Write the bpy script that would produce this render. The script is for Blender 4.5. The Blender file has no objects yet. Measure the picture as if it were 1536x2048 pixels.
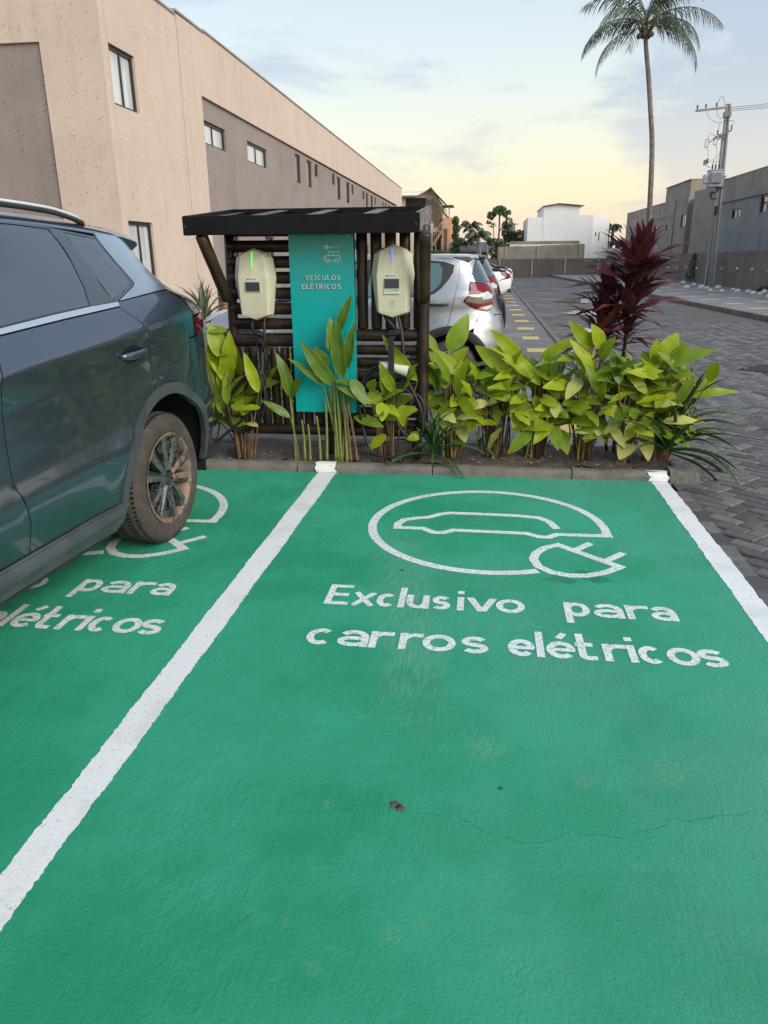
import bpy, math, random
import numpy as np
from mathutils import Vector, Matrix
from mathutils.geometry import delaunay_2d_cdt
R_ = math.radians
random.seed(7)
scene = bpy.context.scene
COL = scene.collection

# ================================================================ camera
cam_d = bpy.data.cameras.new("camera"); cam = bpy.data.objects.new("camera", cam_d); COL.objects.link(cam)
cam_d.sensor_fit = 'VERTICAL'; cam_d.sensor_height = 24.0; cam_d.lens = 24.0*1480/2048
cam_d.clip_start = .05; cam_d.clip_end = 2000
cam.matrix_world = Matrix(((0.991675696592122, -0.03429966349915519, 0.12410820227678042, 0),
                           (0.12849632668454009, 0.3253552311125793, -0.9368205098183218, 0),
                           (-0.008246624588853183, 0.9449695797598591, 0.3270542562196151, 1.52), (0, 0, 0, 1)))
scene.camera = cam

# ================================================================ sky, sun, exposure
world = bpy.data.worlds.new("World"); scene.world = world; world.use_nodes = True
wt = world.node_tree; wt.nodes.clear()
def wn(t, **k):
    n = wt.nodes.new(t)
    for a, b in k.items(): setattr(n, a, b)
    return n
SUN_EL, SUN_AZ = R_(30), R_(126)       # azimuth measured clockwise from +Y
sky = wn('ShaderNodeTexSky', sky_type='NISHITA', sun_disc=False, sun_elevation=SUN_EL, sun_rotation=SUN_AZ, air_density=1.2, dust_density=2.0, ozone_density=1.0)
tc = wn('ShaderNodeTexCoord')
sep = wn('ShaderNodeSeparateXYZ'); wt.links.new(tc.outputs['Generated'], sep.inputs[0])
ramp = wn('ShaderNodeValToRGB'); wt.links.new(sep.outputs['Z'], ramp.inputs[0])
cr = ramp.color_ramp
stops = [(0.0, (.84, .64, .58)), (.03, (.98, .77, .60)), (.075, (1.0, .87, .57)), (.14, (.90, .89, .71)), (.22, (.77, .84, .83)), (.33, (.61, .73, .84)), (.50, (.52, .68, .86)), (1.0, (.48, .63, .84))]
while len(cr.elements) < len(stops): cr.elements.new(.5)
for e, (p, c) in zip(cr.elements, stops): e.position = p; e.color = (*c, 1)
# clouds: drifting flat banks, denser to the right of the palm and low over the far roofs
mp = wn('ShaderNodeMapping'); mp.inputs['Scale'].default_value = (3.0, 3.0, 9.0); mp.inputs['Location'].default_value = (1.15, .1, .35); wt.links.new(tc.outputs['Generated'], mp.inputs[0])
nz = wn('ShaderNodeTexNoise'); nz.inputs['Scale'].default_value = 1.6; nz.inputs['Detail'].default_value = 8; nz.inputs['Roughness'].default_value = .58; nz.inputs['Distortion'].default_value = .4
wt.links.new(mp.outputs[0], nz.inputs[0])
cl = wn('ShaderNodeMapRange', interpolation_type='SMOOTHSTEP'); cl.inputs[1].default_value = .50; cl.inputs[2].default_value = .70; cl.inputs[3].default_value = 0; cl.inputs[4].default_value = .80
bank = wn('ShaderNodeVectorMath', operation='DOT_PRODUCT'); wt.links.new(tc.outputs['Generated'], bank.inputs[0]); bank.inputs[1].default_value = (.268, .946, .180)
bm_ = wn('ShaderNodeMapRange', interpolation_type='SMOOTHSTEP'); bm_.inputs[1].default_value = .982; bm_.inputs[2].default_value = .998; bm_.inputs[3].default_value = 0; bm_.inputs[4].default_value = .25
wt.links.new(bank.outputs['Value'], bm_.inputs[0])
addc = wn('ShaderNodeMath', operation='ADD'); wt.links.new(nz.outputs[0], addc.inputs[0]); wt.links.new(bm_.outputs[0], addc.inputs[1]); wt.links.new(addc.outputs[0], cl.inputs[0])
ccol = wn('ShaderNodeValToRGB'); wt.links.new(sep.outputs['Z'], ccol.inputs[0])
for e, (p, c) in zip(ccol.color_ramp.elements, [(0.02, (.84, .68, .62)), (.18, (.47, .53, .64))]): e.position = p; e.color = (*c, 1)
mixc = wn('ShaderNodeMixRGB'); wt.links.new(cl.outputs[0], mixc.inputs[0]); wt.links.new(ramp.outputs[0], mixc.inputs[1]); wt.links.new(ccol.outputs[0], mixc.inputs[2])
bg1 = wn('ShaderNodeBackground'); wt.links.new(sky.outputs[0], bg1.inputs[0]); bg1.inputs[1].default_value = .05
bg2 = wn('ShaderNodeBackground'); wt.links.new(mixc.outputs[0], bg2.inputs[0]); bg2.inputs[1].default_value = .86
add = wn('ShaderNodeAddShader'); wt.links.new(bg1.outputs[0], add.inputs[0]); wt.links.new(bg2.outputs[0], add.inputs[1])
out = wn('ShaderNodeOutputWorld'); wt.links.new(add.outputs[0], out.inputs[0])

sun_d = bpy.data.lights.new("sun", 'SUN'); sun = bpy.data.objects.new("sun", sun_d); COL.objects.link(sun)
sun_d.energy = 2.9; sun_d.angle = R_(42); sun_d.color = (1.0, .95, .88)
sd = Vector((math.sin(SUN_AZ)*math.cos(SUN_EL), math.cos(SUN_AZ)*math.cos(SUN_EL), math.sin(SUN_EL)))
sun.rotation_euler = (-sd).to_track_quat('-Z', 'Y').to_euler()
scene.view_settings.view_transform = 'Standard'; scene.view_settings.look = 'None'
scene.view_settings.exposure = 0.0; scene.view_settings.gamma = 1.0; scene.view_settings.use_curve_mapping = False
scene.cycles.max_bounces = 6; scene.cycles.transparent_max_bounces = 8

# ================================================================ helpers
LOC = {}
def link(o): COL.objects.link(o); return o
def tag(o, label=None, cat=None, group=None, kind=None):
    if label: o['label'] = label
    if cat: o['category'] = cat
    if group: o['group'] = group
    if kind: o['kind'] = kind
    return o
def thing(name, label, cat, loc=(0, 0, 0), rz=0, group=None):
    o = link(bpy.data.objects.new(name, None)); o.location = loc; o.rotation_euler = (0, 0, rz); o.empty_display_size = .1
    LOC[o.name] = np.array(loc, float)
    return tag(o, label, cat, group)
def mesh_obj(name, me, parent=None, mats=None):
    if mats:
        for m in (mats if isinstance(mats, (list, tuple)) else [mats]): me.materials.append(m)
    o = link(bpy.data.objects.new(name, me))
    if parent is not None:
        o.parent = parent; LOC[o.name] = LOC.get(parent.name, np.zeros(3))
    return o
def copy_tree(o, parent=None):
    c = o.copy(); link(c)
    if parent is not None: c.parent = parent
    LOC[c.name] = LOC.get(o.name, np.zeros(3))
    for ch in list(o.children): copy_tree(ch, c)
    return c
def rotm(axis, ang): return np.array(Matrix.Rotation(ang, 3, axis))
class MB:
    """collects shapes and links them as one mesh object"""
    def __init__(self): self.v = []; self.f = []; self.mi = []; self.n = 0; self.cur = 0; self.uv = None
    def add(self, v, f):
        v = np.asarray(v, float).reshape(-1, 3); self.v.append(v)
        for q in f: self.f.append([i+self.n for i in q]); self.mi.append(self.cur)
        self.n += len(v); return self
    def box(self, c, s, rot=None):
        s = np.array(s)/2.
        v = np.array([[x, y, z] for x in (-1, 1) for y in (-1, 1) for z in (-1, 1)])*s
        if rot is not None: v = v@np.asarray(rot).T
        return self.add(v+np.array(c), [(0, 1, 3, 2), (4, 6, 7, 5), (0, 4, 5, 1), (2, 3, 7, 6), (0, 2, 6, 4), (1, 5, 7, 3)])
    def box2(self, a, b):
        a = np.array(a, float); b = np.array(b, float); return self.box((a+b)/2, abs(b-a))
    def beam(self, p0, p1, w, h, up=(0, 0, 1)):
        p0 = np.array(p0, float); p1 = np.array(p1, float); d = p1-p0; L = np.linalg.norm(d); d /= L
        x = np.cross(d, up); x /= np.linalg.norm(x); z = np.cross(x, d)
        return self.box((p0+p1)/2, (w, L, h), np.stack([x, d, z], 1))
    def tube(self, pts, r, n=8, cap=True, ring=None):
        pts = np.array(pts, float); m = len(pts); r = np.broadcast_to(np.array(r, float), (m,))
        t = np.gradient(pts, axis=0); t /= np.linalg.norm(t, axis=1)[:, None]+1e-12
        ref = np.array([0, 0, 1.]) if abs(t[0][2]) < .9 else np.array([1., 0, 0])
        x = np.cross(t[0], ref); x /= np.linalg.norm(x); V = []
        a = np.arange(n)*2*np.pi/n
        for i in range(m):
            x = x-t[i]*(x@t[i]); x /= np.linalg.norm(x)+1e-12; y = np.cross(t[i], x)
            V.append(pts[i]+r[i]*(np.cos(a)[:, None]*x+np.sin(a)[:, None]*y))
        f = [(i*n+j, i*n+(j+1) % n, (i+1)*n+(j+1) % n, (i+1)*n+j) for i in range(m-1) for j in range(n)]
        if cap: f += [tuple(range(n))[::-1], tuple((m-1)*n+j for j in range(n))]
        return self.add(np.concatenate(V), f)
    def lathe(self, prof, n=24, c=(0, 0, 0), axis='Z', close=False):
        prof = np.array(prof, float); a = np.arange(n)*2*np.pi/n
        V = np.stack([prof[:, 0][:, None]*np.cos(a), prof[:, 0][:, None]*np.sin(a), np.repeat(prof[:, 1][:, None], n, 1)], -1).reshape(-1, 3)
        if axis == 'Y': V = V[:, [0, 2, 1]]*np.array([1, 1, 1])
        if axis == 'X': V = V[:, [2, 0, 1]]
        m = len(prof); rng = m if close else m-1
        f = [(i*n+j, i*n+(j+1) % n, ((i+1) % m)*n+(j+1) % n, ((i+1) % m)*n+j) for i in range(rng) for j in range(n)]
        return self.add(V+np.array(c), f)
    def prism(self, poly, z0, z1, fn=None):
        """extruded polygon; fn maps (x,y,z) arrays to world"""
        p = np.array(poly, float); n = len(p)
        v = np.concatenate([np.c_[p, np.full(n, z0)], np.c_[p, np.full(n, z1)]])
        if fn is not None: v = fn(v)
        return self.add(v, [tuple(range(n))[::-1], tuple(range(n, 2*n))]+[(i, (i+1) % n, n+(i+1) % n, n+i) for i in range(n)])
    def build(self, name, mats, parent=None, smooth=None, bev=0, local=False, seg=2, fix=True):
        me = bpy.data.meshes.new(name); v = np.concatenate(self.v)
        if parent is not None and not local: v = v-LOC.get(parent.name, np.zeros(3))
        me.from_pydata(v.tolist(), [], self.f)
        ms = mats if isinstance(mats, (list, tuple)) else [mats]
        if len(ms) > 1: me.polygons.foreach_set('material_index', self.mi)
        if fix:
            import bmesh
            bm = bmesh.new(); bm.from_mesh(me); bmesh.ops.recalc_face_normals(bm, faces=bm.faces); bm.to_mesh(me); bm.free()
        if smooth is not None:
            me.polygons.foreach_set('use_smooth', [True]*len(me.polygons))
            if smooth < 180: me.set_sharp_from_angle(angle=R_(smooth))
        me.update()
        o = mesh_obj(name, me, parent, ms)
        if bev:
            b = o.modifiers.new('bevel', 'BEVEL'); b.width = bev; b.segments = seg; b.limit_method = 'ANGLE'; b.angle_limit = R_(40)
        return o
def inst(name, me, parent, mat4):
    o = link(bpy.data.objects.new(name, me)); o.parent = parent; o.matrix_local = mat4; return o
def cdt_union(polys, eps=1e-5, holes=()):
    """union of overlapping polygons -> verts2d, triangles"""
    V = []; Fc = []
    for p in polys:
        Fc.append(list(range(len(V), len(V)+len(p)))); V += [Vector((float(a), float(b))) for a, b in p]
    nh = len(Fc)
    E = []
    for h in holes:
        i0 = len(V); V += [Vector((float(a), float(b))) for a, b in h]; E += [(i0+i, i0+(i+1) % len(h)) for i in range(len(h))]
    r = delaunay_2d_cdt(V, E, Fc, 1, eps)
    v = np.array([(a.x, a.y) for a in r[0]]); f = [tuple(t) for t in r[2]]
    tri = np.array(f); cen = v[tri].mean(1); keep = np.zeros(len(f), bool)
    for p in polys: keep |= inpoly_np(cen, [tuple(map(float, q)) for q in p])
    f = [t for t, k in zip(f, keep) if k]
    if len(holes):
        f = [t for t in f if not any(inpoly(v[list(t)].mean(0), h) for h in holes)]
    return v, f
def inpoly(p, poly):
    x, y = p; c = False; n = len(poly)
    for i in range(n):
        x1, y1 = poly[i]; x2, y2 = poly[(i+1) % n]
        if (y1 > y) != (y2 > y) and x < (x2-x1)*(y-y1)/(y2-y1)+x1: c = not c
    return c
def inpoly_np(P, poly):
    x, y = P[:, 0], P[:, 1]; c = np.zeros(len(P), bool); n = len(poly)
    for i in range(n):
        x1, y1 = poly[i]; x2, y2 = poly[(i+1) % n]
        if y1 == y2: continue
        c ^= ((y1 > y) != (y2 > y)) & (x < (x2-x1)*(y-y1)/(y2-y1)+x1)
    return c
def arc(cx, cy, r, a0, a1, n=16, ry=None):
    ry = r if ry is None else ry
    return [(cx+r*math.cos(R_(a0+(a1-a0)*i/n)), cy+ry*math.sin(R_(a0+(a1-a0)*i/n))) for i in range(n+1)]
def stroke(pts, w, close=False, mit=True):
    """outline polygon of a flat-ended stroke"""
    p = np.array(pts, float); n = len(p)
    d = np.diff(np.concatenate([p, p[:1]]) if close else p, axis=0); d /= np.linalg.norm(d, axis=1)[:, None]+1e-12
    nr = np.c_[-d[:, 1], d[:, 0]]; L = []
    for i in range(n):
        a = nr[(i-1) % len(nr)] if (close or i > 0) else nr[0]; b = nr[i % len(nr)] if (close or i < n-1) else nr[-1]
        m = a+b; m /= max(m@m/2, .35); L.append(m)
    L = np.array(L)*w/2
    if close: return [tuple(x) for x in (p+L)], [tuple(x) for x in (p-L)]
    return [tuple(x) for x in np.concatenate([p+L, (p-L)[::-1]])]
def flat(name, polys, z, mat, parent, holes=(), thick=0.0):
    v, f = cdt_union(polys, holes=holes)
    m = MB(); m.add(np.c_[v, np.full(len(v), z)], f); return m.build(name, mat, parent)

# ================================================================ procedural materials
MATS = {}
class NT:
    def __init__(self, name):
        self.m = bpy.data.materials.new(name); self.m.use_nodes = True; self.t = self.m.node_tree; self.b = self.t.nodes['Principled BSDF']; MATS[name] = self.m
    def n(self, ty, **k):
        x = self.t.nodes.new(ty)
        for a, b in k.items():
            if a.startswith('i_'): x.inputs[a[2:]].default_value = b
            else: setattr(x, a, b)
        return x
    def l(self, a, b): self.t.links.new(a, b)
    def coord(self, kind='Object', scale=(1, 1, 1)):
        t = self.n('ShaderNodeTexCoord'); m = self.n('ShaderNodeMapping'); m.inputs['Scale'].default_value = scale
        if kind == 'World':
            g = self.n('ShaderNodeNewGeometry'); self.l(g.outputs['Position'], m.inputs[0])
        else: self.l(t.outputs[kind], m.inputs[0])
        return m.outputs[0]
    def noise(self, co, scale, detail=4, rough=.55, dist=0):
        x = self.n('ShaderNodeTexNoise'); x.inputs['Scale'].default_value = scale; x.inputs['Detail'].default_value = detail; x.inputs['Roughness'].default_value = rough; x.inputs['Distortion'].default_value = dist
        self.l(co, x.inputs[0]); return x.outputs[0]
    def ramp(self, src, lo, hi, a=0., b=1., smooth=True):
        x = self.n('ShaderNodeMapRange', interpolation_type='SMOOTHSTEP' if smooth else 'LINEAR'); 
        for i, v in zip((1, 2, 3, 4), (lo, hi, a, b)): x.inputs[i].default_value = v
        self.l(src, x.inputs[0]); return x.outputs[0]
    def mix(self, fac, a, b, mode='MIX'):
        x = self.n('ShaderNodeMixRGB', blend_type=mode)
        for s, i in ((fac, 0), (a, 1), (b, 2)):
            if hasattr(s, 'node'): self.l(s, x.inputs[i])
            elif isinstance(s, (int, float)): x.inputs[i].default_value = s
            else: x.inputs[i].default_value = (*s, 1)
        return x.outputs[0]
    def math(self, op, a, b=0.):
        x = self.n('ShaderNodeMath', operation=op)
        for s, i in ((a, 0), (b, 1)):
            if hasattr(s, 'node'): self.l(s, x.inputs[i])
            else: x.inputs[i].default_value = s
        return x.outputs[0]
    def bump(self, h, strength=.3, dist=.01, prev=None):
        x = self.n('ShaderNodeBump'); x.inputs['Strength'].default_value = strength; x.inputs['Distance'].default_value = dist; self.l(h, x.inputs['Height'])
        if prev is not None: self.l(prev, x.inputs['Normal'])
        return x.outputs[0]
    def out(self, color=None, rough=None, normal=None, **k):
        for s, nm in ((color, 'Base Color'), (rough, 'Roughness'), (normal, 'Normal')):
            if s is None: continue
            if hasattr(s, 'node'): self.l(s, self.b.inputs[nm])
            elif isinstance(s, (int, float)): self.b.inputs[nm].default_value = s
            else: self.b.inputs[nm].default_value = (*s, 1)
        for a, v in k.items(): self.b.inputs[a.replace('_', ' ')].default_value = v
        return self.m
def simple(name, c, rough=.5, metal=0., var=.12, scale=6., bump=.0, bscale=80., bdist=.004, c2=None, coord='Object', coat=0., **k):
    t = NT(name); co = t.coord(coord)
    f = t.noise(co, scale, 5, .6)
    c2 = c2 or tuple(x*(1-2*var) for x in c)
    colr = t.mix(t.ramp(f, .35, .65), c, c2)
    nrm = None
    if bump: nrm = t.bump(t.noise(co, bscale, 4, .6), bump, bdist)
    return t.out(colr, rough, nrm, Metallic=metal, Coat_Weight=coat, **k)
def emit(name, c, s):
    t = NT(name); return t.out(c, .4, None, Emission_Color=(*c, 1), Emission_Strength=s)

# ================================================================ ground materials
def m_bay():
    t = NT('green_floor_paint'); co = t.coord('World'); g = t.n('ShaderNodeSeparateXYZ'); t.l(co, g.inputs[0])
    big = t.noise(co, 1.3, 4, .6); mid = t.noise(co, 9, 6, .65, .6); fine = t.noise(co, 170, 3, .6)
    c = t.mix(t.ramp(big, .34, .62), (.026, .290, .150), (.044, .362, .207))
    c = t.mix(t.math('MULTIPLY', t.ramp(mid, .56, .78), .55), c, (.075, .385, .245))
    c = t.mix(t.math('MULTIPLY', t.ramp(fine, .56, .74), .5), c, (.012, .20, .11))
    dust = t.noise(co, .55, 5, .6); c = t.mix(t.ramp(t.math('ADD', dust, t.math('MULTIPLY', g.outputs['X'], .10)), .42, .72, 0, .55), c, (.105, .345, .25))
    # dusty tyre tracks and scuffs (wear, fixed to the floor)
    dx = t.math('ABSOLUTE', t.math('SUBTRACT', g.outputs['X'], t.math('ADD', -.30, t.math('MULTIPLY', t.math('SUBTRACT', 3.0, g.outputs['Y']), .14))))
    track = t.math('MULTIPLY', t.ramp(dx, .03, .20, 1, 0), t.math('MULTIPLY', t.ramp(g.outputs['Y'], 1.85, 2.6), t.ramp(g.outputs['Y'], 3.7, 4.15, 1, 0)))
    st = t.coord('World', (95, 9, 1)); streak = t.noise(st, 1, 5, .75, .2)
    c = t.mix(t.math('MULTIPLY', track, t.ramp(streak, .44, .66, 0, .55)), c, (.27, .33, .255))
    sp = t.noise(co, 5.2, 8, .7, .3); sp2 = t.noise(co, 70, 5, .75)
    c = t.mix(t.ramp(sp, .67, .80, 0, .55), c, (.28, .36, .28))
    for (px, py, pr) in ((-.51, 1.34, .024), (-.425, 1.325, .02), (-.33, 1.21, .026), (-.17, 1.315, .035), (-.10, 1.36, .03), (-.37, 2.18, .022), (-.40, 1.74, .03), (.35, 1.93, .05), (.05, 2.05, .09), (.45, 1.60, .03), (.62, 2.0, .10)):
        vd = t.n('ShaderNodeVectorMath', operation='DISTANCE'); t.l(co, vd.inputs[0]); vd.inputs[1].default_value = (px, py, 0)
        c = t.mix(t.math('MULTIPLY', t.ramp(vd.outputs['Value'], pr*.2, pr, 1, 0), t.ramp(sp2, .44, .66, 0, .75)), c, (.22, .34, .25))
    dirt = t.noise(co, 3.1, 7, .7); c = t.mix(t.ramp(dirt, .64, .80, 0, .45), c, (.03, .16, .10))
    # trowel and roller marks
    w = t.n('ShaderNodeTexWave', wave_type='RINGS', rings_direction='Z', bands_direction='X'); w.inputs['Scale'].default_value = 9; w.inputs['Distortion'].default_value = 5.5; w.inputs['Detail'].default_value = 4; w.inputs['Detail Scale'].default_value = .7
    off = t.coord('World', (.9, .55, 1)); t.l(off, w.inputs[0])
    w2 = t.n('ShaderNodeTexWave', wave_type='BANDS'); w2.inputs['Scale'].default_value = 17; w2.inputs['Distortion'].default_value = 9; w2.inputs['Detail'].default_value = 5; t.l(co, w2.inputs[0])
    msk = t.ramp(t.noise(co, 1.9, 3), .40, .66)
    h = t.math('ADD', t.math('MULTIPLY', t.math('MULTIPLY', w.outputs['Fac'], msk), .16), t.math('MULTIPLY', t.math('MULTIPLY', w2.outputs['Fac'], t.ramp(t.noise(co, 2.6, 2), .52, .70)), .10))
    def brush(rot, sc, seed):
        mp = t.n('ShaderNodeMapping'); gg = t.n('ShaderNodeNewGeometry'); t.l(gg.outputs['Position'], mp.inputs[0]); mp.inputs['Rotation'].default_value = (0, 0, R_(rot)); mp.inputs['Scale'].default_value = sc; mp.inputs['Location'].default_value = (seed, seed*.7, 0)
        wob = t.n('ShaderNodeVectorMath', operation='ADD'); nn = t.n('ShaderNodeTexNoise'); nn.inputs['Scale'].default_value = 1.3; t.l(gg.outputs['Position'], nn.inputs[0]); sc2 = t.n('ShaderNodeVectorMath', operation='SCALE'); t.l(nn.outputs['Color'], sc2.inputs[0]); sc2.inputs['Scale'].default_value = sc[0]*.35; t.l(mp.outputs[0], wob.inputs[0]); t.l(sc2.outputs[0], wob.inputs[1])
        return t.math('MULTIPLY', t.noise(wob.outputs[0], 1, 3, .6), t.ramp(t.noise(t.coord('World', (1.1+seed*.1, 1.4, 1)), 1.6, 3), .46, .62))
    for rot, sc, sd_ in ((20, (62, 4.5, 1), 1.), (-40, (70, 4, 1), 3.), (75, (58, 5, 1), 5.)): h = t.math('ADD', h, t.math('MULTIPLY', brush(rot, sc, sd_), .62))
    h = t.math('ADD', h, t.math('MULTIPLY', t.noise(co, 85, 6, .75), 1.5))
    n1 = t.bump(h, .8, .0065); n1 = t.bump(t.noise(co, 6, 3), .4, .014, n1)
    return t.out(c, t.ramp(mid, .3, .7, .50, .66), n1, Specular_IOR_Level=.12)
M_BAY = m_bay()
def m_line(name, under, holes=.0, c=(.80, .79, .76)):
    t = NT(name); co = t.coord('World'); n = t.noise(co, 55, 6, .75); b = t.noise(co, 4, 5, .65)
    cc = t.mix(t.ramp(b, .45, .72, 0, .55), c, tuple(x*.74 for x in c[:2])+(c[2]*.66,))
    cc = t.mix(t.ramp(n, .60-holes, .70-holes, 0, .75 if holes else .3), cc, under)
    stain = t.noise(co, 2.2, 7, .75, .5); cc = t.mix(t.ramp(stain, .60, .74, 0, .40), cc, (.32, .30, .25))
    return t.out(cc, .62, t.bump(t.noise(co, 90, 5, .7), .55, .004))
M_LINE = m_line('white_line_paint', (.34, .36, .32), .035, (.76, .75, .72)); M_TEXT = m_line('white_stencil_paint', (.14, .36, .25), .10, (.74, .75, .72)); M_YEL = m_line('yellow_paver_paint', (.16, .15, .13), .06, (.62, .42, .10))
M_YEL2 = m_line('faded_yellow_paint', (.22, .20, .17), .10, (.55, .43, .20))
def m_conc(name, c, c2, sc=3, b=.6, rough=.85, moss=None):
    t = NT(name); co = t.coord('World'); n = t.noise(co, sc, 7, .68); f = t.noise(co, 60, 5, .7)
    cc = t.mix(t.ramp(n, .32, .68), c, c2); cc = t.mix(t.ramp(f, .52, .75, 0, .5), cc, tuple(x*.55 for x in c2))
    if moss: cc = t.mix(t.ramp(t.noise(co, 1.7, 6, .7), .52, .7, 0, .7), cc, moss)
    return t.out(cc, rough, t.bump(f, b, .006))
M_KERB = m_conc('weathered_kerb_concrete', (.20, .178, .148), (.12, .104, .084), 5, .8, moss=(.12, .10, .075))
M_ROUGH = m_conc('rough_mortar', (.22, .20, .175), (.12, .11, .095), 14, 1.0)
M_SOIL = m_conc('dry_soil', (.12, .092, .068), (.06, .045, .033), 9, 1.0)
M_GND = m_conc('sandy_ground', (.20, .17, .13), (.13, .12, .08), .4, .5)
def m_paver(name, c1, c2, dark):
    t = NT(name); co = t.coord('World'); oi = t.n('ShaderNodeObjectInfo'); n = t.noise(co, 22, 6, .7); big = t.noise(co, 1.1, 5, .6)
    isl = t.n('ShaderNodeNewGeometry')
    rnd = t.math('FRACT', t.math('ADD', oi.outputs['Random'], isl.outputs['Random Per Island']))
    cc = t.mix(rnd, c1, c2); cc = t.mix(t.ramp(n, .45, .75, 0, .6), cc, dark); cc = t.mix(t.ramp(big, .50, .70, 0, .65), cc, dark)
    sand = t.noise(co, 2.7, 7, .7, .4); cc = t.mix(t.ramp(sand, .66, .76, 0, .5), cc, (.26, .23, .19))
    return t.out(cc, t.ramp(big, .35, .65, .75, .48), t.bump(t.noise(co, 140, 5, .7), .6, .003))
M_PAVER = m_paver('dark_grey_paver', (.058, .049, .042), (.165, .150, .136), (.030, .026, .022))
def m_brick(name, c1, c2, mortar, sx, sy, bw=.5, rot=0., b=.5, wet=False, rough=.8):
    t = NT(name); co = t.n('ShaderNodeMapping'); g = t.n('ShaderNodeNewGeometry'); t.l(g.outputs['Position'], co.inputs[0]); co.inputs['Rotation'].default_value = (0, 0, rot)
    br = t.n('ShaderNodeTexBrick'); t.l(co.outputs[0], br.inputs[0]); br.inputs['Scale'].default_value = 1; br.inputs['Brick Width'].default_value = sx; br.inputs['Row Height'].default_value = sy; br.inputs['Mortar Size'].default_value = .006; br.inputs['Mortar Smooth'].default_value = .3
    br.inputs['Color1'].default_value = (*c1, 1); br.inputs['Color2'].default_value = (*c2, 1); br.inputs['Mortar'].default_value = (*mortar, 1)
    big = t.noise(co.outputs[0], .9, 6, .62); f = t.noise(co.outputs[0], 30, 5, .7)
    cc = t.mix(t.ramp(big, .42, .70, 0, .55), br.outputs[0], tuple(x*.5 for x in c1)); cc = t.mix(t.ramp(f, .5, .75, 0, .35), cc, tuple(x*.6 for x in c1))
    r = t.ramp(big, .40, .66, rough, .36) if wet else rough
    return t.out(cc, r, Specular_IOR_Level=.25, normal=t.bump(t.math('ADD', t.math('MULTIPLY', br.outputs['Fac'], -1.), t.math('MULTIPLY', f, .25)), b, .006))
M_ROADFAR = m_brick('dark_road_pavers', (.098, .085, .075), (.140, .124, .110), (.05, .044, .038), .2, .1, rot=R_(45), wet=True)
M_LOT = m_brick('grey_lot_pavers', (.155, .147, .138), (.20, .19, .178), (.08, .075, .07), .2, .1, wet=True)
M_WALK = m_brick('pale_walk_pavers', (.22, .215, .21), (.28, .275, .27), (.13, .125, .12), .2, .1)
def m_water():
    t = NT('shallow_water'); return t.out((.05, .048, .045), .03, None, IOR=1.33)
M_WATER = m_water()
def m_crack(): return simple('dark_crack', (.008, .10, .06), .9)
M_CRACK = m_crack(); M_CHIP = m_conc('bare_floor_chip', (.115, .10, .085), (.05, .045, .04), 60, 1.0); M_CHIPL = simple('worn_floor_patch', (.20, .33, .25), .8, var=.2, scale=60, coord='World')
M_WET = simple('wet_green_stain', (.014, .235, .122), .34, var=.1, coord='World')

# ================================================================ ground, bay, kerbs, road
m = MB(); m.add([(-250, -80, -.06), (250, -80, -.06), (250, 420, -.06), (-250, 420, -.06)], [(0, 1, 2, 3)])
tag(m.build('ground', M_GND, fix=False), kind='structure')
BAYX0, BAYX1, KY = -6.3, 1.318, 5.205
m = MB(); m.box2((BAYX0, -9, -.05), (BAYX1, KY, 0)); bay = tag(m.build('parking_bay', M_BAY), kind='structure')
random.seed(3)
def ragged(x0, x1, y0, y1, step=.011, j=.0016):
    ys = np.arange(y0, y1, step); g = lambda k: .0022*math.sin(y*9+k*3)+.0018*math.sin(y*31+k)
    L = [(x0+random.gauss(0, j)+.0022*math.sin(y*9+x0*7)+.0014*math.sin(y*41), y) for y in ys]; R = [(x1+random.gauss(0, j)+.0022*math.sin(y*7+x1*5)+.0014*math.sin(y*37), y) for y in ys]
    return L+[(x0, y1), (x1, y1)]+R[::-1]
for a, b, ka, kb in ((-1.206, -1.112, .005, .0135), (1.200, 1.321, .003, .001), (-3.54, -3.44, .004, .012)):
    flat('white_line', [[(x+(ka if x < (a+b)/2 else kb)*y, y) for x, y in ragged(a, b, -2.5, KY-.002)]], .0016, M_LINE, bay)
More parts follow.
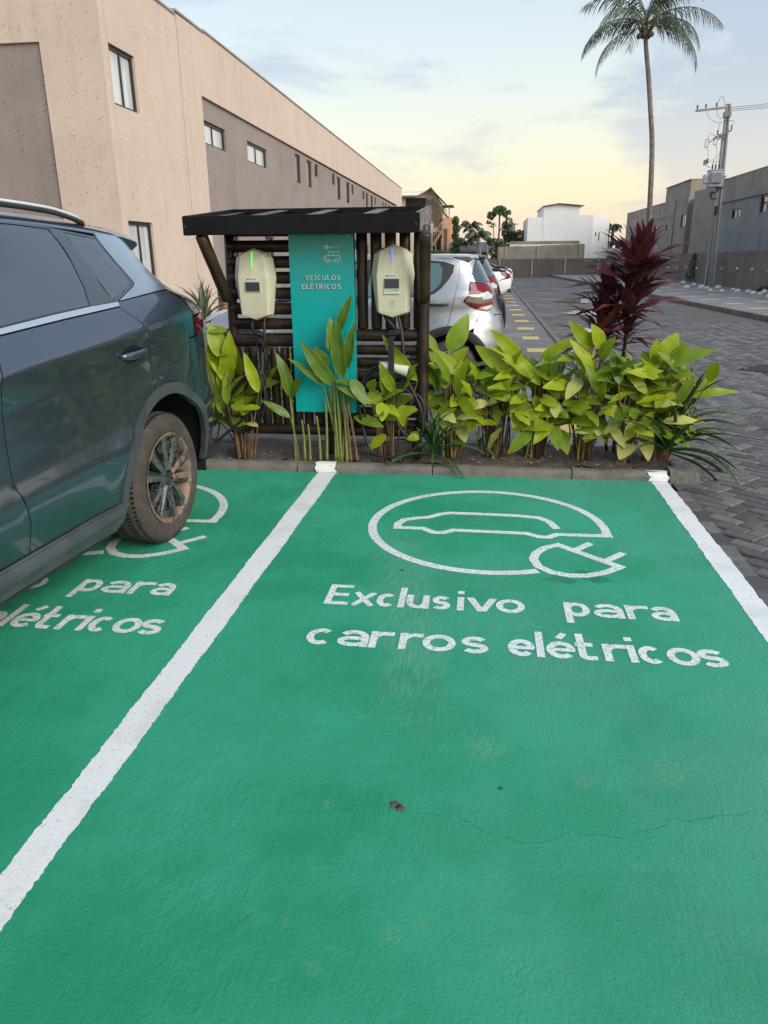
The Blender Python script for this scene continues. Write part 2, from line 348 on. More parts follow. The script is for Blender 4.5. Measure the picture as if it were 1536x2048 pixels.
# --- stroke lettering
def letter(ch, x0, x1, y0, H, w, cap=None):
    """polygons of one letter in the box x0..x1, baseline y0, x-height H"""
    cap = cap or H*1.58; h = w/2; a, b = x0+h, x1-h; lo, hi = y0+h, y0+H-h; cx, cy = (a+b)/2, (lo+hi)/2; rx, ry = (b-a)/2, (hi-lo)/2
    S = lambda *p, ww=w: stroke(p, ww)
    A = lambda c0, c1, r, q, s, e, n=18: stroke(arc(c0, c1, r, s, e, n, q), w)
    ring = lambda c0, c1, r, q: [A(c0, c1, r, q, -4, 184), A(c0, c1, r, q, 176, 364)]
    up = ch.isupper(); T = y0+cap; th = T-h
    if up: hi = th; cy = (lo+hi)/2; ry = (hi-lo)/2
    if ch == 'c' or ch == 'C': return [A(cx, cy, rx, ry, 48, 312)]
    if ch in 'oO': return ring(cx, cy, rx, ry)
    if ch == 'a':
        return [S((b, y0), (b, cy+.1*ry)), A(cx, cy+.1*ry, rx, ry*.9, -5, 150), stroke(arc(cx, lo+ry*.52, rx, 62, 298, 16, ry*.52), w*.92), S((cx+rx*.42, lo+ry*.98), (b, lo+ry*.98), ww=w*.85), S((cx+rx*.42, lo+.06*ry), (b, lo+.3*ry), ww=w*.85)]
    if ch in 'eé':
        P = [A(cx, cy, rx, ry, 0, 318), S((a, cy), (b+h*.8, cy), ww=w*.8)]
        if ch == 'é': P.append(S((cx-rx*.1, y0+H*1.18), (cx+rx*.55, y0+H*1.5), ww=w*.95))
        return P
    if ch == 'r': return [S((a, y0), (a, y0+H)), stroke([(a, cy+ry*.1)]+arc(a+rx*1.5, hi-ry*.95, rx*1.5, 172, 82, 8, ry*.95)+[(b+h, hi-.01*ry)], w)]
    if ch in 'sS':
        r2 = ry/2; return [stroke(arc(cx, cy+r2, rx*.96, 28, 270, 16, r2)+arc(cx, cy-r2, rx*.96, 86, -150, 16, r2), w)]
    if ch == 'u': return [stroke([(a, y0+H), (a, lo+ry*.9)]+arc(cx, lo+ry*.9, rx, 180, 360, 12, ry*.9)[1:], w), S((b, y0), (b, y0+H))]
    if ch == 'U': return [stroke([(a, T), (a, lo+rx)]+arc(cx, lo+rx, rx, 180, 360, 12)[1:]+[(b, T)], w)]
    if ch == 'x': return [S((x0+h*.9, y0), (x1-h*.9, y0+H), ww=w*.9), S((x0+h*.9, y0+H), (x1-h*.9, y0), ww=w*.9)]
    if ch in 'vV':
        tp = T if up else y0+H; k = w*.62
        return [[(x0, tp), (x0+w*1.15, tp), (cx, y0+w*1.3), (x1-w*1.15, tp), (x1, tp), (cx+k, y0), (cx-k, y0)]]
    if ch == 'l': return [S((cx, y0), (cx, T))]
    if ch == 'i': return [S((cx, y0), (cx, y0+H)), S((cx, y0+H*1.24), (cx, y0+H*1.24+w*1.05))]
    if ch == 'I' or ch == 'Í':
        return [S((cx, y0), (cx, T))]+([S((cx-w*.3, T+w*.9), (cx+w*1.0, T+w*2.0), ww=w*.9)] if ch == 'Í' else [])
    if ch == 't': return [stroke([(a+rx*.35, T*1.0), (a+rx*.35, lo+ry*.5)]+arc(a+rx*1.05, lo+ry*.5, rx*.7, 180, 270, 8, ry*.5)[1:]+[(b+h, lo)], w), S((x0, hi), (b+h*.5, hi))]
    if ch == 'p': return [S((a, y0-H*.47), (a, y0+H)), *ring(cx, cy, rx, ry)]
    if ch in 'EÉ':
        P = [S((a, y0), (a, T)), S((a, lo), (x1, lo)), S((a, (y0+T)/2), (x1-w*.3, (y0+T)/2)), S((a, th), (x1, th))]
        if ch == 'É': P.append(S((cx-w*.4, T+w*.9), (cx+w*.9, T+w*2.0), ww=w*.9))
        return P
    if ch == 'L': return [S((a, y0), (a, T)), S((a, lo), (x1, lo))]
    if ch == 'T': return [S((cx, y0), (cx, T)), S((x0, th), (x1, th))]
    if ch == 'R':
        r2 = (th-(y0+cap*.46))/2
        return [S((a, y0), (a, T)), stroke([(a, th), (b-r2, th)]+arc(b-r2, th-r2, r2, 90, -90, 10)[1:]+[(a, th-2*r2)], w), S((cx+.1*rx, th-2*r2), (x1-w*.5, y0), ww=w*.98)]
    return []
LW = .0315
L1 = [('E', -.690, -.578), ('x', -.567, -.453), ('c', -.450, -.357), ('l', -.349, -.314), ('u', -.310, -.203), ('s', -.192, -.104), ('i', -.078, -.040), ('v', -.034, .110), ('o', .102, .233), ('p', .408, .521), ('a', .535, .668), ('r', .680, .784), ('a', .785, .898)]
L2 = [('c', -.696, -.578), ('a', -.562, -.430), ('r', -.426, -.326), ('r', -.302, -.203), ('o', -.205, -.067), ('s', -.046, .068), ('e', .145, .256), ('l', .258, .294), ('é', .300, .418), ('t', .419, .499), ('r', .527, .622), ('i', .622, .658), ('c', .664, .763), ('o', .774, .899), ('s', .893, 1.002)]
def words(dx, dy=0):
    for ln, y0 in ((L1, 3.035), (L2, 2.658)):
        for ch, a, b in ln:
            flat('letter', letter(ch, a+dx, b+dx, y0+dy, .139, LW, .214), .0018, M_TEXT, bay)
def emblem(dx):
    T = lambda P: [(x+dx, y) for x, y in P]
    polys = [stroke(arc(.065, 4.155, .680, -6.5, 292, 64), .052),
             stroke([(.772, 4.068), (.46, 4.062), (.41, 4.012), (.355, 4.015), (.29, 4.062), (-.13, 4.072), (-.19, 4.022), (-.245, 4.022), (-.31, 4.082), (-.462, 4.082), (-.465, 4.15), (-.435, 4.22), (-.37, 4.255), (-.285, 4.285), (-.225, 4.345), (-.165, 4.375), (0, 4.375), (.24, 4.368), (.375, 4.342), (.43, 4.285), (.47, 4.155)], .047),
             stroke([(.70, 4.075), (.745, 4.075)], .045),
             stroke([(.455, 3.905), (.375, 3.845), (.325, 3.765), (.305, 3.68), (.325, 3.585), (.385, 3.515), (.47, 3.483), (.555, 3.49), (.645, 3.535), (.735, 3.615)], .048),
             stroke([(.437, 3.915), (.755, 3.605)], .050),
             stroke([(.535, 3.825), (.635, 3.945)], .045), stroke([(.685, 3.70), (.79, 3.815)], .045)]
    flat('charging_emblem', [T(p) for p in polys], .0018, M_TEXT, bay)
words(0); emblem(0); words(-2.335); emblem(-2.335)
# cracks, chips and worn patches
def polyline_strip(P, w, z):
    P = np.array(P); d = np.gradient(P, axis=0); d /= np.linalg.norm(d, axis=1)[:, None]; nn = np.c_[-d[:, 1], d[:, 0]]
    ww = (w*np.random.RandomState(1).uniform(.3, 1.4, len(P)))[:, None]/2
    v = np.concatenate([np.c_[P+nn*ww, np.full(len(P), z)], np.c_[P-nn*ww, np.full(len(P), z)]]); n = len(P)
    return v, [(i, i+1, n+i+1, n+i) for i in range(n-1)]
rs = np.random.RandomState(5)
def jag(pts, step=.018, amp=.006):
    out = []
    for (a, b) in zip(pts[:-1], pts[1:]):
        a = np.array(a); b = np.array(b); k = max(2, int(np.linalg.norm(b-a)/step))
        for i in range(k): out.append(a+(b-a)*i/k+rs.normal(0, amp, 2))
    out.append(np.array(pts[-1])); return out
CR = [[(-.02, 1.72), (.10, 1.66), (.19, 1.65), (.29, 1.70), (.44, 1.70), (.58, 1.78), (.86, 1.86)], [(-.62, 1.66), (-.42, 1.70), (-.30, 1.74)], [(-.28, 1.74), (-.02, 1.72)]]
m = MB()
for k, c in enumerate(CR): m.add(*polyline_strip(jag(c), .0007 if k else .0010, .0010))
tag(m.build('floor_crack', M_CRACK, bay, fix=False), kind='stuff')
def blob(cx, cy, r, n=14, j=.35, ex=1.):
    return [(cx+ex*r*(1+rs.uniform(-j, j))*math.cos(2*math.pi*i/n), cy+r*(1+rs.uniform(-j, j))*math.sin(2*math.pi*i/n)) for i in range(n)]
for (x, y, r) in ((-.208, 1.755, .016), (-.190, 1.742, .013)): flat('floor_chip', [blob(x, y, r)], .0012, M_CHIP, bay)
for (x, y, r) in ((.10, 1.865, .008), (-.37, 3.46, .010)): flat('floor_chip', [blob(x, y, r)], .0012, M_CRACK, bay)
flat('wet_stain', [blob(.42, 3.43, .035, 22, .5, 2.2), blob(.60, 3.455, .035, 22, .5, 1.8), blob(.54, 3.54, .03, 18, .5, 1.3)], .0008, M_WET, bay)

# kerb of the planting bed: stones laid end to end, painted where the lines run up it
kerb = thing('kerb', None, None, (0, KY, 0)); kerb['kind'] = 'structure'
def stone(x0, x1, y0, y1, h, mat=None, name='kerb_stone', jit=.004, parent=None):
    m = MB(); nx = max(2, int((x1-x0)/.12)); prof = [(y0, -.04), (y0-.004, h*.55), (y0+.012, h-.012), (y0+.03, h), (y1-.02, h-.003), (y1, h-.02), (y1, -.04)]
    V = []
    for i in range(nx+1):
        x = x0+(x1-x0)*i/nx
        for (y, z) in prof: V.append((x, y+rs.normal(0, jit), z+rs.normal(0, jit)*(z > 0)))
    k = len(prof); f = [(i*k+j, i*k+j+1, (i+1)*k+j+1, (i+1)*k+j) for i in range(nx) for j in range(k-1)]+[tuple(range(k)), tuple(nx*k+j for j in range(k))[::-1]]
    m.add(V, f); return m.build(name, mat or M_KERB, parent or kerb, smooth=50)
edges = [-6.3, -5.3, -4.32, -3.3, -2.33, -1.34, -.33, .665, 1.33]
for a, b in zip(edges[:-1], edges[1:]): stone(a+.004, b-.004, KY, KY+.13, .060)
o = stone(1.338, 1.53, KY-.015, KY+.15, .078, M_ROUGH, 'kerb_end', .010)
for a, b in ((-1.195, -1.045), (1.195, 1.325)):
    m = MB(); prof = [(KY-.010, .004), (KY-.012, .034), (KY+.006, .054), (KY+.03, .066), (KY+.06+.02*rs.rand(), .065)]
    V = [(x+.006*rs.randn(), y, z) for x in (a, b) for (y, z) in prof]; m.add(V, [(j, j+1, 6+j, 5+j) for j in range(4)]); m.build('painted_patch', M_LINE, kerb, smooth=180, fix=False)
for a, b in zip(edges[:-1], edges[1:]): stone(a+.004, b-.004, 5.93, 6.04, .06)
m = MB(); m.box2((1.40, KY+.14, -.04), (1.50, 6.02, .062)); m.build('kerb_stone', M_ROUGH, kerb, bev=.015)
# bed soil
m = MB(); nx, ny = 130, 18; V = []
for j in range(ny):
    for i in range(nx):
        x = -6.3+(1.40+6.3)*i/(nx-1); y = KY+.12+(5.94-KY-.12)*j/(ny-1)
        V.append((x, y, .046+.020*math.sin(x*9+y*5)*math.sin(y*13+x*3)+rs.normal(0, .008)))
m.add(V, [(j*nx+i, j*nx+i+1, (j+1)*nx+i+1, (j+1)*nx+i) for j in range(ny-1) for i in range(nx-1)])
tag(m.build('soil', M_SOIL, smooth=180), kind='structure')
M_LITTER = simple('dead_leaf', (.20, .14, .08), .8, var=.3, scale=30)
m = MB()
for k in range(620):
    x, y = rs.uniform(-2.6, 1.35), 5.26+abs(rs.normal(0, .28)); r = rs.uniform(.006, .024); a = rs.uniform(0, 6.28); c, s = math.cos(a)*r, math.sin(a)*r; z = .070+rs.uniform(0, .012)
    m.add([(x-c, y-s, z), (x+s*.35, y-c*.35, z+rs.uniform(-.006, .012)), (x+c, y+s, z+rs.uniform(-.004, .01)), (x-s*.35, y+c*.35, z)], [(0, 1, 2, 3)])
tag(m.build('leaf_litter', M_LITTER, fix=False), kind='stuff')

# parking lot behind the bed
m = MB(); m.add([(-6.5, 6.0, 0), (1.36, 6.0, 0), (1.36, 57.9, 0), (-6.5, 57.9, 0)], [(0, 1, 2, 3)]); lot = tag(m.build('parking_lot', M_LOT, fix=False), kind='structure')
for k in range(18):
    y = 6.95+1.96*k; flat('yellow_mark', [[(.74+rs.normal(0, .01), y-.27), (1.10+rs.normal(0, .01), y-.27), (1.10+rs.normal(0, .01), y+.27), (.74+rs.normal(0, .01), y+.27)]], .004, M_YEL, lot)
# road
m = MB(); m.add([(1.36, -12, -.012), (7.1, -12, -.012), (7.1, 9.2, -.012), (4.72, 57.9, -.012), (1.36, 57.9, -.012)], [(0, 1, 2, 3, 4)]); road = tag(m.build('road', M_ROADFAR, fix=False), kind='structure')
m = MB(); m.add([(1.315, -12, -.045), (1.45, -12, -.045), (1.45, 5.2, -.045), (1.315, 5.2, -.045)], [(0, 1, 2, 3)]); m.build('joint_bed', M_SOIL, road, fix=False)
m = MB(); m.add([(1.47, -1.5, -.0085), (6.9, -1.5, -.0085), (6.55, 18.6, -.0085), (1.47, 18.6, -.0085)], [(0, 1, 2, 3)]); m.build('joint_bed', M_SOIL, road, fix=False)
def paver_mesh(l, w, h=.05, k=0):
    r = np.random.RandomState(k); c = .0085; V = []
    for (dx, dy, z) in ((0, 0, -h), (0, 0, -.008), (c, c, 0)):
        for sx, sy in ((-1, -1), (1, -1), (1, 1), (-1, 1)):
            V.append((sx*(l/2-dx)+r.normal(0, .0012), sy*(w/2-dy)+r.normal(0, .0012), z))
    f = [(8, 9, 10, 11)]+[(i*4+j, i*4+(j+1) % 4, (i+1)*4+(j+1) % 4, (i+1)*4+j) for i in (0, 1) for j in range(4)]
    return V, f
pv = []
for k in range(5):
    me = bpy.data.meshes.new('paver'); V, f = paver_mesh(.192, .092, .05, k); me.from_pydata(V, [], f); me.materials.append(M_PAVER); me.update(); pv.append(me)
slots = []
for k in range(-10, 46):                                    # border course along the bay
    y = -3+.2*k*1.0+.1
    if y < 5.1: slots.append((1.366, y, R_(90)))
c45 = math.cos(R_(45))
for i in range(-90, 180):                                   # herringbone at 45 degrees
    for j in range(-60, 230):
        k = (i-j) % 4
        if k == 0: hx, hy, rr = i+1, j+.5, 0
        elif k == 3: hx, hy, rr = i+.5, j+1, 90
        else: continue
        x = 1.6+.1*(hx-hy)*c45; y = 3.0+.1*(hx+hy)*c45
        if 1.485 < x < 6.95-.035*y and -1.5 < y < 18.5: slots.append((x, y, R_(45+rr)))
def vis(s): # how large a paver shows: near the bay edge and to the front first
    return math.hypot(s[0]-.0, s[1]) if (s[1] > 2.6 and s[0] < .36*s[1]+.45) else 99+math.hypot(s[0], s[1])
slots.sort(key=vis)
for (x, y, a) in slots[:298]:
    inst('paver', random.choice(pv), road, Matrix.Translation((x, y, rs.normal(0, .002)-.001)) @ Matrix.Rotation(a+rs.normal(0, .014), 4, 'Z') @ Matrix.Rotation(rs.normal(0, .018), 4, 'X'))
m = MB()
for (x, y, a) in slots[298:]:
    V, f = paver_mesh(.192, .092, .02, 1); V = np.array(V)@rotm('Z', a+rs.normal(0, .01)).T@rotm('X', rs.normal(0, .018)).T; m.add(V+np.array([x, y, rs.normal(0, .0016)-.001]), f)
tag(m.build('paver_field', M_PAVER, road, fix=False), kind='stuff')
# flush kerb between lot and road
m = MB()
fk = thing('kerb', None, None, (1.36, 6.3, 0)); fk['kind'] = 'structure'
for k in range(52):
    m = MB(); m.box2((1.325, 6.3+k*1.0, -.05), (1.43, 6.3+k*1.0+.985, .028)); m.build('kerb_stone', M_KERB, fk, bev=.012)
# right pavement with kerb
kx = lambda y: 7.56-.049*y
m = MB(); ys = list(np.arange(-12, 58.1, 2.0)); n = len(ys)
m.add([(kx(y)+.1, y, .10) for y in ys]+[(10.75, y, .10) for y in ys], [(i, n+i, n+i+1, i+1) for i in range(n-1)]); walk = tag(m.build('pavement', M_WALK, fix=False), kind='structure')
rk = thing('kerb', None, None, (kx(9), 9, 0)); rk['kind'] = 'structure'
for y in np.arange(9, 57.5, 1.0):
    m = MB(); m.beam((kx(y)+.05, y+.006, .045), (kx(y+1)+.05, y+.994, .045), .10, .13); m.build('kerb_stone', M_KERB, rk, bev=.012)
for row, (dx, w) in enumerate(((.9, .55), (2.1, .5), (3.25, .45))):
    for k in range(16):
        y = 17.5+k*2.1+(row % 2)*1.0; x = kx(y)+dx+rs.normal(0, .05)
        if x < 10.2: flat('yellow_mark', [[(x-w/2, y-.25), (x+w/2, y-.25), (x+w/2, y+.25), (x-w/2, y+.25)]], .104, M_YEL2, walk)
for (cx, cy, rx, ry) in ((4.05, 10.9, .42, .42), (2.10, 16.4, .22, .55), (2.95, 21.5, .7, .9), (3.4, 27, .9, 1.2), (1.55, 12.3, .10, .8)):
    pts = [(cx+rx*(1+.25*math.sin(3*a+cx)+rs.normal(0, .05))*math.cos(a), cy+ry*(1+.2*math.cos(2*a+cy)+rs.normal(0, .05))*math.sin(a)) for a in np.linspace(0, 2*math.pi, 30, endpoint=False)]
    tag(flat('puddle', [pts], .0062, M_WATER, None), kind='structure')

# ================================================================ buildings
def m_stucco(name, c, c2, pits=.65, streak=.3, rough=.9, sc=1.):
    t = NT(name); co = t.coord('World'); big = t.noise(co, .7, 6, .65); g = t.coord('World', (5, 5, .35)); st = t.noise(g, 1, 6, .7)
    pit = t.noise(co, 26*sc, 4, .7, .8); fine = t.noise(co, 90*sc, 4, .7)
    cc = t.mix(t.ramp(big, .32, .68), c, c2); cc = t.mix(t.ramp(st, .48, .72, 0, streak), cc, tuple(x*.62 for x in c2))
    cc = t.mix(t.ramp(pit, .615, .70, 0, pits), cc, tuple(x*.34 for x in c2))
    h = t.math('ADD', t.math('MULTIPLY', t.ramp(pit, .62, .72), -1.2), t.math('MULTIPLY', fine, .6))
    return t.out(cc, rough, t.bump(h, .9, .02))
M_PEACH = m_stucco('peach_textured_stucco', (.665, .525, .425), (.61, .475, .385)); M_BROWN = m_stucco('taupe_textured_stucco', (.33, .265, .235), (.28, .22, .195), .5)
M_GREYW = m_stucco('grey_render', (.33, .30, .27), (.245, .222, .20), .25, .6); M_BLUEG = m_stucco('blue_grey_render', (.285, .29, .305), (.22, .225, .235), .25, .7)
M_TANW = m_stucco('tan_render', (.36, .30, .23), (.30, .25, .19), .2, .4)
M_FENCE = m_stucco('taupe_wall_render', (.225, .188, .160), (.155, .128, .108), .3, .8)
M_WHITE = m_stucco('whitewashed_wall', (.83, .80, .77), (.78, .75, .72), .05, .12); M_CONCW = m_stucco('stained_concrete_wall', (.33, .29, .22), (.22, .195, .15), .4, .7)
M_SLAB = m_stucco('dark_precast_slab', (.145, .122, .110), (.105, .09, .082), .3, .6); M_ORANGE = m_stucco('orange_render', (.66, .36, .20), (.56, .30, .17), .1, .4)
M_CREAM = m_stucco('cream_render', (.60, .52, .38), (.52, .45, .33), .1, .3); M_CAP = m_stucco('stained_parapet_cap', (.36, .33, .30), (.26, .24, .22), .3, .4)
M_FRAME = simple('black_window_frame', (.018, .018, .02), .35, var=.1)
def m_glass(name, c, rough=.02, spec=.5):
    t = NT(name); return t.out(c, rough, None, Specular_IOR_Level=spec, Coat_Weight=.6, Coat_Roughness=.01)
M_PANE = m_glass('window_glass', (.10, .11, .11), .02, 1.0); M_DGLASS = m_glass('dark_window_glass', (.012, .013, .016), .02, .8)
M_CURT = simple('white_curtain', (.80, .79, .74), .9, var=.06, scale=3, bump=.3, bscale=14)
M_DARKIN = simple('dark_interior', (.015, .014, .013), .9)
M_TILE = simple('terracotta_roof_tile', (.50, .27, .17), .8, var=.25, scale=9, bump=.4, bscale=30); M_PALET = simple('pale_roof_tile', (.55, .42, .28), .8, var=.2, scale=9)
M_SHED = simple('dark_shed_roof', (.16, .155, .15), .8, var=.15); M_WOOD = simple('weathered_brown_wood', (.19, .12, .075), .7, var=.25, scale=7); M_WOODL = simple('pale_stair_wood', (.38, .28, .18), .7, var=.2, scale=7)
M_SOLAR = m_glass('solar_glass', (.10, .14, .20), .08, 1.0)

def wall_sheet(name, mat, parent, poly, holes, fn, depth=.14):
    """wall face in its own plane (a,b) with real openings; fn(a,b,d) -> world, d = depth behind the face"""
    polys = [poly]; v, f = cdt_union(polys, holes=holes)
    m = MB(); m.add(fn(v[:, 0], v[:, 1], np.zeros(len(v))), f)
    for h in holes:
        h = np.array(h); n = len(h); V = np.concatenate([fn(h[:, 0], h[:, 1], np.zeros(n)), fn(h[:, 0], h[:, 1], np.full(n, depth))])
        m.add(V, [(i, (i+1) % n, n+(i+1) % n, n+i) for i in range(n)])
    return m.build(name, mat, parent, fix=False)
rect = lambda a0, a1, b0, b1: [(a0, b0), (a1, b0), (a1, b1), (a0, b1)]
def window(parent, a0, a1, b0, b1, fn, sashes=2, curtain=True, fr=.045, d=.07, glass=None, dark=False):
    """frame > pane, curtain ; sits in an opening of a wall_sheet"""
    fm = MB()
    def bar(x0, x1, z0, z1, d0, d1):
        c = [(x, z, dd) for dd in (d0, d1) for (x, z) in ((x0, z0), (x1, z0), (x1, z1), (x0, z1))]
        c = np.array(c); V = fn(c[:, 0], c[:, 1], c[:, 2]); fm.add(V, [(0, 1, 2, 3), (7, 6, 5, 4), (0, 4, 5, 1), (1, 5, 6, 2), (2, 6, 7, 3), (3, 7, 4, 0)])
    e = .002
    bar(a0+e, a1-e, b0+e, b0+fr, d-.02, d+.05); bar(a0+e, a1-e, b1-fr*1.4, b1-e, d-.02, d+.05); bar(a0+e, a0+fr, b0+fr, b1-fr*1.4, d-.02, d+.05); bar(a1-fr*1.6, a1-e, b0+fr, b1-fr*1.4, d-.02, d+.05)
    for k in range(1, sashes):
        x = a0+(a1-a0)*k/sashes; bar(x-fr*.55, x+fr*.55, b0+fr, b1-fr*1.4, d-.012, d+.03)
    w = fm.build('window', M_FRAME, parent)
    def sheet(nm, mat, dd, x0, x1):
        c = np.array(rect(x0, x1, b0+fr*.6, b1-fr*.6)); m = MB(); m.add(fn(c[:, 0], c[:, 1], np.full(4, dd)), [(0, 1, 2, 3)]); m.build(nm, mat, w, fix=False)
    for k in range(sashes):
        x0 = a0+(a1-a0)*k/sashes+fr*.3; x1 = a0+(a1-a0)*(k+1)/sashes-fr*.3
        sheet('pane', glass or M_PANE, d+.012+.006*(k % 2), x0, x1)
    return w
def m_winlit():
    # pale curtain seen close behind glossy glass
    t = NT('glass_over_white_curtain'); co = t.coord('World', (9, 9, .5)); n = t.noise(co, 1.2, 3, .5)
    return t.out(t.mix(t.ramp(n, .35, .65), (.66, .66, .63), (.50, .50, .48)), .04, None, Coat_Weight=1.0, Coat_Roughness=.01)
M_CURTG = m_winlit()

# --- long peach block on the left
FX, FY0, FY1 = -6.5, 13.55, 61.0
lb = thing('hotel_building', 'long two storey peach and taupe stucco building behind the parked car on the left', 'building', (-9, 13.55, 0))
fside = lambda a, b, d: np.stack([np.full(len(a), FX)-d, a, b], 1)            # a = Y, b = Z
wins = [(13.80, 14.80, 4.06, 5.00, 2), (13.80, 14.86, 1.10, 2.17, 2)]
wall_sheet('wall', M_PEACH, lb, [(FY0, -.05), (18.24, -.05), (18.24, 6.30), (FY0, 6.22)], [rect(*w[:4]) for w in wins], fside)
for w in wins: window(lb, *w[:4], fside, 2, glass=M_CURTG)
rec = .07
frec = lambda a, b, d: fside(a, b, d+rec)
wl = [(18.30, 19.95, 4.03, 4.53, 2), (21.75, 23.68, 4.01, 4.53, 2), (27.25, 28.05, 3.95, 4.86, 1), (29.0, 29.85, 3.95, 4.86, 1), (30.35, 30.95, 4.42, 4.86, 1), (33.8, 34.4, 4.41, 4.86, 1), (34.8, 35.75, 3.91, 4.83, 1), (37.2, 38.1, 3.9, 4.82, 1), (38.65, 39.3, 4.38, 4.82, 1), (42.1, 42.8, 4.37, 4.79, 1), (43.3, 44.1, 3.9, 4.79, 1), (45.1, 45.95, 3.9, 4.79, 1), (46.6, 47.3, 4.36, 4.78, 1), (50.2, 50.9, 4.34, 4.76, 1), (51.4, 52.3, 3.9, 4.76, 1), (53.2, 54.1, 3.9, 4.76, 1)]
low = [(y0, y1, 1.15, 2.1, 2) for (y0, y1) in ((19.5, 20.5), (23, 24), (28, 29), (35, 36), (43, 44), (51, 52))]
wall_sheet('lower_wall', M_BROWN, lb, [(18.243, -.05), (57.5, -.05), (57.5, 4.90), (18.243, 4.985)], [rect(*w[:4]) for w in wl+low], frec)
for i, w in enumerate(wl): window(lb, *w[:4], frec, w[4], glass=M_CURTG if i < 2 else (M_PANE if i < 4 else M_DGLASS))
for w in low: window(lb, *w[:4], frec, 2)
m = MB(); m.box2((FX-.25, 18.242, 4.99), (FX, 57.5, 6.33)); o = m.build('parapet_band', M_PEACH, lb)
m = MB(); m.box2((FX-.25, 57.505, -.05), (FX+.002, FY1, 6.33)); m.build('end_wall', M_PEACH, lb)
for (y0, y1, z) in ((FY0-.03, 16.98, 6.225), (17.0, 18.6, 6.305), (18.62, 61.03, 6.335)):
    m = MB(); m.box2((FX-.28, y0, z), (FX+.025, y1, z+.045)); m.build('parapet_cap', M_CAP, lb)
m = MB(); m.box2((FX+.0005, 17.02, 0), (FX+.004, 17.035, 6.24)); m.build('joint', M_CAP, lb)
ffront = lambda a, b, d: np.stack([a, np.full(len(a), FY0)+d, b], 1)          # a = X
wall_sheet('gable_wall', M_PEACH, lb, rect(-14, FX, -.05, 6.22), [rect(-13.5, -7.605, -.04, 4.99)], ffront, .05)
m = MB(); m.add(ffront(np.array([-13.5, -7.605, -7.605, -13.5]), np.array([-.04, -.04, 4.99, 4.99]), np.full(4, .05)), [(0, 1, 2, 3)]); m.build('taupe_panel', M_BROWN, lb, fix=False)
m = MB(); m.box2((-14, FY0+.2, 5.9), (FX-.2, FY1, 6.0)); m.build('roof', M_CAP, lb)
m = MB(); m.box2((-14, FY0+.06, -.05), (-13.8, FY1, 6.2)); m.box2((-13.8, FY1-.2, -.05), (FX-.26, FY1, 6.2)); m.build('outer_wall', M_PEACH, lb)

# --- grey terrace beyond the right boundary wall
def simple_block(parent, name, mat, x0, x1, y0, y1, z1, holes=(), z0=-.05, winglass=None):
    """box whose -X face carries real window openings"""
    fn = lambda a, b, d: np.stack([np.full(len(a), x0)+d, a, b], 1)
    w = wall_sheet(name, mat, parent, rect(y0, y1, z0, z1), [rect(*h[:4]) for h in holes], fn)
    m = MB(); m.box2((x0+.2, y0, z0), (x1, y0+.02, z1)); m.add([(x0, y0, z0), (x0+.2, y0, z0), (x0+.2, y0, z1), (x0, y0, z1)], [(0, 1, 2, 3)]); m.add([(x0, y1, z0), (x1, y1, z0), (x1, y1, z1), (x0, y1, z1)], [(0, 1, 2, 3)])
    m.add([(x0, y0, z1), (x1, y0, z1), (x1, y1, z1), (x0, y1, z1)], [(0, 1, 2, 3)]); m.build('side_wall', mat, parent, fix=False)
    for h in holes: window(parent, *h[:4], fn, h[4], fr=.06, glass=h[5] if len(h) > 5 else (winglass or M_DGLASS))
    return w
rb = thing('grey_building', 'nearest grey rendered house behind the concrete utility pole on the right', 'building', (16, 43, 0))
simple_block(rb, 'lower_wall', M_BLUEG, 13.02, 20, 24, 52.6, 4.14, [(38.9, 40.5, 3.32, 4.10, 2), (43.3, 44.8, 3.24, 3.72, 2), (33.5, 35, 3.2, 3.8, 2), (28, 30, 3.2, 3.9, 2)])
m = MB(); m.box2((12.93, 24, 4.145), (20, 47.9, 5.30)); m.build('parapet', M_GREYW, rb)
m = MB(); m.box2((12.94, 47.91, -.05), (13.015, 52.7, 5.18)); m.build('pilaster_wall', M_GREYW, rb)
fn = lambda a, b, d: np.stack([np.full(len(a), 12.938)+d, a, b], 1)
window(rb, 51.1, 52.35, 3.18, 4.06, fn, 2, fr=.06, d=.021, glass=M_CURTG)
m = MB(); m.box2((14.5, 30, 5.3), (19, 40.75, 6.1)); m.build('roof_tank_room', M_GREYW, rb)
m = MB(); m.box2((12.91, 23.98, 5.302), (20, 47.92, 5.35)); m.build('parapet_cap', M_CAP, rb)
rb2 = thing('grey_building', 'far grey rendered house with a box room on its roof, behind the coconut palm', 'building', (16, 66, 0))
simple_block(rb2, 'wall', M_GREYW, 13.0, 20, 54.4, 76.6, 5.03, [(54.5, 55.8, 3.16, 4.0, 2, M_CURTG), (59.1, 60.2, 3.10, 3.5, 1, M_CURTG), (67.2, 68.2, 3.0, 3.6, 1), (63.2, 64.2, 3.1, 3.55, 1)])
m = MB(); m.box2((13.35, 52.72, -.05), (20, 54.38, 4.9)); m.build('recess_wall', M_FENCE, rb2)
m = MB(); m.box2((13.05, 54.47, 5.03), (18, 61.35, 6.0)); m.build('roof_room', M_GREYW, rb2)
m = MB(); m.box2((13.06, 54.40, 5.035), (17.99, 54.466, 6.02)); m.build('roof_room_front', M_TANW, rb2)
m = MB(); m.box2((12.96, 57.7, 0), (12.995, 57.8, 5.0)); m.box2((12.95, 59.1, 4.03), (12.995, 65.2, 4.09)); m.build('drain_pipe', M_FRAME, rb2)
for (y0, y1, z) in ((54.38, 61.4, 6.02), (61.42, 76.62, 5.032)):
    m = MB(); m.box2((12.98, y0, z), (18.02, y1, z+.05)); m.build('parapet_cap', M_CAP, rb2)

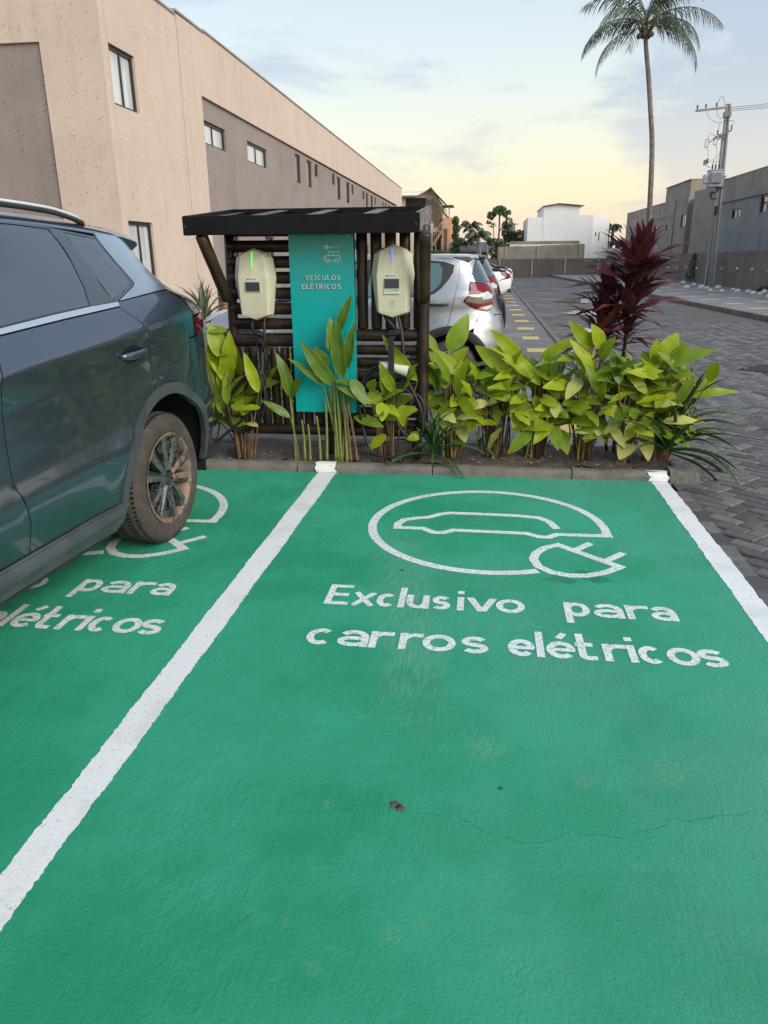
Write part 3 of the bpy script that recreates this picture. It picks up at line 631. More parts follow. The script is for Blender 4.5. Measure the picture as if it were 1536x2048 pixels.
# --- boundary wall on the right, panel by panel, with round lamps
bw = thing('boundary_wall', 'taupe rendered boundary wall with round white lamps along the right pavement', 'wall', (10.7, 40, 0))
js = [20, 23.7, 27.2, 30.6, 34.0, 37.4, 41.5, 44.8, 48.2, 51.5, 54.8, 57.9]
for a, b in zip(js[:-1], js[1:]):
    h = 1.60-.009*max(0, (a-31)) if a > 30 else 1.6
    m = MB(); m.box2((10.7, a+.012, -.05), (10.9, b-.012, h)); m.build('panel', M_FENCE, bw)
m = MB(); m.box2((10.72, 20, -.05), (10.88, 57.9, 1.34)); m.build('core', M_DARKIN, bw)
M_LAMPW = simple('white_opal_lamp', (.82, .80, .75), .4, var=.05)
for y, z in ((27.2, .9), (29.1, .89), (31.1, .89), (32.98, .88), (34.9, .87), (37.08, .85), (41.31, .80), (43.38, .77), (45.4, .74), (47.47, .71), (49.52, .67)):
    m = MB(); m.lathe([(.001, .075), (.05, .06), (.075, .0), (.06, -.03)], 12, (10.65, y, z), 'X'); m.build('round_lamp', M_LAMPW, bw, smooth=180)
# --- block wall closing the lot
bk = thing('block_wall', 'dark brown precast slab wall across the far end of the road', 'wall', (4, 58, 0))
px_ = [-3.6, -1.3, 1.05, 3.4, 5.75, 8.1, 10.45]
for i, (a, b) in enumerate(zip(px_[:-1], px_[1:])):
    for k in range(6):
        m = MB(); m.box2((a+.07, 58.0+rs.uniform(-.008, .008), k*.208), (b-.07, 58.06, k*.208+.196)); m.build('slab', M_SLAB, bk)
for x in px_:
    m = MB(); m.box2((x-.065, 57.95, -.05), (x+.065, 58.09, 1.30)); m.build('post', M_CONCW, bk)
m = MB(); m.box2((px_[0]+.08, 58.062, -.05), (px_[-1]-.08, 58.085, 1.235)); m.build('backing', M_SLAB, bk)
cw = thing('concrete_wall', 'bare stained concrete wall in front of the white house', 'wall', (4.5, 62, 0))
m = MB(); xs = np.linspace(.95, 7.55, 14); top = [2.10+.012*i+rs.normal(0, .015) for i in range(14)]
m.add([(x, y, z) for (x, t) in zip(xs, top) for (y, z) in ((62, -.05), (62, t), (62.18, t), (62.18, -.05))], [(i*4+j, i*4+j+1, i*4+5+j, i*4+4+j) for i in range(13) for j in range(3)]+[(0, 3, 2, 1), (52, 53, 54, 55)]); m.build('wall', M_CONCW, cw)
for x in (1.55, 4.05, 7.2):
    m = MB(); m.box2((x-.06, 61.95, -.05), (x+.06, 61.998, 2.16)); m.build('pillar', M_CAP, cw)
uw = thing('garden_wall', 'low whitewashed wall with a mossy top between concrete wall and white house', 'wall', (4.5, 64, 0))
m = MB(); m.box2((1.9, 64, -.05), (7.35, 64.15, 2.5)); m.build('wall', M_WHITE, uw)
m = MB(); m.box2((1.88, 63.98, 2.32), (7.37, 64.17, 2.53)); m.build('coping', M_CONCW, uw)
# --- white house
wh = thing('white_house', 'plain white box house with a taller middle block, beyond the far wall', 'building', (6, 66, 0))
m = MB(); m.box2((3.34, 66.0, -.05), (4.57, 74, 4.38)); m.build('low_block', M_WHITE, wh)
m = MB(); m.box2((4.575, 65.98, -.05), (7.40, 74, 5.18)); m.build('tall_block', M_WHITE, wh)
m = MB(); m.prism([(4.56, 5.185), (5.75, 5.37), (7.42, 5.20)], 65.98, 74, lambda v: np.stack([v[:, 0], v[:, 2], v[:, 1]], 1)); m.build('low_gable', M_WHITE, wh)
for a, b in (((4.5, 5.20), (5.76, 5.39)), ((5.76, 5.39), (7.75, 5.20))):
    m = MB(); m.beam((a[0], 69.9, a[1]+.02), (b[0], 69.9, b[1]+.02), 8.3, .04, (0, 0, 1)); m.build('roof', M_SHED, wh)
a0 = np.array([8.57, 66.0]); dr = np.array([math.cos(R_(35)), math.sin(R_(35))])
V = [(7.405, 66, -.05), (8.57, 66, -.05), (8.57, 66, 4.5), (7.405, 66, 4.5)]; m = MB(); m.add(V+[(x, 74, z) for (x, y, z) in V], [(0, 1, 2, 3), (0, 4, 5, 1), (2, 6, 7, 3), (4, 7, 6, 5)]); m.build('low_block', M_WHITE, wh)
fobl = lambda a, b, d: np.stack([8.57+dr[0]*a-dr[1]*d, 66+dr[1]*a+dr[0]*d, b], 1)
wall_sheet('oblique_wall', M_WHITE, wh, rect(0, 1.75, -.05, 4.5), [rect(.30, .42, 2.9, 3.2), rect(.66, .78, 2.55, 3.2)], fobl, .1)
for a, b, c, d in ((.30, .42, 2.9, 3.2), (.66, .78, 2.55, 3.2)): window(wh, a, b, c, d, fobl, 1, fr=.02, d=.04, glass=M_DGLASS)
p1_ = fobl(np.array([1.75]), np.array([0.]), np.array([0.]))[0]
m = MB(); m.add([(p1_[0], p1_[1], -.05), (p1_[0], 74, -.05), (p1_[0], 74, 4.5), (p1_[0], p1_[1], 4.5)], [(0, 1, 2, 3)]); m.add([(8.57, 66, 4.5), (p1_[0], p1_[1], 4.5), (p1_[0], 74, 4.5), (8.57, 74, 4.5)], [(0, 1, 2, 3)]); m.build('side_wall', M_WHITE, wh, fix=False)
sr = thing('small_house', 'low white house with a terracotta hip roof right of the white box house', 'building', (11.3, 69, 0))
m = MB(); m.box2((10.3, 68.6, -.05), (14, 74, 1.95)); m.build('wall', M_WHITE, sr)
m = MB(); m.add([(9.6, 67.6, 1.38), (11.6, 67.6, 1.38), (11.6, 71, 1.38), (9.6, 71, 1.38), (10.3, 68.55, 1.76), (10.9, 68.55, 1.76), (10.9, 70, 1.76), (10.3, 70, 1.76)], [(0, 1, 5, 4), (1, 2, 6, 5), (2, 3, 7, 6), (3, 0, 4, 7), (4, 5, 6, 7), (3, 2, 1, 0)]); m.build('roof', M_TILE, sr)
# --- grey shed
sh = thing('shed', 'low shed with a dark grey roof behind the far parked cars', 'shed', (-1, 70, 0))
m = MB(); m.box2((-3.2, 71, -.05), (.25, 74, 1.75)); m.build('wall', M_CONCW, sh)
m = MB(); m.beam((-1.45, 69.9, 1.78), (-1.45, 74, 2.62), 3.8, .08); m.build('roof', M_SHED, sh)
for x0, x1 in ((-1.5, -.8), (-.6, -.1), (-2.6, -1.9)):
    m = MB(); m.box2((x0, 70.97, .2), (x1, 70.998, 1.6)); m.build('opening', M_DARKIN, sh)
# --- orange house with outside stair, vine and solar panels
oh = thing('orange_house', 'tall cream and orange house with an outside wooden stair beyond the peach block', 'building', (-5.5, 75, 0))
m = MB(); m.prism([(-9.5, -.05), (-4.15, -.05), (-4.15, 6.0), (-5.25, 7.40), (-6.6, 6.75), (-9.5, 6.75)], 75, 84, lambda v: np.stack([v[:, 0], v[:, 2], v[:, 1]], 1)); m.build('wall', M_CREAM, oh)
m = MB(); m.beam((-5.28, 79.3, 7.46), (-3.95, 79.3, 6.14), 10, .10, (0, 0, 1)); m.build('roof', M_WOOD, oh)
m = MB(); m.add([(-8.9, 74.3, 6.80), (-6.5, 74.3, 6.82), (-5.2, 74.6, 7.50), (-5.2, 84, 7.50), (-8.9, 84, 7.42), (-8.9, 74.3, 6.68), (-6.5, 74.3, 6.70), (-5.2, 74.6, 7.40)], [(0, 1, 2, 3, 4), (0, 5, 6, 1), (1, 6, 7, 2)]); rf = m.build('tiled_roof', M_PALET, oh, fix=False)
for k in range(30):
    m = MB(); x = -8.9+k*.082; m.box2((x, 74.25, 6.74), (x+.06, 74.5, 6.83)); m.build('roof_tile', M_PALET, rf)
for a, b in ((-8.6, -7.35), (-7.3, -6.05)):
    m = MB(); m.add([(a, 74.75, 7.02), (b, 74.75, 7.06), (b+.25, 78, 7.50), (a+.25, 78, 7.46)], [(0, 1, 2, 3)]); m.build('solar_panel', M_SOLAR, rf, fix=False)
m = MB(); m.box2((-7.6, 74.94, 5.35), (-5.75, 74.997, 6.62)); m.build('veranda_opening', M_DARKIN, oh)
for k in range(9):
    x = -5.7+k*.17; m = MB(); zt = 6.65-.19*k; m.box2((x, 74.86, zt-1.25-.2*(k % 3)), (x+.15, 74.935, zt)); m.build('plank', M_WOOD, oh)
m = MB(); m.beam((-5.2, 74.8, 6.52), (-3.55, 74.8, 4.80), .08, .16); m.build('stair_beam', M_WOOD, oh)
m = MB(); m.box2((-4.12, 74.5, 5.88), (-3.15, 78, 5.95)); m.build('canopy', M_WOOD, oh)
m = MB(); m.box2((-3.55, 74.6, 4.9), (-3.46, 74.7, 5.88)); m.build('canopy_post', M_WOODL, oh)
m = MB(); m.box2((-4.14, 74.7, -.05), (-3.28, 82, 4.88)); m.build('orange_wing', M_ORANGE, oh)
m = MB(); m.box2((-3.95, 74.68, .2), (-3.65, 74.698, 3.9)); m.build('door', M_WOOD, oh)
m = MB(); m.box2((-5.2, 74.5, -.05), (-4.98, 74.9, 4.4)); m.build('pillar', M_CREAM, oh)
for k in range(8):
    t = k/7.; m = MB(); m.box2((-5.0+t*.95, 74.2, 2.35+t*1.45), (-4.85+t*.95, 74.85, 2.43+t*1.45)); m.build('step', M_WOODL, oh)
m = MB(); m.beam((-5.0, 74.2, 2.38), (-3.95, 74.2, 3.95), .06, .2); m.build('stringer', M_WOODL, oh)
m = MB(); m.beam((-5.0, 74.2, 3.2), (-3.95, 74.2, 4.75), .06, .08); m.build('handrail', M_WOODL, oh)
for k in range(7):
    t = k/6.; m = MB(); m.box2((-5.0+t*1.0, 74.18, 2.45+t*1.5), (-4.95+t*1.0, 74.23, 3.2+t*1.5)); m.build('baluster', M_WOODL, oh)
for x in (-4.75, -4.2):
    m = MB(); m.box2((x, 74.3, -.05), (x+.1, 74.4, 3.0)); m.build('stair_post', M_WOODL, oh)
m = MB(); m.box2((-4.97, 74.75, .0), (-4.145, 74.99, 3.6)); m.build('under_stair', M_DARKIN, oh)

# ================================================================ charging shelter, sign, chargers
def m_log():
    t = NT('varnished_dark_log'); co = t.coord('Object'); oi = t.n('ShaderNodeObjectInfo')
    g = t.coord('Object', (3, 3, 3)); n = t.noise(g, 1.4, 5, .6); s = t.coord('Generated', (14, 14, 1.2)); gr = t.noise(s, 1.5, 5, .65, .6)
    c = t.mix(oi.outputs['Random'], (.033, .016, .010), (.017, .010, .007)); c = t.mix(t.ramp(n, .42, .70), c, (.062, .029, .015)); c = t.mix(t.ramp(gr, .5, .72, 0, .6), c, (.016, .010, .008))
    return t.out(c, .38, t.bump(gr, .35, .004), Coat_Weight=.12, Coat_Roughness=.3, Specular_IOR_Level=.35)
M_LOG = m_log(); M_BLKWOOD = simple('black_painted_timber', (.0045, .0045, .0055), .34, var=.25, scale=14, bump=.15, bscale=40, Specular_IOR_Level=.22)
M_WORN = simple('weathered_end_board', (.26, .235, .21), .7, var=.35, scale=18, bump=.4, bscale=60, c2=(.06, .052, .05))
M_TEAL = simple('teal_sign_enamel', (.0, .335, .315), .26, var=.03, scale=2, coat=.2); M_TEALD = simple('teal_sign_edge', (.0, .12, .11), .4, var=.05)
M_SILVER = simple('brushed_letter_metal', (.58, .60, .59), .4, .05, var=.08)
shl = thing('charging_shelter', 'dark log charging shelter with a black timber roof frame at the end of the bays', 'shelter', (-1.2, 5.45, .07))
def log(p0, p1, r, name='log', parent=None, n=14, mat=None):
    p0 = np.array(p0, float); p1 = np.array(p1, float); d = (p1-p0)/np.linalg.norm(p1-p0); c = .010
    k = 7; ts = np.linspace(0, 1, k); pts = [p0+(p1-p0)*t for t in ts]; rr = [r*(1+rs.normal(0, .02)) for _ in ts]
    pts = [p0]+[p0+d*c]+pts[1:-1]+[p1-d*c]+[p1]; rr = [r*.80]+[rr[0]]+rr[1:-1]+[rr[-1]]+[r*.80]
    m = MB(); m.tube(pts, rr, n); return m.build(name, mat or M_LOG, parent or shl, smooth=50)
WY = 5.45
# left bay: horizontal logs over upright logs
for k in range(8): log((-1.855+.012*0, WY+.045, 1.70-.108*k), (-1.28, WY+.045, 1.70-.108*k), .043)
log((-1.88, WY+.04, .925), (-1.30, WY+.04, .925), .042)
for k in range(7): log((-1.80+.083*k, WY+.05, .88), (-1.80+.083*k, WY+.05, .29), .035)
log((-1.92, WY+.03, .262), (-.36, WY+.03, .262), .043)
log((-1.885, WY-.01, .925), (-1.885, WY-.01, .30), .038)
log((-1.86, WY+.01, .05), (-1.86, WY+.01, .235), .040, 'leg'); log((-.47, WY+.03, .05), (-.47, WY+.03, .235), .040, 'leg'); log((-1.15, WY+.06, .05), (-1.15, WY+.06, .235), .036, 'leg')
log((-1.84, WY+.055, 1.71), (-1.865, WY+.02, .05), .036, 'post')
# middle behind the sign
for k in range(4): log((-1.215+.085*k, WY+.05, .88), (-1.215+.085*k, WY+.05, .29), .035)
for k in range(4): log((-1.27, WY+.07, 1.60-.2*k), (-.92, WY+.07, 1.60-.2*k), .04)
# right bay: upright logs over horizontal logs
for k in range(5): log((-.868+.102*k, WY+.03, 1.69), (-.868+.102*k, WY+.03, 1.02), .040)
log((-.92, WY+.02, .975), (-.40, WY+.02, .975), .045)
for k in range(7): log((-.92, WY+.035, .868-.093*k), (-.40, WY+.035, .868-.093*k), .039)
log((-.425, WY, 1.72), (-.43, WY, .26), .046, 'post')
log((-1.925, 5.17, 1.665), (-1.845, WY-.055, 1.225), .043, 'brace'); log((-.40, 5.15, 1.665), (-.415, WY-.085, 1.215), .044, 'brace')
# roof frame, tilted up to the back
f0, f1 = np.array([5.12, 1.72]), np.array([6.22, 1.82]); XL, XR = -2.03, -.43
m = MB(); m.box2((XL, 5.12, 1.662), (XR, 5.152, 1.782)); m.build('fascia', M_BLKWOOD, shl, bev=.003)
m = MB(); m.box2((XL, 6.20, 1.752), (XR, 6.232, 1.884)); m.build('fascia', M_BLKWOOD, shl, bev=.003)
for x in (XL, XR-.032):
    m = MB(); m.add([(xx, y, z) for xx in (x, x+.032) for (y, z) in ((5.1525, 1.660), (6.1995, 1.755), (6.1995, 1.886), (5.1525, 1.786))], [(0, 1, 2, 3), (7, 6, 5, 4), (0, 4, 5, 1), (1, 5, 6, 2), (2, 6, 7, 3), (3, 7, 4, 0)]); m.build('side_board', M_BLKWOOD if x < -1 else M_BLKWOOD, shl)
m = MB(); m.add([(XR+.0015, y, z) for (y, z) in ((5.14, 1.664), (6.19, 1.757), (6.19, 1.882), (5.14, 1.783))], [(0, 1, 2, 3)]); m.build('end_face', M_WORN, shl, fix=False)
for x in (-1.60, -1.20, -.80):
    m = MB(); m.beam((x, 5.154, 1.722), (x, 6.198, 1.822), .10, .10); m.build('rafter', M_BLKWOOD, shl, bev=.003)
m = MB(); m.beam((-1.95, 5.154, 1.716), (-1.95, 6.198, 1.816), .085, .09); m.build('rafter', M_BLKWOOD, shl, bev=.003)
m = MB(); m.beam(((XL+XR)/2, 5.16, 1.668), ((XL+XR)/2, 6.19, 1.768), XR-XL-.07, .012); m.build('roof_deck', M_BLKWOOD, shl)
for x in (XL+.02, XR-.02):
    m = MB(); m.lathe([(.0, .004), (.010, .003), (.012, 0)], 8, (x, 5.116, 1.72), 'Y'); m.build('bolt', M_FRAME, shl)
# --- sign
sg = thing('sign', 'teal sign board with silver lettering and a car icon between the two chargers', 'sign', (-1.14, 5.36, .42))
m = MB(); m.box2((-1.368, 5.36, .42), (-.907, 5.43, 1.685)); m.build('board', M_TEAL, sg, bev=.004)
SFY = 5.3595
def sign_flat(name, polys, th=.010):
    v, f = cdt_union(polys); n = len(v); m = MB()
    ed = {}
    for t in f:
        for i in range(3): ed[(t[i], t[(i+1) % 3])] = 1
    bd = [e for e in ed if (e[1], e[0]) not in ed]
    V = np.concatenate([np.c_[v[:, 0], np.full(n, SFY-th), v[:, 1]], np.c_[v[:, 0], np.full(n, SFY), v[:, 1]]])
    m.add(V, [tuple(t) for t in f]+[(a, n+a, n+b, b) for a, b in bd]); return m.build(name, M_SILVER, sg, fix=False)
def sign_word(wd, xr, y0, cap, w, gap):
    wid = {'I': .28, 'Í': .28, 'E': .72, 'É': .72, 'L': .66, 'T': .78, 'S': .76, 'C': .90, 'O': .98, 'V': .86, 'U': .80, 'R': .76}
    tot = sum(wid[c] for c in wd)*cap*.92+gap*(len(wd)-1); x = xr-tot
    for c in wd:
        k = wid[c]*cap*.92; sign_flat('letter', letter(c, x, x+k, y0, cap/1.58, w, cap), .008); x += k+gap
sign_word('VEÍCULOS', -1.003, 1.362, .034, .0046, .0092); sign_word('ELÉTRICOS', -1.003, 1.302, .034, .0046, .0092)
ic = lambda P: [(-1.118+x*.118, 1.478+y*.118) for x, y in P]
w_ = .0045
iconp = [stroke(ic([(.13, .12), (.02, .14), (.02, .30), (.10, .36), (.25, .40), (.38, .62), (.86, .62), (.93, .40), (.97, .36), (.97, .12), (.87, .12)]), w_), stroke(ic([(.35, .12), (.65, .12)]), w_),
         stroke(ic(arc(.24, .11, .10, -5, 185)), w_), stroke(ic(arc(.24, .11, .10, 175, 365)), w_), stroke(ic(arc(.76, .11, .10, -5, 185)), w_), stroke(ic(arc(.76, .11, .10, 175, 365)), w_), stroke(ic([(.25, .40), (.92, .40)]), w_), stroke(ic([(.58, .62), (.55, .40)]), w_),
         stroke(ic([(.98, .98), (.98, .88), (.28, .88)]), w_), ic([(.12, .76), (.26, .76), (.30, .82), (.30, .94), (.26, 1.0), (.12, 1.0)]), stroke(ic([(.0, .82), (.13, .82)]), w_), stroke(ic([(.0, .94), (.13, .94)]), w_)]
sign_flat('car_icon', iconp, .006)
for x, z in ((-1.33, 1.655), (-.94, 1.655)):
    m = MB(); m.lathe([(.0, -.004), (.006, -.003), (.007, 0)], 8, (x, 5.3595, z), 'Y'); m.build('screw', M_SILVER, sg)
# --- chargers
M_CREAMP = simple('cream_charger_plastic', (.66, .60, .425), .40, var=.04, scale=3, bump=.12, bscale=160, c2=(.59, .535, .38)); M_SCREEN = m_glass('grey_lcd', (.045, .05, .058), .15, .5)
M_STICK = simple('white_sticker', (.72, .73, .72), .45, var=.03); M_INK = simple('dark_print', (.06, .08, .09), .6); M_CABLE = simple('black_cable_rubber', (.014, .014, .015), .5, var=.1); M_GREY = simple('faint_grey_print', (.42, .39, .27), .5); M_GREENP = simple('green_print', (.16, .32, .20), .5)
M_LEDG = emit('green_led', (.14, .80, .12), .7); M_LEDB = emit('blue_led', (.22, .26, .95), .55)
def charger(cx, zt, label, led, extra):
    y1 = WY-.005
    root = thing('wall_charger', label, 'charger', (cx, y1, zt-.46), 0, 'electric car chargers on the log shelter')
    out_ = [(0, 0), (.094, -.036), (.134, -.068), (.152, -.20), (.118, -.455), (.10, -.468), (0, -.50), (-.10, -.468), (-.118, -.455), (-.152, -.20), (-.134, -.068), (-.094, -.036)]
    inn = [(0, -.012), (.080, -.046), (.088, -.070), (.105, -.205), (.096, -.452), (.084, -.462), (0, -.488), (-.084, -.462), (-.096, -.452), (-.105, -.205), (-.088, -.070), (-.080, -.046)]
    n = len(out_); yb, ym, yf = y1, y1-.055, y1-.135
    yin = [yf+.045, yf+.028, yf+.022, yf, yf+.012, yf+.014, yf+.02, yf+.014, yf+.012, yf, yf+.022, yf+.028]
    V = [(cx+x*.94, yb, zt+z*.98-.006) for x, z in out_]+[(cx+x, ym, zt+z) for x, z in out_]+[(cx+x, y, zt+z) for (x, z), y in zip(inn, yin)]
    F = [(i, (i+1) % n, n+(i+1) % n, n+i) for i in range(n)]+[(n+i, n+(i+1) % n, 2*n+(i+1) % n, 2*n+i) for i in range(n)]
    a = 2*n; V += [(cx, yf+.008, zt-.09), (cx, yf, zt-.205)]; k, k2 = len(V)-2, len(V)-1
    F += [(a+0, a+1, k), (a+1, a+2, k), (a+2, a+3, k2, k), (a+3, a+4, a+5, a+6, a+7, a+8, a+9, k2), (a+9, a+10, k, k2), (a+10, a+11, k), (a+11, a+0, k), tuple(range(n))[::-1]]
    m = MB(); m.add(V, F); m.build('housing', M_CREAMP, root, bev=.005, seg=2)
    def plate(nm, x0, x1, z0, z1, mat, y=yf, th=.004, par=root, tilt=0.):
        m = MB(); m.box2((cx+x0, y-th, zt+z0), (cx+x1, y-.0004, zt+z1)); return m.build(nm, mat, par)
    m = MB(); m.add([(cx-.0045, yf+.016, zt-.032), (cx+.0045, yf+.016, zt-.032), (cx+.0045, yf-.004, zt-.132), (cx-.0045, yf-.004, zt-.132), (cx-.0045, yf+.040, zt-.030), (cx+.0045, yf+.040, zt-.030), (cx+.0045, yf+.012, zt-.130), (cx-.0045, yf+.012, zt-.130)], [(0, 1, 2, 3), (0, 4, 5, 1), (1, 5, 6, 2), (2, 6, 7, 3), (3, 7, 4, 0)]); m.build('status_light', led, root)
    yl = yf+.0005
    plate('screen_frame', -.056, .056, -.297, -.226, M_CREAMP, yf+.004, .007); sc = plate('screen', -.052, .052, -.293, -.230, M_SCREEN, yf+.004, .0085)
    st = plate('sticker', -.042, .042, -.221, -.200 if not extra else -.198, M_STICK, yf+.004, .0062)
    m = MB(); m.lathe([(.0, -.0008), (.0065, -.0006), (.007, 0)], 12, (cx-.030, yf-.0024, zt-.2105), 'Y'); m.build('emblem', M_INK, st)
    plate('print_line', -.020, .034, -.2085, -.2055, M_INK, yf-.0016, .0012, st); plate('print_line', -.020, .030, -.2145, -.212, M_INK, yf-.0016, .0012, st)
    if extra:
        s2 = plate('sticker', -.054, .054, -.331, -.304, simple('pale_green_sticker', (.66, .68, .55), .5, var=.03), yf+.006, .0082)
        plate('print_line', -.050, .004, -.316, -.311, M_GREENP, yf-.0016, .0012, s2); plate('print_line', .008, .050, -.3115, -.3075, M_INK, yf-.0016, .0012, s2); plate('print_line', -.054, .054, -.331, -.3285, M_GREENP, yf-.0016, .0012, s2)
        P = [stroke(arc(cx, zt-.395, .022, 20, 160), .0022), stroke(arc(cx, zt-.395, .022, 200, 340), .0022), stroke(arc(cx, zt-.395, .009, -60, 200), .0022), stroke([(cx-.006, zt-.405), (cx+.008, zt-.388)], .0022)]
        v, f = cdt_union(P); m = MB(); m.add(np.c_[v[:, 0], np.full(len(v), yf+.0042), v[:, 1]], f); m.build('tap_symbol', M_GREY, root, fix=False)
    return root
def smooth_pts(P, k=8):
    P = np.array(P, float); n = len(P); out = []
    for i in range(n-1):
        p0, p1, p2, p3 = P[max(i-1, 0)], P[i], P[i+1], P[min(i+2, n-1)]
        for t in np.linspace(0, 1, k, endpoint=False): out.append(.5*((2*p1)+(-p0+p2)*t+(2*p0-5*p1+4*p2-p3)*t*t+(-p0+3*p1-3*p2+p3)*t**3))
    out.append(P[-1]); return out
c1 = charger(-1.628, 1.582, 'cream wall charger with a green status light, left of the teal sign', M_LEDG, False)
c2 = charger(-.636, 1.600, 'cream wall charger with a blue status light, right of the teal sign', M_LEDB, True)
def cable(pts, r, par, name='cable', k=8):
    m = MB(); m.tube(smooth_pts(pts, k), r, 8); return m.build(name, M_CABLE, par, smooth=180)
CY = 5.36
cable([(-1.575, CY+.02, 1.11), (-1.578, CY, 1.0), (-1.585, CY, .86), (-1.60, CY-.02, .74), (-1.64, CY-.03, .735), (-1.76, CY-.03, .66), (-1.86, CY-.03, .53), (-1.895, CY-.02, .40), (-1.85, CY-.02, .29), (-1.76, CY-.02, .275), (-1.66, CY-.03, .36), (-1.60, CY-.03, .52), (-1.585, CY-.03, .66), (-1.62, CY-.035, .725), (-1.67, CY-.05, .70), (-1.80, CY-.04, .60), (-1.89, CY-.04, .46), (-1.87, CY-.04, .31), (-1.77, CY-.035, .265), (-1.65, CY-.04, .34), (-1.59, CY-.045, .50), (-1.60, CY-.05, .68)], .0105, c1)
cable([(-1.615, CY-.05, .73), (-1.61, CY-.06, .60), (-1.64, CY-.06, .50), (-1.75, CY-.06, .38), (-1.90, CY-.08, .26), (-2.06, CY-.08, .13), (-2.14, CY-.08, .112)], .0105, c1)
cable([(-1.665, CY+.03, 1.10), (-1.67, CY+.02, 1.03), (-1.65, CY+.04, .99), (-1.60, CY+.06, .97)], .012, c1)
m = MB(); m.box2((-1.635, CY-.005, .78), (-1.565, CY+.045, .96)); m.build('holster', M_CABLE, c1, bev=.015)
m = MB(); m.lathe([(.018, -.05), (.032, -.048), (.034, 0), (.024, .01), (.018, .008)], 14, (-1.60, CY-.0, .915), 'Y'); m.build('holster_socket', M_CABLE, c1, smooth=50)
m = MB(); m.tube([(-1.60, CY-.01, .86), (-1.602, CY-.02, .76), (-1.61, CY-.03, .70)], [.022, .02, .024], 10); m.build('plug', M_CABLE, c1, smooth=50)
# right charger cable, strap, cream connector
cable([(-.60, CY+.02, 1.13), (-.575, CY, 1.02), (-.56, CY-.02, .90), (-.55, CY-.03, .76), (-.565, CY-.04, .65), (-.62, CY-.04, .585), (-.685, CY-.04, .55)], .0115, c2)
cable([(-.70, CY-.03, .775), (-.78, CY-.04, .755), (-.85, CY-.04, .66), (-.88, CY-.04, .50), (-.86, CY-.04, .33), (-.80, CY-.06, .16), (-.72, CY-.07, .115), (-.62, CY-.08, .112), (-.52, CY-.06, .13), (-.44, CY-.04, .22), (-.405, CY-.04, .38), (-.42, CY-.04, .53), (-.50, CY-.03, .585), (-.58, CY-.03, .60), (-.615, CY-.03, .50), (-.61, CY-.03, .38), (-.55, CY-.03, .28), (-.48, CY-.03, .25)], .0105, c2)
cable([(-.69, CY-.03, .76), (-.77, CY-.03, .735), (-.83, CY-.03, .65), (-.85, CY-.03, .52), (-.84, CY-.03, .40)], .0105, c2)
cable([(-.70, CY-.045, .765), (-.62, CY-.05, .745), (-.53, CY-.04, .66), (-.47, CY-.04, .56), (-.42, CY-.045, .44), (-.41, CY-.045, .30)], .0105, c2)
cable([(-.70, CY+.03, 1.13), (-.66, CY+.03, 1.07), (-.59, CY+.05, .985), (-.585, CY+.06, .96)], .016, c2)
m = MB(); m.box2((-.668, CY-.01, .985), (-.60, CY+.06, 1.02)); m.box2((-.655, CY-.125, .715), (-.612, CY-.113, .985)); m.box2((-.655, CY-.113, .715), (-.612, CY+.05, .727)); m.box2((-.655, CY-.113, .973), (-.612, CY+.05, .985)); m.build('strap', M_CABLE, c2, bev=.004)
m = MB(); m.tube([(-.72, CY-.075, .778), (-.67, CY-.08, .775), (-.60, CY-.08, .762), (-.56, CY-.08, .752), (-.52, CY-.08, .742)], [.030, .033, .029, .036, .040], 14); m.build('connector', simple('cream_connector_plastic', (.66, .66, .55), .4, var=.04), c2, smooth=50)

# ================================================================ cars
def m_paint(name, c, metal=.5, rough=.32, fl=.0, dust=None):
    t = NT(name); co = t.coord('Object')
    cc = c
    if dust:
        n = t.noise(co, 4, 6, .7); g = t.n('ShaderNodeSeparateXYZ'); t.l(co, g.inputs[0])
        f = t.math('MULTIPLY', t.ramp(g.outputs['Z'], .25, .75, 1, 0), t.ramp(n, .40, .75, .05, .55)); cc = t.mix(f, c, dust)
        sp = t.noise(co, 55, 3, .6); cc = t.mix(t.math('MULTIPLY', t.ramp(sp, .74, .77), t.ramp(g.outputs['Z'], .3, .9, .7, 0)), cc, (.42, .41, .38))
    return t.out(cc, rough, None, Metallic=metal, Coat_Weight=1.0, Coat_Roughness=.035 if name.startswith('slate') else .02, Coat_IOR=1.45)
M_SUV = m_paint('slate_blue_car_paint', (.092, .114, .160), .80, .27, dust=(.070, .075, .085)); M_SILV = m_paint('silver_car_paint', (.34, .35, .365), .60, .34); M_BLACKP = simple('black_car_paint', (.006, .006, .007), .25, Specular_IOR_Level=.3); M_WHITEP = m_paint('white_car_paint', (.78, .78, .77), 0, .4)
M_TRIM = simple('matte_black_plastic', (.022, .022, .024), .55, var=.15, bump=.15, bscale=200, bdist=.001); M_CLAD = simple('grey_cladding_plastic', (.060, .068, .078), .42, var=.15, bump=.1, bscale=240, bdist=.001)
M_CHROME = simple('satin_silver_trim', (.66, .69, .72), .25, .9, var=.03); M_HANDLE = simple('shadowed_handle_cup', (.012, .016, .022), .35, .3, var=.05); M_RAIL = simple('bright_silver_rail', (.78, .80, .82), .3, .3, var=.03); M_PILLAR = simple('blue_silver_pillar', (.46, .51, .56), .26, .85, var=.03); M_SHELL = simple('dark_gap', (.004, .004, .005), .9); M_TINT = m_glass('dark_tinted_glass', (.012, .014, .017), .015, .7); M_TINT.node_tree.nodes['Principled BSDF'].inputs['IOR'].default_value = 1.95; M_TINT2 = m_glass('green_tinted_glass', (.055, .12, .115), .02, .9)
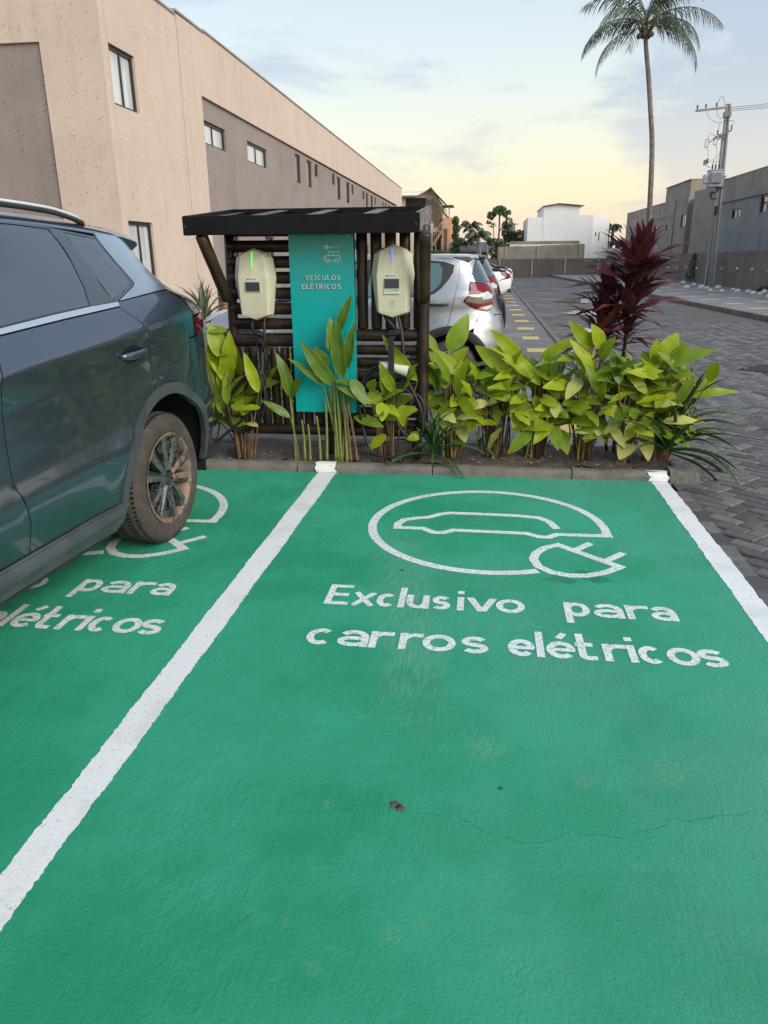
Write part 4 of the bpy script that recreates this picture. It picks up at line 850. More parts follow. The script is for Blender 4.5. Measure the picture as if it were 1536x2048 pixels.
M_GLOSSB = m_glass('gloss_black_trim', (.008, .008, .009), .06, .6); M_RED = m_glass('red_lamp_lens', (.17, .003, .008), .08, .4); M_RED.node_tree.nodes['Principled BSDF'].inputs['Coat Weight'].default_value = .1; M_REDD = m_glass('dark_red_lamp_lens', (.10, .004, .010), .06, .7); M_CLEAR = m_glass('clear_lamp_lens', (.50, .50, .50), .1, .5)
def m_tyre():
    t = NT('dusty_tyre_rubber'); co = t.coord('Object'); n = t.noise(co, 9, 6, .7); n2 = t.noise(co, 60, 4, .7)
    g = t.n('ShaderNodeSeparateXYZ'); t.l(co, g.inputs[0])
    c = t.mix(t.ramp(n, .35, .7, .35, .9), (.018, .017, .016), (.092, .068, .054)); c = t.mix(t.ramp(n2, .5, .75, 0, .5), c, (.03, .025, .022))
    return t.out(c, .82, t.bump(n2, .4, .002))
M_TYRE = m_tyre(); M_TREAD = simple('black_tyre_tread', (.018, .017, .016), .8, var=.3, scale=30)
def m_copper():
    t = NT('dust_caked_rim'); co = t.coord('Object'); n = t.noise(co, 17, 5, .7, .8)
    c = t.mix(t.ramp(n, .46, .56), (.235, .140, .100), (.055, .058, .054)); c = t.mix(t.ramp(t.noise(co, 70, 4, .7), .5, .75, 0, .4), c, (.22, .16, .125))
    return t.out(c, .6, t.bump(n, .2, .003), Metallic=.1)
M_COPPER = m_copper()
def m_spoke():
    t = NT('grimy_spoke'); co = t.coord('Object'); n = t.noise(co, 34, 5, .75, .9)
    c = t.mix(t.ramp(n, .50, .58), (.020, .023, .025), (.125, .140, .125)); return t.out(c, .42, None, Metallic=.3, Coat_Weight=.4)
M_SPOKE = m_spoke(); M_SPOKEF = simple('grey_green_spoke_face', (.105, .120, .105), .4, .2, var=.25, scale=40); M_RIMS = simple('silver_rim', (.42, .43, .44), .35, .6, var=.1); M_HUBK = simple('black_rim_barrel', (.012, .012, .012), .6)

# ---------------------------------------------------------------- car body shape (pure maths)
class CarShape:
    """Closed body surface: horizontal slices are superellipses; q runs round the slice from the
    middle of the tail to the middle of the nose (metres along the side), s is the unwarped height."""
    def __init__(self, tab, n, shear, roofdrop, hubs, bulge=0.015, top=1.6, warp_u=1.9, lip=.46):
        self.t = np.array(tab, float); self.n = n; self.sh = np.array(shear, float); self.rd = roofdrop
        self.hubs = hubs; self.bulge = bulge; self.top = top; self.wu = warp_u; self.lip = lip
        ph = np.linspace(0, np.pi, 4001)
        c = -np.sign(np.cos(ph))*np.abs(np.cos(ph))**(2/n); s = np.abs(np.sin(ph))**(2/n)
        W = self.t[:, 1].max(); L = (self.t[:, 3]-self.t[:, 2]).max()/2
        d = np.hypot(np.diff(c*L), np.diff(s*W)); self.q = np.concatenate([[0], np.cumsum(d)])
        self.cu = c; self.sv = s; self.Q = self.q[-1]
        self.smin = self.t[0, 0]
    def col(self, s, k): return np.interp(s, self.t[:, 0], self.t[:, k])
    def warp(self, u, s):
        a = np.interp(s, self.sh[:, 0], self.sh[:, 1])
        d = a*np.clip(self.wu-u, -1.2, 1.4)
        w = np.clip((s-1.3)/(self.top-1.3), 0, 1); w = w*w*(3-2*w)
        d = d-self.rd[0]*np.clip((self.rd[1]-u)/self.rd[1], 0, 1)**2*w
        return d
    def P(self, q, s):
        """-> u, v, z"""
        q = np.asarray(q, float); s = np.asarray(s, float)
        cu = np.interp(q, self.q, self.cu); sv = np.interp(q, self.q, self.sv)
        ur = self.col(s, 2); uf = self.col(s, 3)
        u = (ur+uf)/2+(uf-ur)/2*cu
        v = self.col(s, 1)*sv
        z = s+self.warp(u, s)
        for (hu, hz) in self.hubs:
            r = np.hypot(u-hu, z-hz)
            v = v+self.bulge*np.exp(-((r-self.lip)/.10)**2)*(v > .3)
        return u, v, z
    def inv(self, u, z):
        """point on the flank -> q, s"""
        u = np.asarray(u, float); z = np.asarray(z, float); s = z.copy()
        for _ in range(12): s = z-self.warp(u, s)
        ur = self.col(s, 2); uf = self.col(s, 3)
        c = np.clip((u-(ur+uf)/2)/((uf-ur)/2), -.9999, .9999)
        return np.interp(c, self.cu, self.q), s
    def at(self, u, z):
        q, s = self.inv(u, z); return self.P(q, s)

SUV = CarShape(
    #   s     W     urear ufront
    [(.24, .855, .10, 4.52), (.34, .890, .03, 4.62), (.42, .908, -.01, 4.66), (.50, .926, -.04, 4.69), (.58, .941, -.05, 4.70),
     (.635, .947, -.05, 4.70), (.66, .944, -.05, 4.70), (.71, .930, -.04, 4.69), (.78, .926, -.03, 4.69), (.90, .926, .0, 4.66), (1.0, .930, .02, 4.62), (1.08, .941, .05, 4.55),
     (1.135, .947, .09, 4.42), (1.150, .945, .11, 4.36), (1.162, .938, .125, 4.31), (1.20, .923, .18, 4.15), (1.25, .903, .31, 3.85), (1.29, .887, .42, 3.62), (1.32, .874, .46, 3.52),
     (1.40, .832, .50, 3.30), (1.48, .792, .52, 3.08), (1.56, .744, .535, 2.86), (1.62, .710, .55, 2.75), (1.65, .69, .56, 2.66), (1.672, .672, .57, 2.60), (1.69, .65, .58, 2.54), (1.71, .615, .60, 2.48), (1.725, .57, .62, 2.42), (1.735, .52, .65, 2.36)],
    6.5, [(.24, 0), (.42, .0), (.65, .05), (.9, .06), (1.15, .072), (1.32, .062), (1.5, .02), (1.735, .0)], (.16, 1.9),
    [(.98, .36), (3.745, .36)], .012, 1.66, 1.65, .52)
HATCH = CarShape(
    [(.20, .72, .12, 3.52), (.30, .755, .04, 3.60), (.42, .775, .0, 3.66), (.55, .785, -.01, 3.68), (.68, .79, .0, 3.68), (.80, .785, .03, 3.66), (.88, .782, .08, 3.62),
     (.95, .785, .10, 3.5), (1.02, .775, .115, 3.2), (1.08, .755, .14, 2.95), (1.2, .705, .19, 2.70), (1.32, .655, .25, 2.48), (1.42, .625, .30, 2.32), (1.48, .60, .32, 2.2), (1.51, .57, .33, 2.12), (1.53, .52, .35, 2.05)],
    5.0, [(.2, 0), (.6, .02), (1.0, .05), (1.2, .02), (1.53, 0)], (.02, 1.2), [(.62, .30), (3.04, .30)], .03, 1.5, 1.8, .43)


def densify(P, h):
    out = []
    for i in range(len(P)):
        a = np.array(P[i]); b = np.array(P[(i+1) % len(P)]); k = max(1, int(math.ceil(np.linalg.norm(b-a)/h)))
        for j in range(k): out.append(a+(b-a)*j/k)
    return np.array(out)
def inset(P, d):
    P = np.array(P, float); n = len(P)
    ar = .5*np.sum(P[:, 0]*np.roll(P[:, 1], -1)-np.roll(P[:, 0], -1)*P[:, 1]); s = 1 if ar > 0 else -1
    e = np.roll(P, -1, 0)-P; e /= np.linalg.norm(e, axis=1)[:, None]+1e-9; nr = np.c_[-e[:, 1], e[:, 0]]*s
    m = nr+np.roll(nr, 1, 0); m /= np.maximum((m*m).sum(1), 1.0)[:, None]/2; return P+m*d
def to_qs(S, P, h):
    """mixed outline -> (q,s); items (u,z) on the flank or ('q',q,s)"""
    D = []
    for p in P:
        if len(p) == 3: D.append((p[1], p[2]))
        else:
            q, s = S.inv(p[0], p[1]); D.append((float(q), float(s)))
    return D
def panel(S, name, outline, mat, root, holes=(), off=0., h=.05, gap=.0025, lip=.012, sides=(1, -1), up=True, close_top=False):
    """car skin panel; flat outlines in (u,z) are followed on the curved body"""
    pre = []
    for i, p in enumerate(outline):
        a = p; b = outline[(i+1) % len(outline)]
        if len(a) == 2 and len(b) == 2:
            k = max(1, int(math.ceil(math.dist(a, b)/h)))
            pre += [(a[0]+(b[0]-a[0])*j/k, a[1]+(b[1]-a[1])*j/k) for j in range(k)]
        else: pre.append(a)
    P = densify(to_qs(S, pre, h), h)
    if gap: P = inset(P, gap)
    H = [densify(to_qs(S, [p for p in hh], h), h) for hh in holes]
    lo, hi = P.min(0), P.max(0); gx, gy = np.meshgrid(np.arange(lo[0]+h/2, hi[0], h), np.arange(lo[1]+h/2, hi[1], h)); G = np.c_[gx.ravel(), gy.ravel()]
    G = G[inpoly_np(G, inset(P, h*.35))] if len(G) else G
    for hh in H:
        if len(G): G = G[~inpoly_np(G, inset(hh, -h*.35))]
    V = [Vector(map(float, p)) for p in P]; E = [(i, (i+1) % len(P)) for i in range(len(P))]
    for hh in H:
        i0 = len(V); V += [Vector(map(float, p)) for p in hh]; E += [(i0+i, i0+(i+1) % len(hh)) for i in range(len(hh))]
    V += [Vector(map(float, p)) for p in G]
    r = delaunay_2d_cdt(V, E, [], 0, 1e-6)
    v2 = np.array([(a.x, a.y) for a in r[0]]); F = np.array([t for t in r[2] if len(t) == 3]); cen = v2[F].mean(1)
    keep = inpoly_np(cen, P)
    for hh in H: keep &= ~inpoly_np(cen, hh)
    F = F[keep]
    e = 1e-3
    def pos(q, s): return np.stack(S.P(q, s), -1)
    q, s = v2[:, 0], v2[:, 1]; X = pos(q, s); dq = pos(q+e, s)-pos(q-e, s); ds = pos(q, s+.004)-pos(q, s-.004)
    N = np.cross(dq, ds); N /= np.linalg.norm(N, axis=1)[:, None]+1e-12
    c0 = np.array([2., 0, .8])
    flip = np.sign(((X-c0)*N*np.array([1, 1, .2])).sum(1)); N *= np.where(flip == 0, 1, flip)[:, None]
    if callable(off):
        ov = off(s); g_ = (off(s+.004)-off(s-.004)); dsl = np.linalg.norm(ds, axis=1)+1e-9; N2 = N-(g_/dsl)[:, None]*ds/dsl[:, None]; X = X+N*ov[:, None]; N = N2/np.linalg.norm(N2, axis=1)[:, None]
    else: X = X+N*off
    # consistent winding outward
    fn = np.cross(X[F[:, 1]]-X[F[:, 0]], X[F[:, 2]]-X[F[:, 0]]); bad = (fn*N[F].mean(1)).sum(1) < 0; F[bad] = F[bad][:, ::-1]
    ed = set()
    for t in F:
        for i in range(3): ed.add((t[i], t[(i+1) % 3]))
    bd = [(a, b) for a, b in ed if (b, a) not in ed]
    objs = []
    for sd in sides:
        n = len(X); m = np.array([1, sd, 1]); Xs = X*m; Ns = N*m
        bi = sorted({i for e_ in bd for i in e_}); mp = {i: n+k for k, i in enumerate(bi)}
        VV = np.concatenate([Xs, Xs[bi]-Ns[bi]*lip]) if lip else Xs
        FF = [tuple(t) if sd > 0 else tuple(t[::-1]) for t in F]
        if lip: FF += [((b, a, mp[a], mp[b]) if sd > 0 else (a, b, mp[b], mp[a])) for a, b in bd]
        me = bpy.data.meshes.new(name); me.from_pydata(VV.tolist(), [], [[int(i) for i in t] for t in FF])
        me.polygons.foreach_set('use_smooth', [i < len(F) for i in range(len(FF))]); me.update()
        nn = np.concatenate([Ns, Ns[bi]]) if lip else Ns
        if lip:   # custom normals only where the skin is; the lip stays flat
            ln = np.zeros((len(me.loops), 3), dtype=np.float32); vi = np.zeros(len(me.loops), dtype=np.int32); me.loops.foreach_get('vertex_index', vi); ln[:] = nn[vi]
            nl = len(F)*3; ln[nl:] = 0; me.normals_split_custom_set([tuple(x) for x in ln.tolist()])
        else: me.normals_split_custom_set_from_vertices([tuple(x) for x in nn.tolist()])
        objs.append(mesh_obj(name, me, root, mat))
    return objs
def shell(S, root, name, mat, s0, s1, off, n=90, k=14, hubs=(), R=.0):
    """closed dark inner body with wheel openings left out"""
    qs = np.linspace(0, S.Q, n); ss = np.linspace(s0, s1, k); qg, sg_ = np.meshgrid(qs, ss); u, v, z = S.P(qg, sg_); um = (u.min()+u.max())/2
    u = um+(u-um)*(1-off/2.); v = v*(1-off/.8); X = np.stack([u, v, z], -1).reshape(-1, 3); f = []
    for j in range(k-1):
        for i in range(n-1):
            c = X[[j*n+i, j*n+i+1, (j+1)*n+i+1, (j+1)*n+i]].mean(0)
            if any(math.hypot(c[0]-hu, c[2]-hz) < R for hu, hz in hubs): continue
            f.append((j*n+i, j*n+i+1, (j+1)*n+i+1, (j+1)*n+i))
    m = MB(); m.add(X, f); m.add(X*np.array([1, -1, 1]), [t[::-1] for t in f])
    b = X[:n]; m.add(np.concatenate([b, b*np.array([1, -1, 1])]), [(i, i+1, n+i+1, n+i) for i in range(n-1)])
    return m.build(name, mat, root, local=True, smooth=60)
def roof_cap(S, root, name, mat, s0, crown=.02, n=120, rows=5):
    qs = np.linspace(0, S.Q, n); R = []
    for s in np.linspace(s0, S.t[-1, 0], rows): R.append(np.stack(S.P(qs, np.full(n, s)), -1))
    top = R[-1]; um = (top[:, 0].min()+top[:, 0].max())/2
    for t in (.92, .8, .6, .35, .12, .0):
        X = top.copy(); X[:, 0] = um+(X[:, 0]-um)*(t*.6+.4) if t > 0 else um+(X[:, 0]-um)*.4; X[:, 1] *= t; X[:, 2] = S.t[-1, 0]+S.warp(X[:, 0], np.full(n, S.t[-1, 0]))+crown*(1-t*t); R.append(X)
    V = np.concatenate(R); k = len(R); f = [(j*n+i, j*n+i+1, (j+1)*n+i+1, (j+1)*n+i) for j in range(k-1) for i in range(n-1)]
    m = MB(); m.add(V, f); m.add(V*np.array([1, -1, 1]), [t[::-1] for t in f])
    return m.build(name, mat, root, local=True, smooth=180)
def wheel(root, hu, v, hz, R, w, sd, style, rr=None, rot=0.):
    """tyre with tread, rim, spokes ; axle along local y"""
    rr = rr or R*.66; wh = thing('wheel', None, None); wh.parent = root; wh.location = (hu, v, hz); wh.rotation_euler = (0, rot, 0); LOC[wh.name] = np.zeros(3)
    y0, y1 = -w/2*sd, w/2*sd     # y1 = outer face
    m = MB(); pr = [(rr-.012, y1*.86), (rr+.004, y1*.97), (rr+.02, y1), (rr+(R-rr)*.5, y1*1.04), (R-.035, y1*.96), (R-.012, y1*.80), (R, y1*.60), (R+.002, 0), (R, y0*.6), (R-.012, y0*.8), (R-.04, y0), (rr, y0*.9)]
    m.lathe(pr, 64, axis='Y'); ty = m.build('tyre', M_TYRE, wh, smooth=60)
    m = MB()
    for k in range(84):
        a = 2*math.pi*k/84
        for sgn in (1, -1):
            c = np.array([math.cos(a)*(R-.0062), sgn*w*.31, math.sin(a)*(R-.0062)]); m.box(c, (.0085, w*.17, .0125), rotm('Y', -a)@rotm('X', .25*sgn))
        for yy in (-.12, .12):
            m.box((math.cos(a+.05)*(R-.003), yy*w, math.sin(a+.05)*(R-.001)), (.008, w*.2, .018), rotm('Y', -a-.05))
    tag(m.build('tread', M_TREAD, ty), kind='stuff')
    m = MB(); m.lathe([(rr-.002, y1*.98), (rr-.010, y1*1.0), (rr-.016, y1*.965), (rr-.027, y1*.90), (rr-.033, y1*.60), (rr-.055, y0*.4), (rr-.06, y0*.8)], 64, axis='Y')
    rim = m.build('rim', M_COPPER if style == 'suv' else M_RIMS, wh, smooth=60)
    m = MB(); m.lathe([(rr-.062, y0*.3), (.02, y0*.3)], 40, axis='Y'); m.build('brake_disc', M_HUBK, wh)
    n = 5; ys = y1*.86
    if style == 'suv':
        for k in range(n):
            for dd, tw in ((-.20, -.09), (.20, .09)):
                a = 2*math.pi*k/n+dd+.22; a2 = a+tw+dd*.3
                p0 = np.array([math.cos(a*.0+2*math.pi*k/n+.22+dd*1.6)*.045, ys*.93, math.sin(2*math.pi*k/n+.22+dd*1.6)*.045]); p1 = np.array([math.cos(a2)*(rr-.018), ys*1.03, math.sin(a2)*(rr-.018)])
                d = p1-p0; d /= np.linalg.norm(d); s_ = np.cross(d, (0, sd, 0)); s_ /= np.linalg.norm(s_); up = np.array([0, sd*1., 0])
                V = []
                for p, wd, hgt in ((p0, .022, .014), (p1, .042, .005)):
                    V += [p-s_*wd-up*.04, p+s_*wd-up*.04, p+s_*wd*.75, p+s_*wd*.1+up*hgt, p-s_*wd*.9+up*hgt*.4]
                mm = MB(); mm.add(V, [(i, (i+1) % 5, 5+(i+1) % 5, 5+i) for i in range(5)]+[(0, 4, 3, 2, 1), (5, 6, 7, 8, 9)]); mm.mi = [0]*len(mm.f)
                for i in (2, ): mm.mi[i] = 0
                mm.mi[3] = 1
                mm.build('spoke', [M_SPOKE, M_SPOKEF if (k+int(dd > 0)) % 3 else M_COPPER], wh, local=True, bev=.002)
        m = MB(); m.lathe([(.0, ys*1.02), (.030, ys*1.02), (.034, ys*1.0), (.036, ys*.9), (.062, ys*.88), (.066, ys*.5)], 24, axis='Y'); m.build('hub_cap', M_SPOKE, wh, smooth=40)
        for k in range(5):
            a = 2*math.pi*k/5+.2; m = MB(); m.lathe([(.0, ys*.95), (.008, ys*.95), (.009, ys*.85)], 8, (math.cos(a)*.05, 0, math.sin(a)*.05), 'Y'); m.build('wheel_nut', M_HUBK, wh)
    else:
        for k in range(8 if style == 'hatch' else 5):
            a = 2*math.pi*k/(8 if style == 'hatch' else 5); m = MB(); m.beam((math.cos(a)*.03, ys*.9, math.sin(a)*.03), (math.cos(a)*(rr-.015), ys*.97, math.sin(a)*(rr-.015)), .035, .03, (0, 1, 0)); m.build('spoke', M_RIMS, wh, bev=.004)
        m = MB(); m.lathe([(.0, ys*1.0), (.05, ys*.98), (.06, ys*.7)], 20, axis='Y'); m.build('hub_cap', M_RIMS, wh, smooth=40)
    return wh
def arch_liner(root, hu, v, hz, R, w, sd):
    m = MB(); pts = arc(hu, hz, R, -12, 192, 24); V = [(x, v, z) for x, z in pts]+[(x, v-sd*w, z) for x, z in pts]; n = len(pts)
    m.add(V, [(i, i+1, n+i+1, n+i) for i in range(n-1)]+[tuple(range(n, 2*n))]); return m.build('wheel_arch', M_HUBK, root, local=True, fix=False)
def arch_poly(hu, hz, R0, R1, zb):
    """cladding ring between radii, cut at height zb"""
    a0 = math.degrees(math.asin((zb-hz)/R1)) if abs(zb-hz) < R1 else 0; b0 = math.degrees(math.asin((zb-hz)/R0)) if abs(zb-hz) < R0 else 0
    return arc(hu, hz, R1, a0, 180-a0, 36)+arc(hu, hz, R0, 180-b0, b0, 36)
def circ(hu, hz, R, n=48): return [(hu+R*math.cos(2*math.pi*i/n), hz+R*math.sin(2*math.pi*i/n)) for i in range(n)]

# ---------------------------------------------------------------- dark SUV
psi = R_(5.0); hubp = np.array([-1.665, 3.765]); uax = np.array([-math.sin(psi), -math.cos(psi)]); vax = np.array([math.cos(psi), -math.sin(psi)])
base = hubp-uax*.98-vax*.945
suv = thing('parked_suv', 'dark slate blue sport utility car with a dusty copper wheel in the left bay', 'car', (*base, 0), math.atan2(uax[1], uax[0])); LOC[suv.name] = np.zeros(3)
S = SUV; HB = [(.95, .362), (3.745, .362)]; RO, RL = .462, .525
shell(S, suv, 'inner_body', M_SHELL, .26, 1.73, .022, hubs=HB, R=.52)
lipc = lambda a0, a1, n=14, R=RL: arc(HB[0][0], HB[0][1], R, a0, a1, n)
flip = lambda a0, a1, n=14, R=RL: arc(HB[1][0], HB[1][1], R, a0, a1, n)
zS = .372
rd = [(2.150, zS), (2.150, .506), (2.178, .60), (2.209, .690), (2.207, .85), (2.200, 1.068), (2.13, 1.243), (1.70, 1.272), (1.252, 1.298), (1.190, 1.255), (1.105, 1.198), (1.085, 1.05), (1.078, .872)]+lipc(75, 2, 12)
panel(S, 'rear_door', rd, M_SUV, suv, h=.035)
fd = [(2.150, zS), (2.150, .506), (2.178, .60), (2.209, .690), (2.207, .85), (2.200, 1.068), (2.13, 1.243), (2.9, 1.205), (3.35, 1.16), (3.38, .95), (3.30, .72)]+flip(155, 178.5, 6)[0:]
panel(S, 'door', fd, M_SUV, suv, h=.06)
qp = [(1.105, 1.198), (1.190, 1.255), (1.252, 1.298), (1.245, 1.322), (1.0, 1.338), (.80, 1.350), (.66, 1.352), (.57, 1.30), (.53, 1.235), (.525, 1.20), (.50, 1.14), (.475, 1.09), (.585, 1.085), (.585, .92), (.612, .786)]+lipc(126, 75, 12)[1:]+[(1.078, .872), (1.085, 1.05)]
panel(S, 'rear_quarter', qp, M_SUV, suv, holes=[[(.76+.105*math.cos(a)+.055*math.sin(a)*.3, 1.07+.088*math.sin(a)-.05*math.cos(a)) for a in np.linspace(0, 2*math.pi, 28, endpoint=False)]], h=.03)
panel(S, 'charging_flap', [(.76+.103*math.cos(a)+.055*math.sin(a)*.3, 1.07+.086*math.sin(a)-.05*math.cos(a)) for a in np.linspace(0, 2*math.pi, 28, endpoint=False)], M_SUV, suv, h=.03, gap=.0015)
qb = lambda u, z: float(S.inv(u, z)[0])
panel(S, 'bumper', [(.475, 1.085), (.582, 1.080), (.585, .92), (.612, .786)]+lipc(127, 190, 12)+[(.40, .25), ('q', 0.0, .25), ('q', 0., .95), ('q', .70, .95), ('q', .90, 1.03)], M_SUV, suv, h=.035)
panel(S, 'tail_lamp', [(.520, 1.195), (.495, 1.14), (.470, 1.09), ('q', .86, 1.035), ('q', .0, 1.045), ('q', .0, 1.105), ('q', .80, 1.12)], M_REDD, suv, h=.03, off=.006)
panel(S, 'tailgate', [('q', 0., .955), ('q', .70, .955), ('q', .88, 1.03), ('q', 0., 1.04)], M_SUV, suv, h=.05)
qt = lambda u, z: (lambda r_: ('q', float(r_[0])-.006, float(r_[1])))(S.inv(u, z))
panel(S, 'tailgate', [('q', 0., 1.11), ('q', .80, 1.125), qt(.518, 1.20), qt(.53, 1.235), qt(.57, 1.30), ('q', 0., 1.245)], M_SUV, suv, h=.05)
panel(S, 'rear_window', [('q', 0., 1.25), qt(.57, 1.305), qt(.655, 1.355), qt(.60, 1.42), qt(.62, 1.50), qt(.68, 1.575), qt(.76, 1.62), ('q', .5, 1.675), ('q', 0, 1.675)], M_TINT, suv, h=.06)
# front end: wing, bumper, bonnet
panel(S, 'wing', [(3.38, .95), (3.35, 1.16), (3.60, 1.12), (4.0, 1.07), (4.3, 1.0), (4.45, .85), (4.36, .70)]+flip(30, 152, 14)+[(3.30, .72)], M_SUV, suv, h=.07)
panel(S, 'front_bumper', [(4.45, .85), (4.36, .70)]+flip(28, -8, 8)+[(4.4, .27), ('q', S.Q, .26), ('q', S.Q, .92), ('q', S.Q-.9, .92)], M_SUV, suv, h=.08)
panel(S, 'headlight', [(4.3, 1.0), (4.45, .86), ('q', S.Q-.85, .925), ('q', S.Q-.35, .925), ('q', S.Q-.35, .99), ('q', S.Q-.9, 1.03)], M_CLEAR, suv, h=.06)
m = MB(); qs = np.linspace(qb(3.35, 1.16), S.Q, 40); rows = []
for s in np.linspace(1.0, 1.18, 8): rows.append(np.stack(S.P(qs, np.full(40, s)), -1))
for t in (.8, .5, .2, 0): X = rows[7].copy(); X[:, 1] *= t; X[:, 2] += .03*(1-t); rows.append(X)
V = np.concatenate(rows); f = [(j*40+i, j*40+i+1, (j+1)*40+i+1, (j+1)*40+i) for j in range(11) for i in range(39)]; m.add(V, f); m.add(V*np.array([1, -1, 1]), [t[::-1] for t in f]); m.build('bonnet', M_SUV, suv, local=True, smooth=180)
# belt moulding running up the rear pillar
panel(S, 'chrome_moulding', [(3.35, 1.162), (2.9, 1.207), (2.13, 1.245), (1.70, 1.274), (1.255, 1.300), (1.248, 1.322), (1.47, 1.314), (1.75, 1.297), (2.1, 1.270), (2.9, 1.232), (3.33, 1.185)], M_CHROME, suv, h=.04, off=.005, gap=.0015)
panel(S, 'pillar_trim', [(1.250, 1.322), (1.0, 1.340), (.80, 1.352), (.66, 1.354), (.60, 1.42), (.62, 1.50), (.68, 1.575), (.76, 1.618), (1.046, 1.640), (1.062, 1.613), (1.035, 1.50), (1.003, 1.401), (1.035, 1.385), (1.16, 1.350)], M_PILLAR, suv, h=.03, off=.003, gap=.0015)
gw = [(2.04, 1.662), (1.66, 1.661), (1.415, 1.648), (1.404, 1.60), (1.405, 1.512), (1.430, 1.402), (1.470, 1.318), (1.75, 1.302), (2.07, 1.277)]
qw = [(1.318, 1.636), (1.072, 1.612), (1.045, 1.50), (1.018, 1.402), (1.06, 1.392), (1.17, 1.358), (1.283, 1.330), (1.296, 1.45)]
fw = [(2.11, 1.662), (2.14, 1.275), (2.9, 1.237), (3.25, 1.20), (3.0, 1.36), (2.75, 1.53), (2.55, 1.652)]
ex = lambda P, d: [tuple(p) for p in inset(np.array(P), -d)]
panel(S, 'window_surround', [(1.250, 1.324), (1.47, 1.316), (1.75, 1.299), (2.1, 1.272), (2.9, 1.234), (3.32, 1.188), (3.0, 1.39), (2.75, 1.56), (2.55, 1.672), (2.0, 1.672), (1.66, 1.668), (1.415, 1.655), (1.068, 1.622), (1.037, 1.50), (1.006, 1.401), (1.037, 1.387), (1.16, 1.352)], M_GLOSSB, suv, holes=[gw, qw, fw], h=.04, gap=.0)
panel(S, 'side_window', gw, M_TINT, suv, h=.04, gap=.002, off=-.003); panel(S, 'quarter_window', qw, M_TINT, suv, h=.03, gap=.002, off=-.0015); panel(S, 'side_window', fw, M_TINT, suv, h=.05, gap=.002, off=-.003)
qA, qB = qb(.70, 1.60), qb(2.5, 1.66)
M_GLOSSB.node_tree.nodes['Principled BSDF'].inputs['IOR'].default_value = 1.9
panel(S, 'window_frame', [('q', qA+.03, 1.664), ('q', qA+.4, 1.664), ('q', qB, 1.668), ('q', qB, 1.686), ('q', qA, 1.680)], M_SUV, suv, h=.05, gap=.001)
panel(S, 'roof_seal', [('q', qA, 1.681), ('q', qB, 1.687), ('q', qB, 1.695), ('q', qA, 1.690)], M_SHELL, suv, h=.05, gap=0, lip=0)
roof_cap(S, suv, 'roof', M_SUV, 1.693)
panel(S, 'windscreen', [('q', qb(3.33, 1.19)+.02, 1.19), ('q', S.Q, 1.19), ('q', S.Q, 1.68), ('q', qB+.05, 1.68)], M_TINT, suv, h=.09)
# cladding, sills, arches, wheels
for hb in HB:
    panel(S, 'arch_cladding', arch_poly(hb[0], hb[1], RO, RL, .30 if hb is HB[1] else .34), M_CLAD, suv, h=.028, off=.010, gap=.001, lip=.03)
panel(S, 'sill_cladding', [(1.462, .30), (1.452, .372), (1.30, .375) if False else (1.475, .374), (2.15, .370), (3.22, .365), (3.235, .30), (3.22, .235), (1.50, .235)], M_CLAD, suv, h=.035, off=.016, gap=.001, lip=.03)
panel(S, 'sill_strip', [(1.49, .335), (1.482, .378), (2.15, .377), (3.22, .372), (3.22, .305), (2.15, .310), (1.70, .318)], M_CLAD, suv, h=.02, off=lambda z: np.interp(z, [.30, .335, .38], [.034, .036, .004]), gap=.001, lip=.02)
panel(S, 'side_skirt', [(1.435, .17+.10), (1.40, .366), (1.46, .372), (1.47, .25)], M_CLAD, suv, h=.03, off=.012, gap=.001, lip=.03)
for hb in HB:
    for sd in (1, -1):
        arch_liner(suv, hb[0], sd*.875, hb[1], .50, .32, sd)
        wheel(suv, hb[0]+.03 if hb is HB[0] else hb[0], sd*.800, .362, .364, .235, sd, 'suv', .256, .25)
m = MB(); m.box2((1.5, -.84, .20), (3.2, .84, .26)); m.box2((.1, -.8, .28), (.5, .8, .34)); m.build('underbody', M_TRIM, suv, local=True)
# door handle; its hollow is a dark ellipse with the shade in its colour
for sd in (1, -1):
    for u0, z0, par_ in ((1.255, 1.078, suv), (2.35, 1.03, suv)):
        u_, v_, z_ = S.at(u0, z0); hb_ = []
        m = MB(); P = []; rr = []
        for t in np.linspace(-1, 1, 13):
            uu = u0-t*.118; zz = z0+.004*t; _, vv, _ = S.at(uu, zz); P.append((uu, sd*(float(vv)+.030-.026*abs(t)**4), zz-.004*(1-t*t))); rr.append(.0165*(1-.45*abs(t)**5))
        m.tube(P, rr, 12); V = m.v[0]; ctr = np.repeat(np.array(P), 12, 0); m.v[0] = ctr+(V-ctr)*np.array([1, .62, 1.15]); m.build('door_handle', M_SUV, suv, smooth=180, local=True)
        panel(S, 'handle_recess', [(u0+.005-.092*math.cos(a), z0-.002+.040*math.sin(a)) for a in np.linspace(0, 2*math.pi, 20, endpoint=False)], M_HANDLE, suv, h=.02, gap=0, off=.0035, lip=0, sides=(sd,))
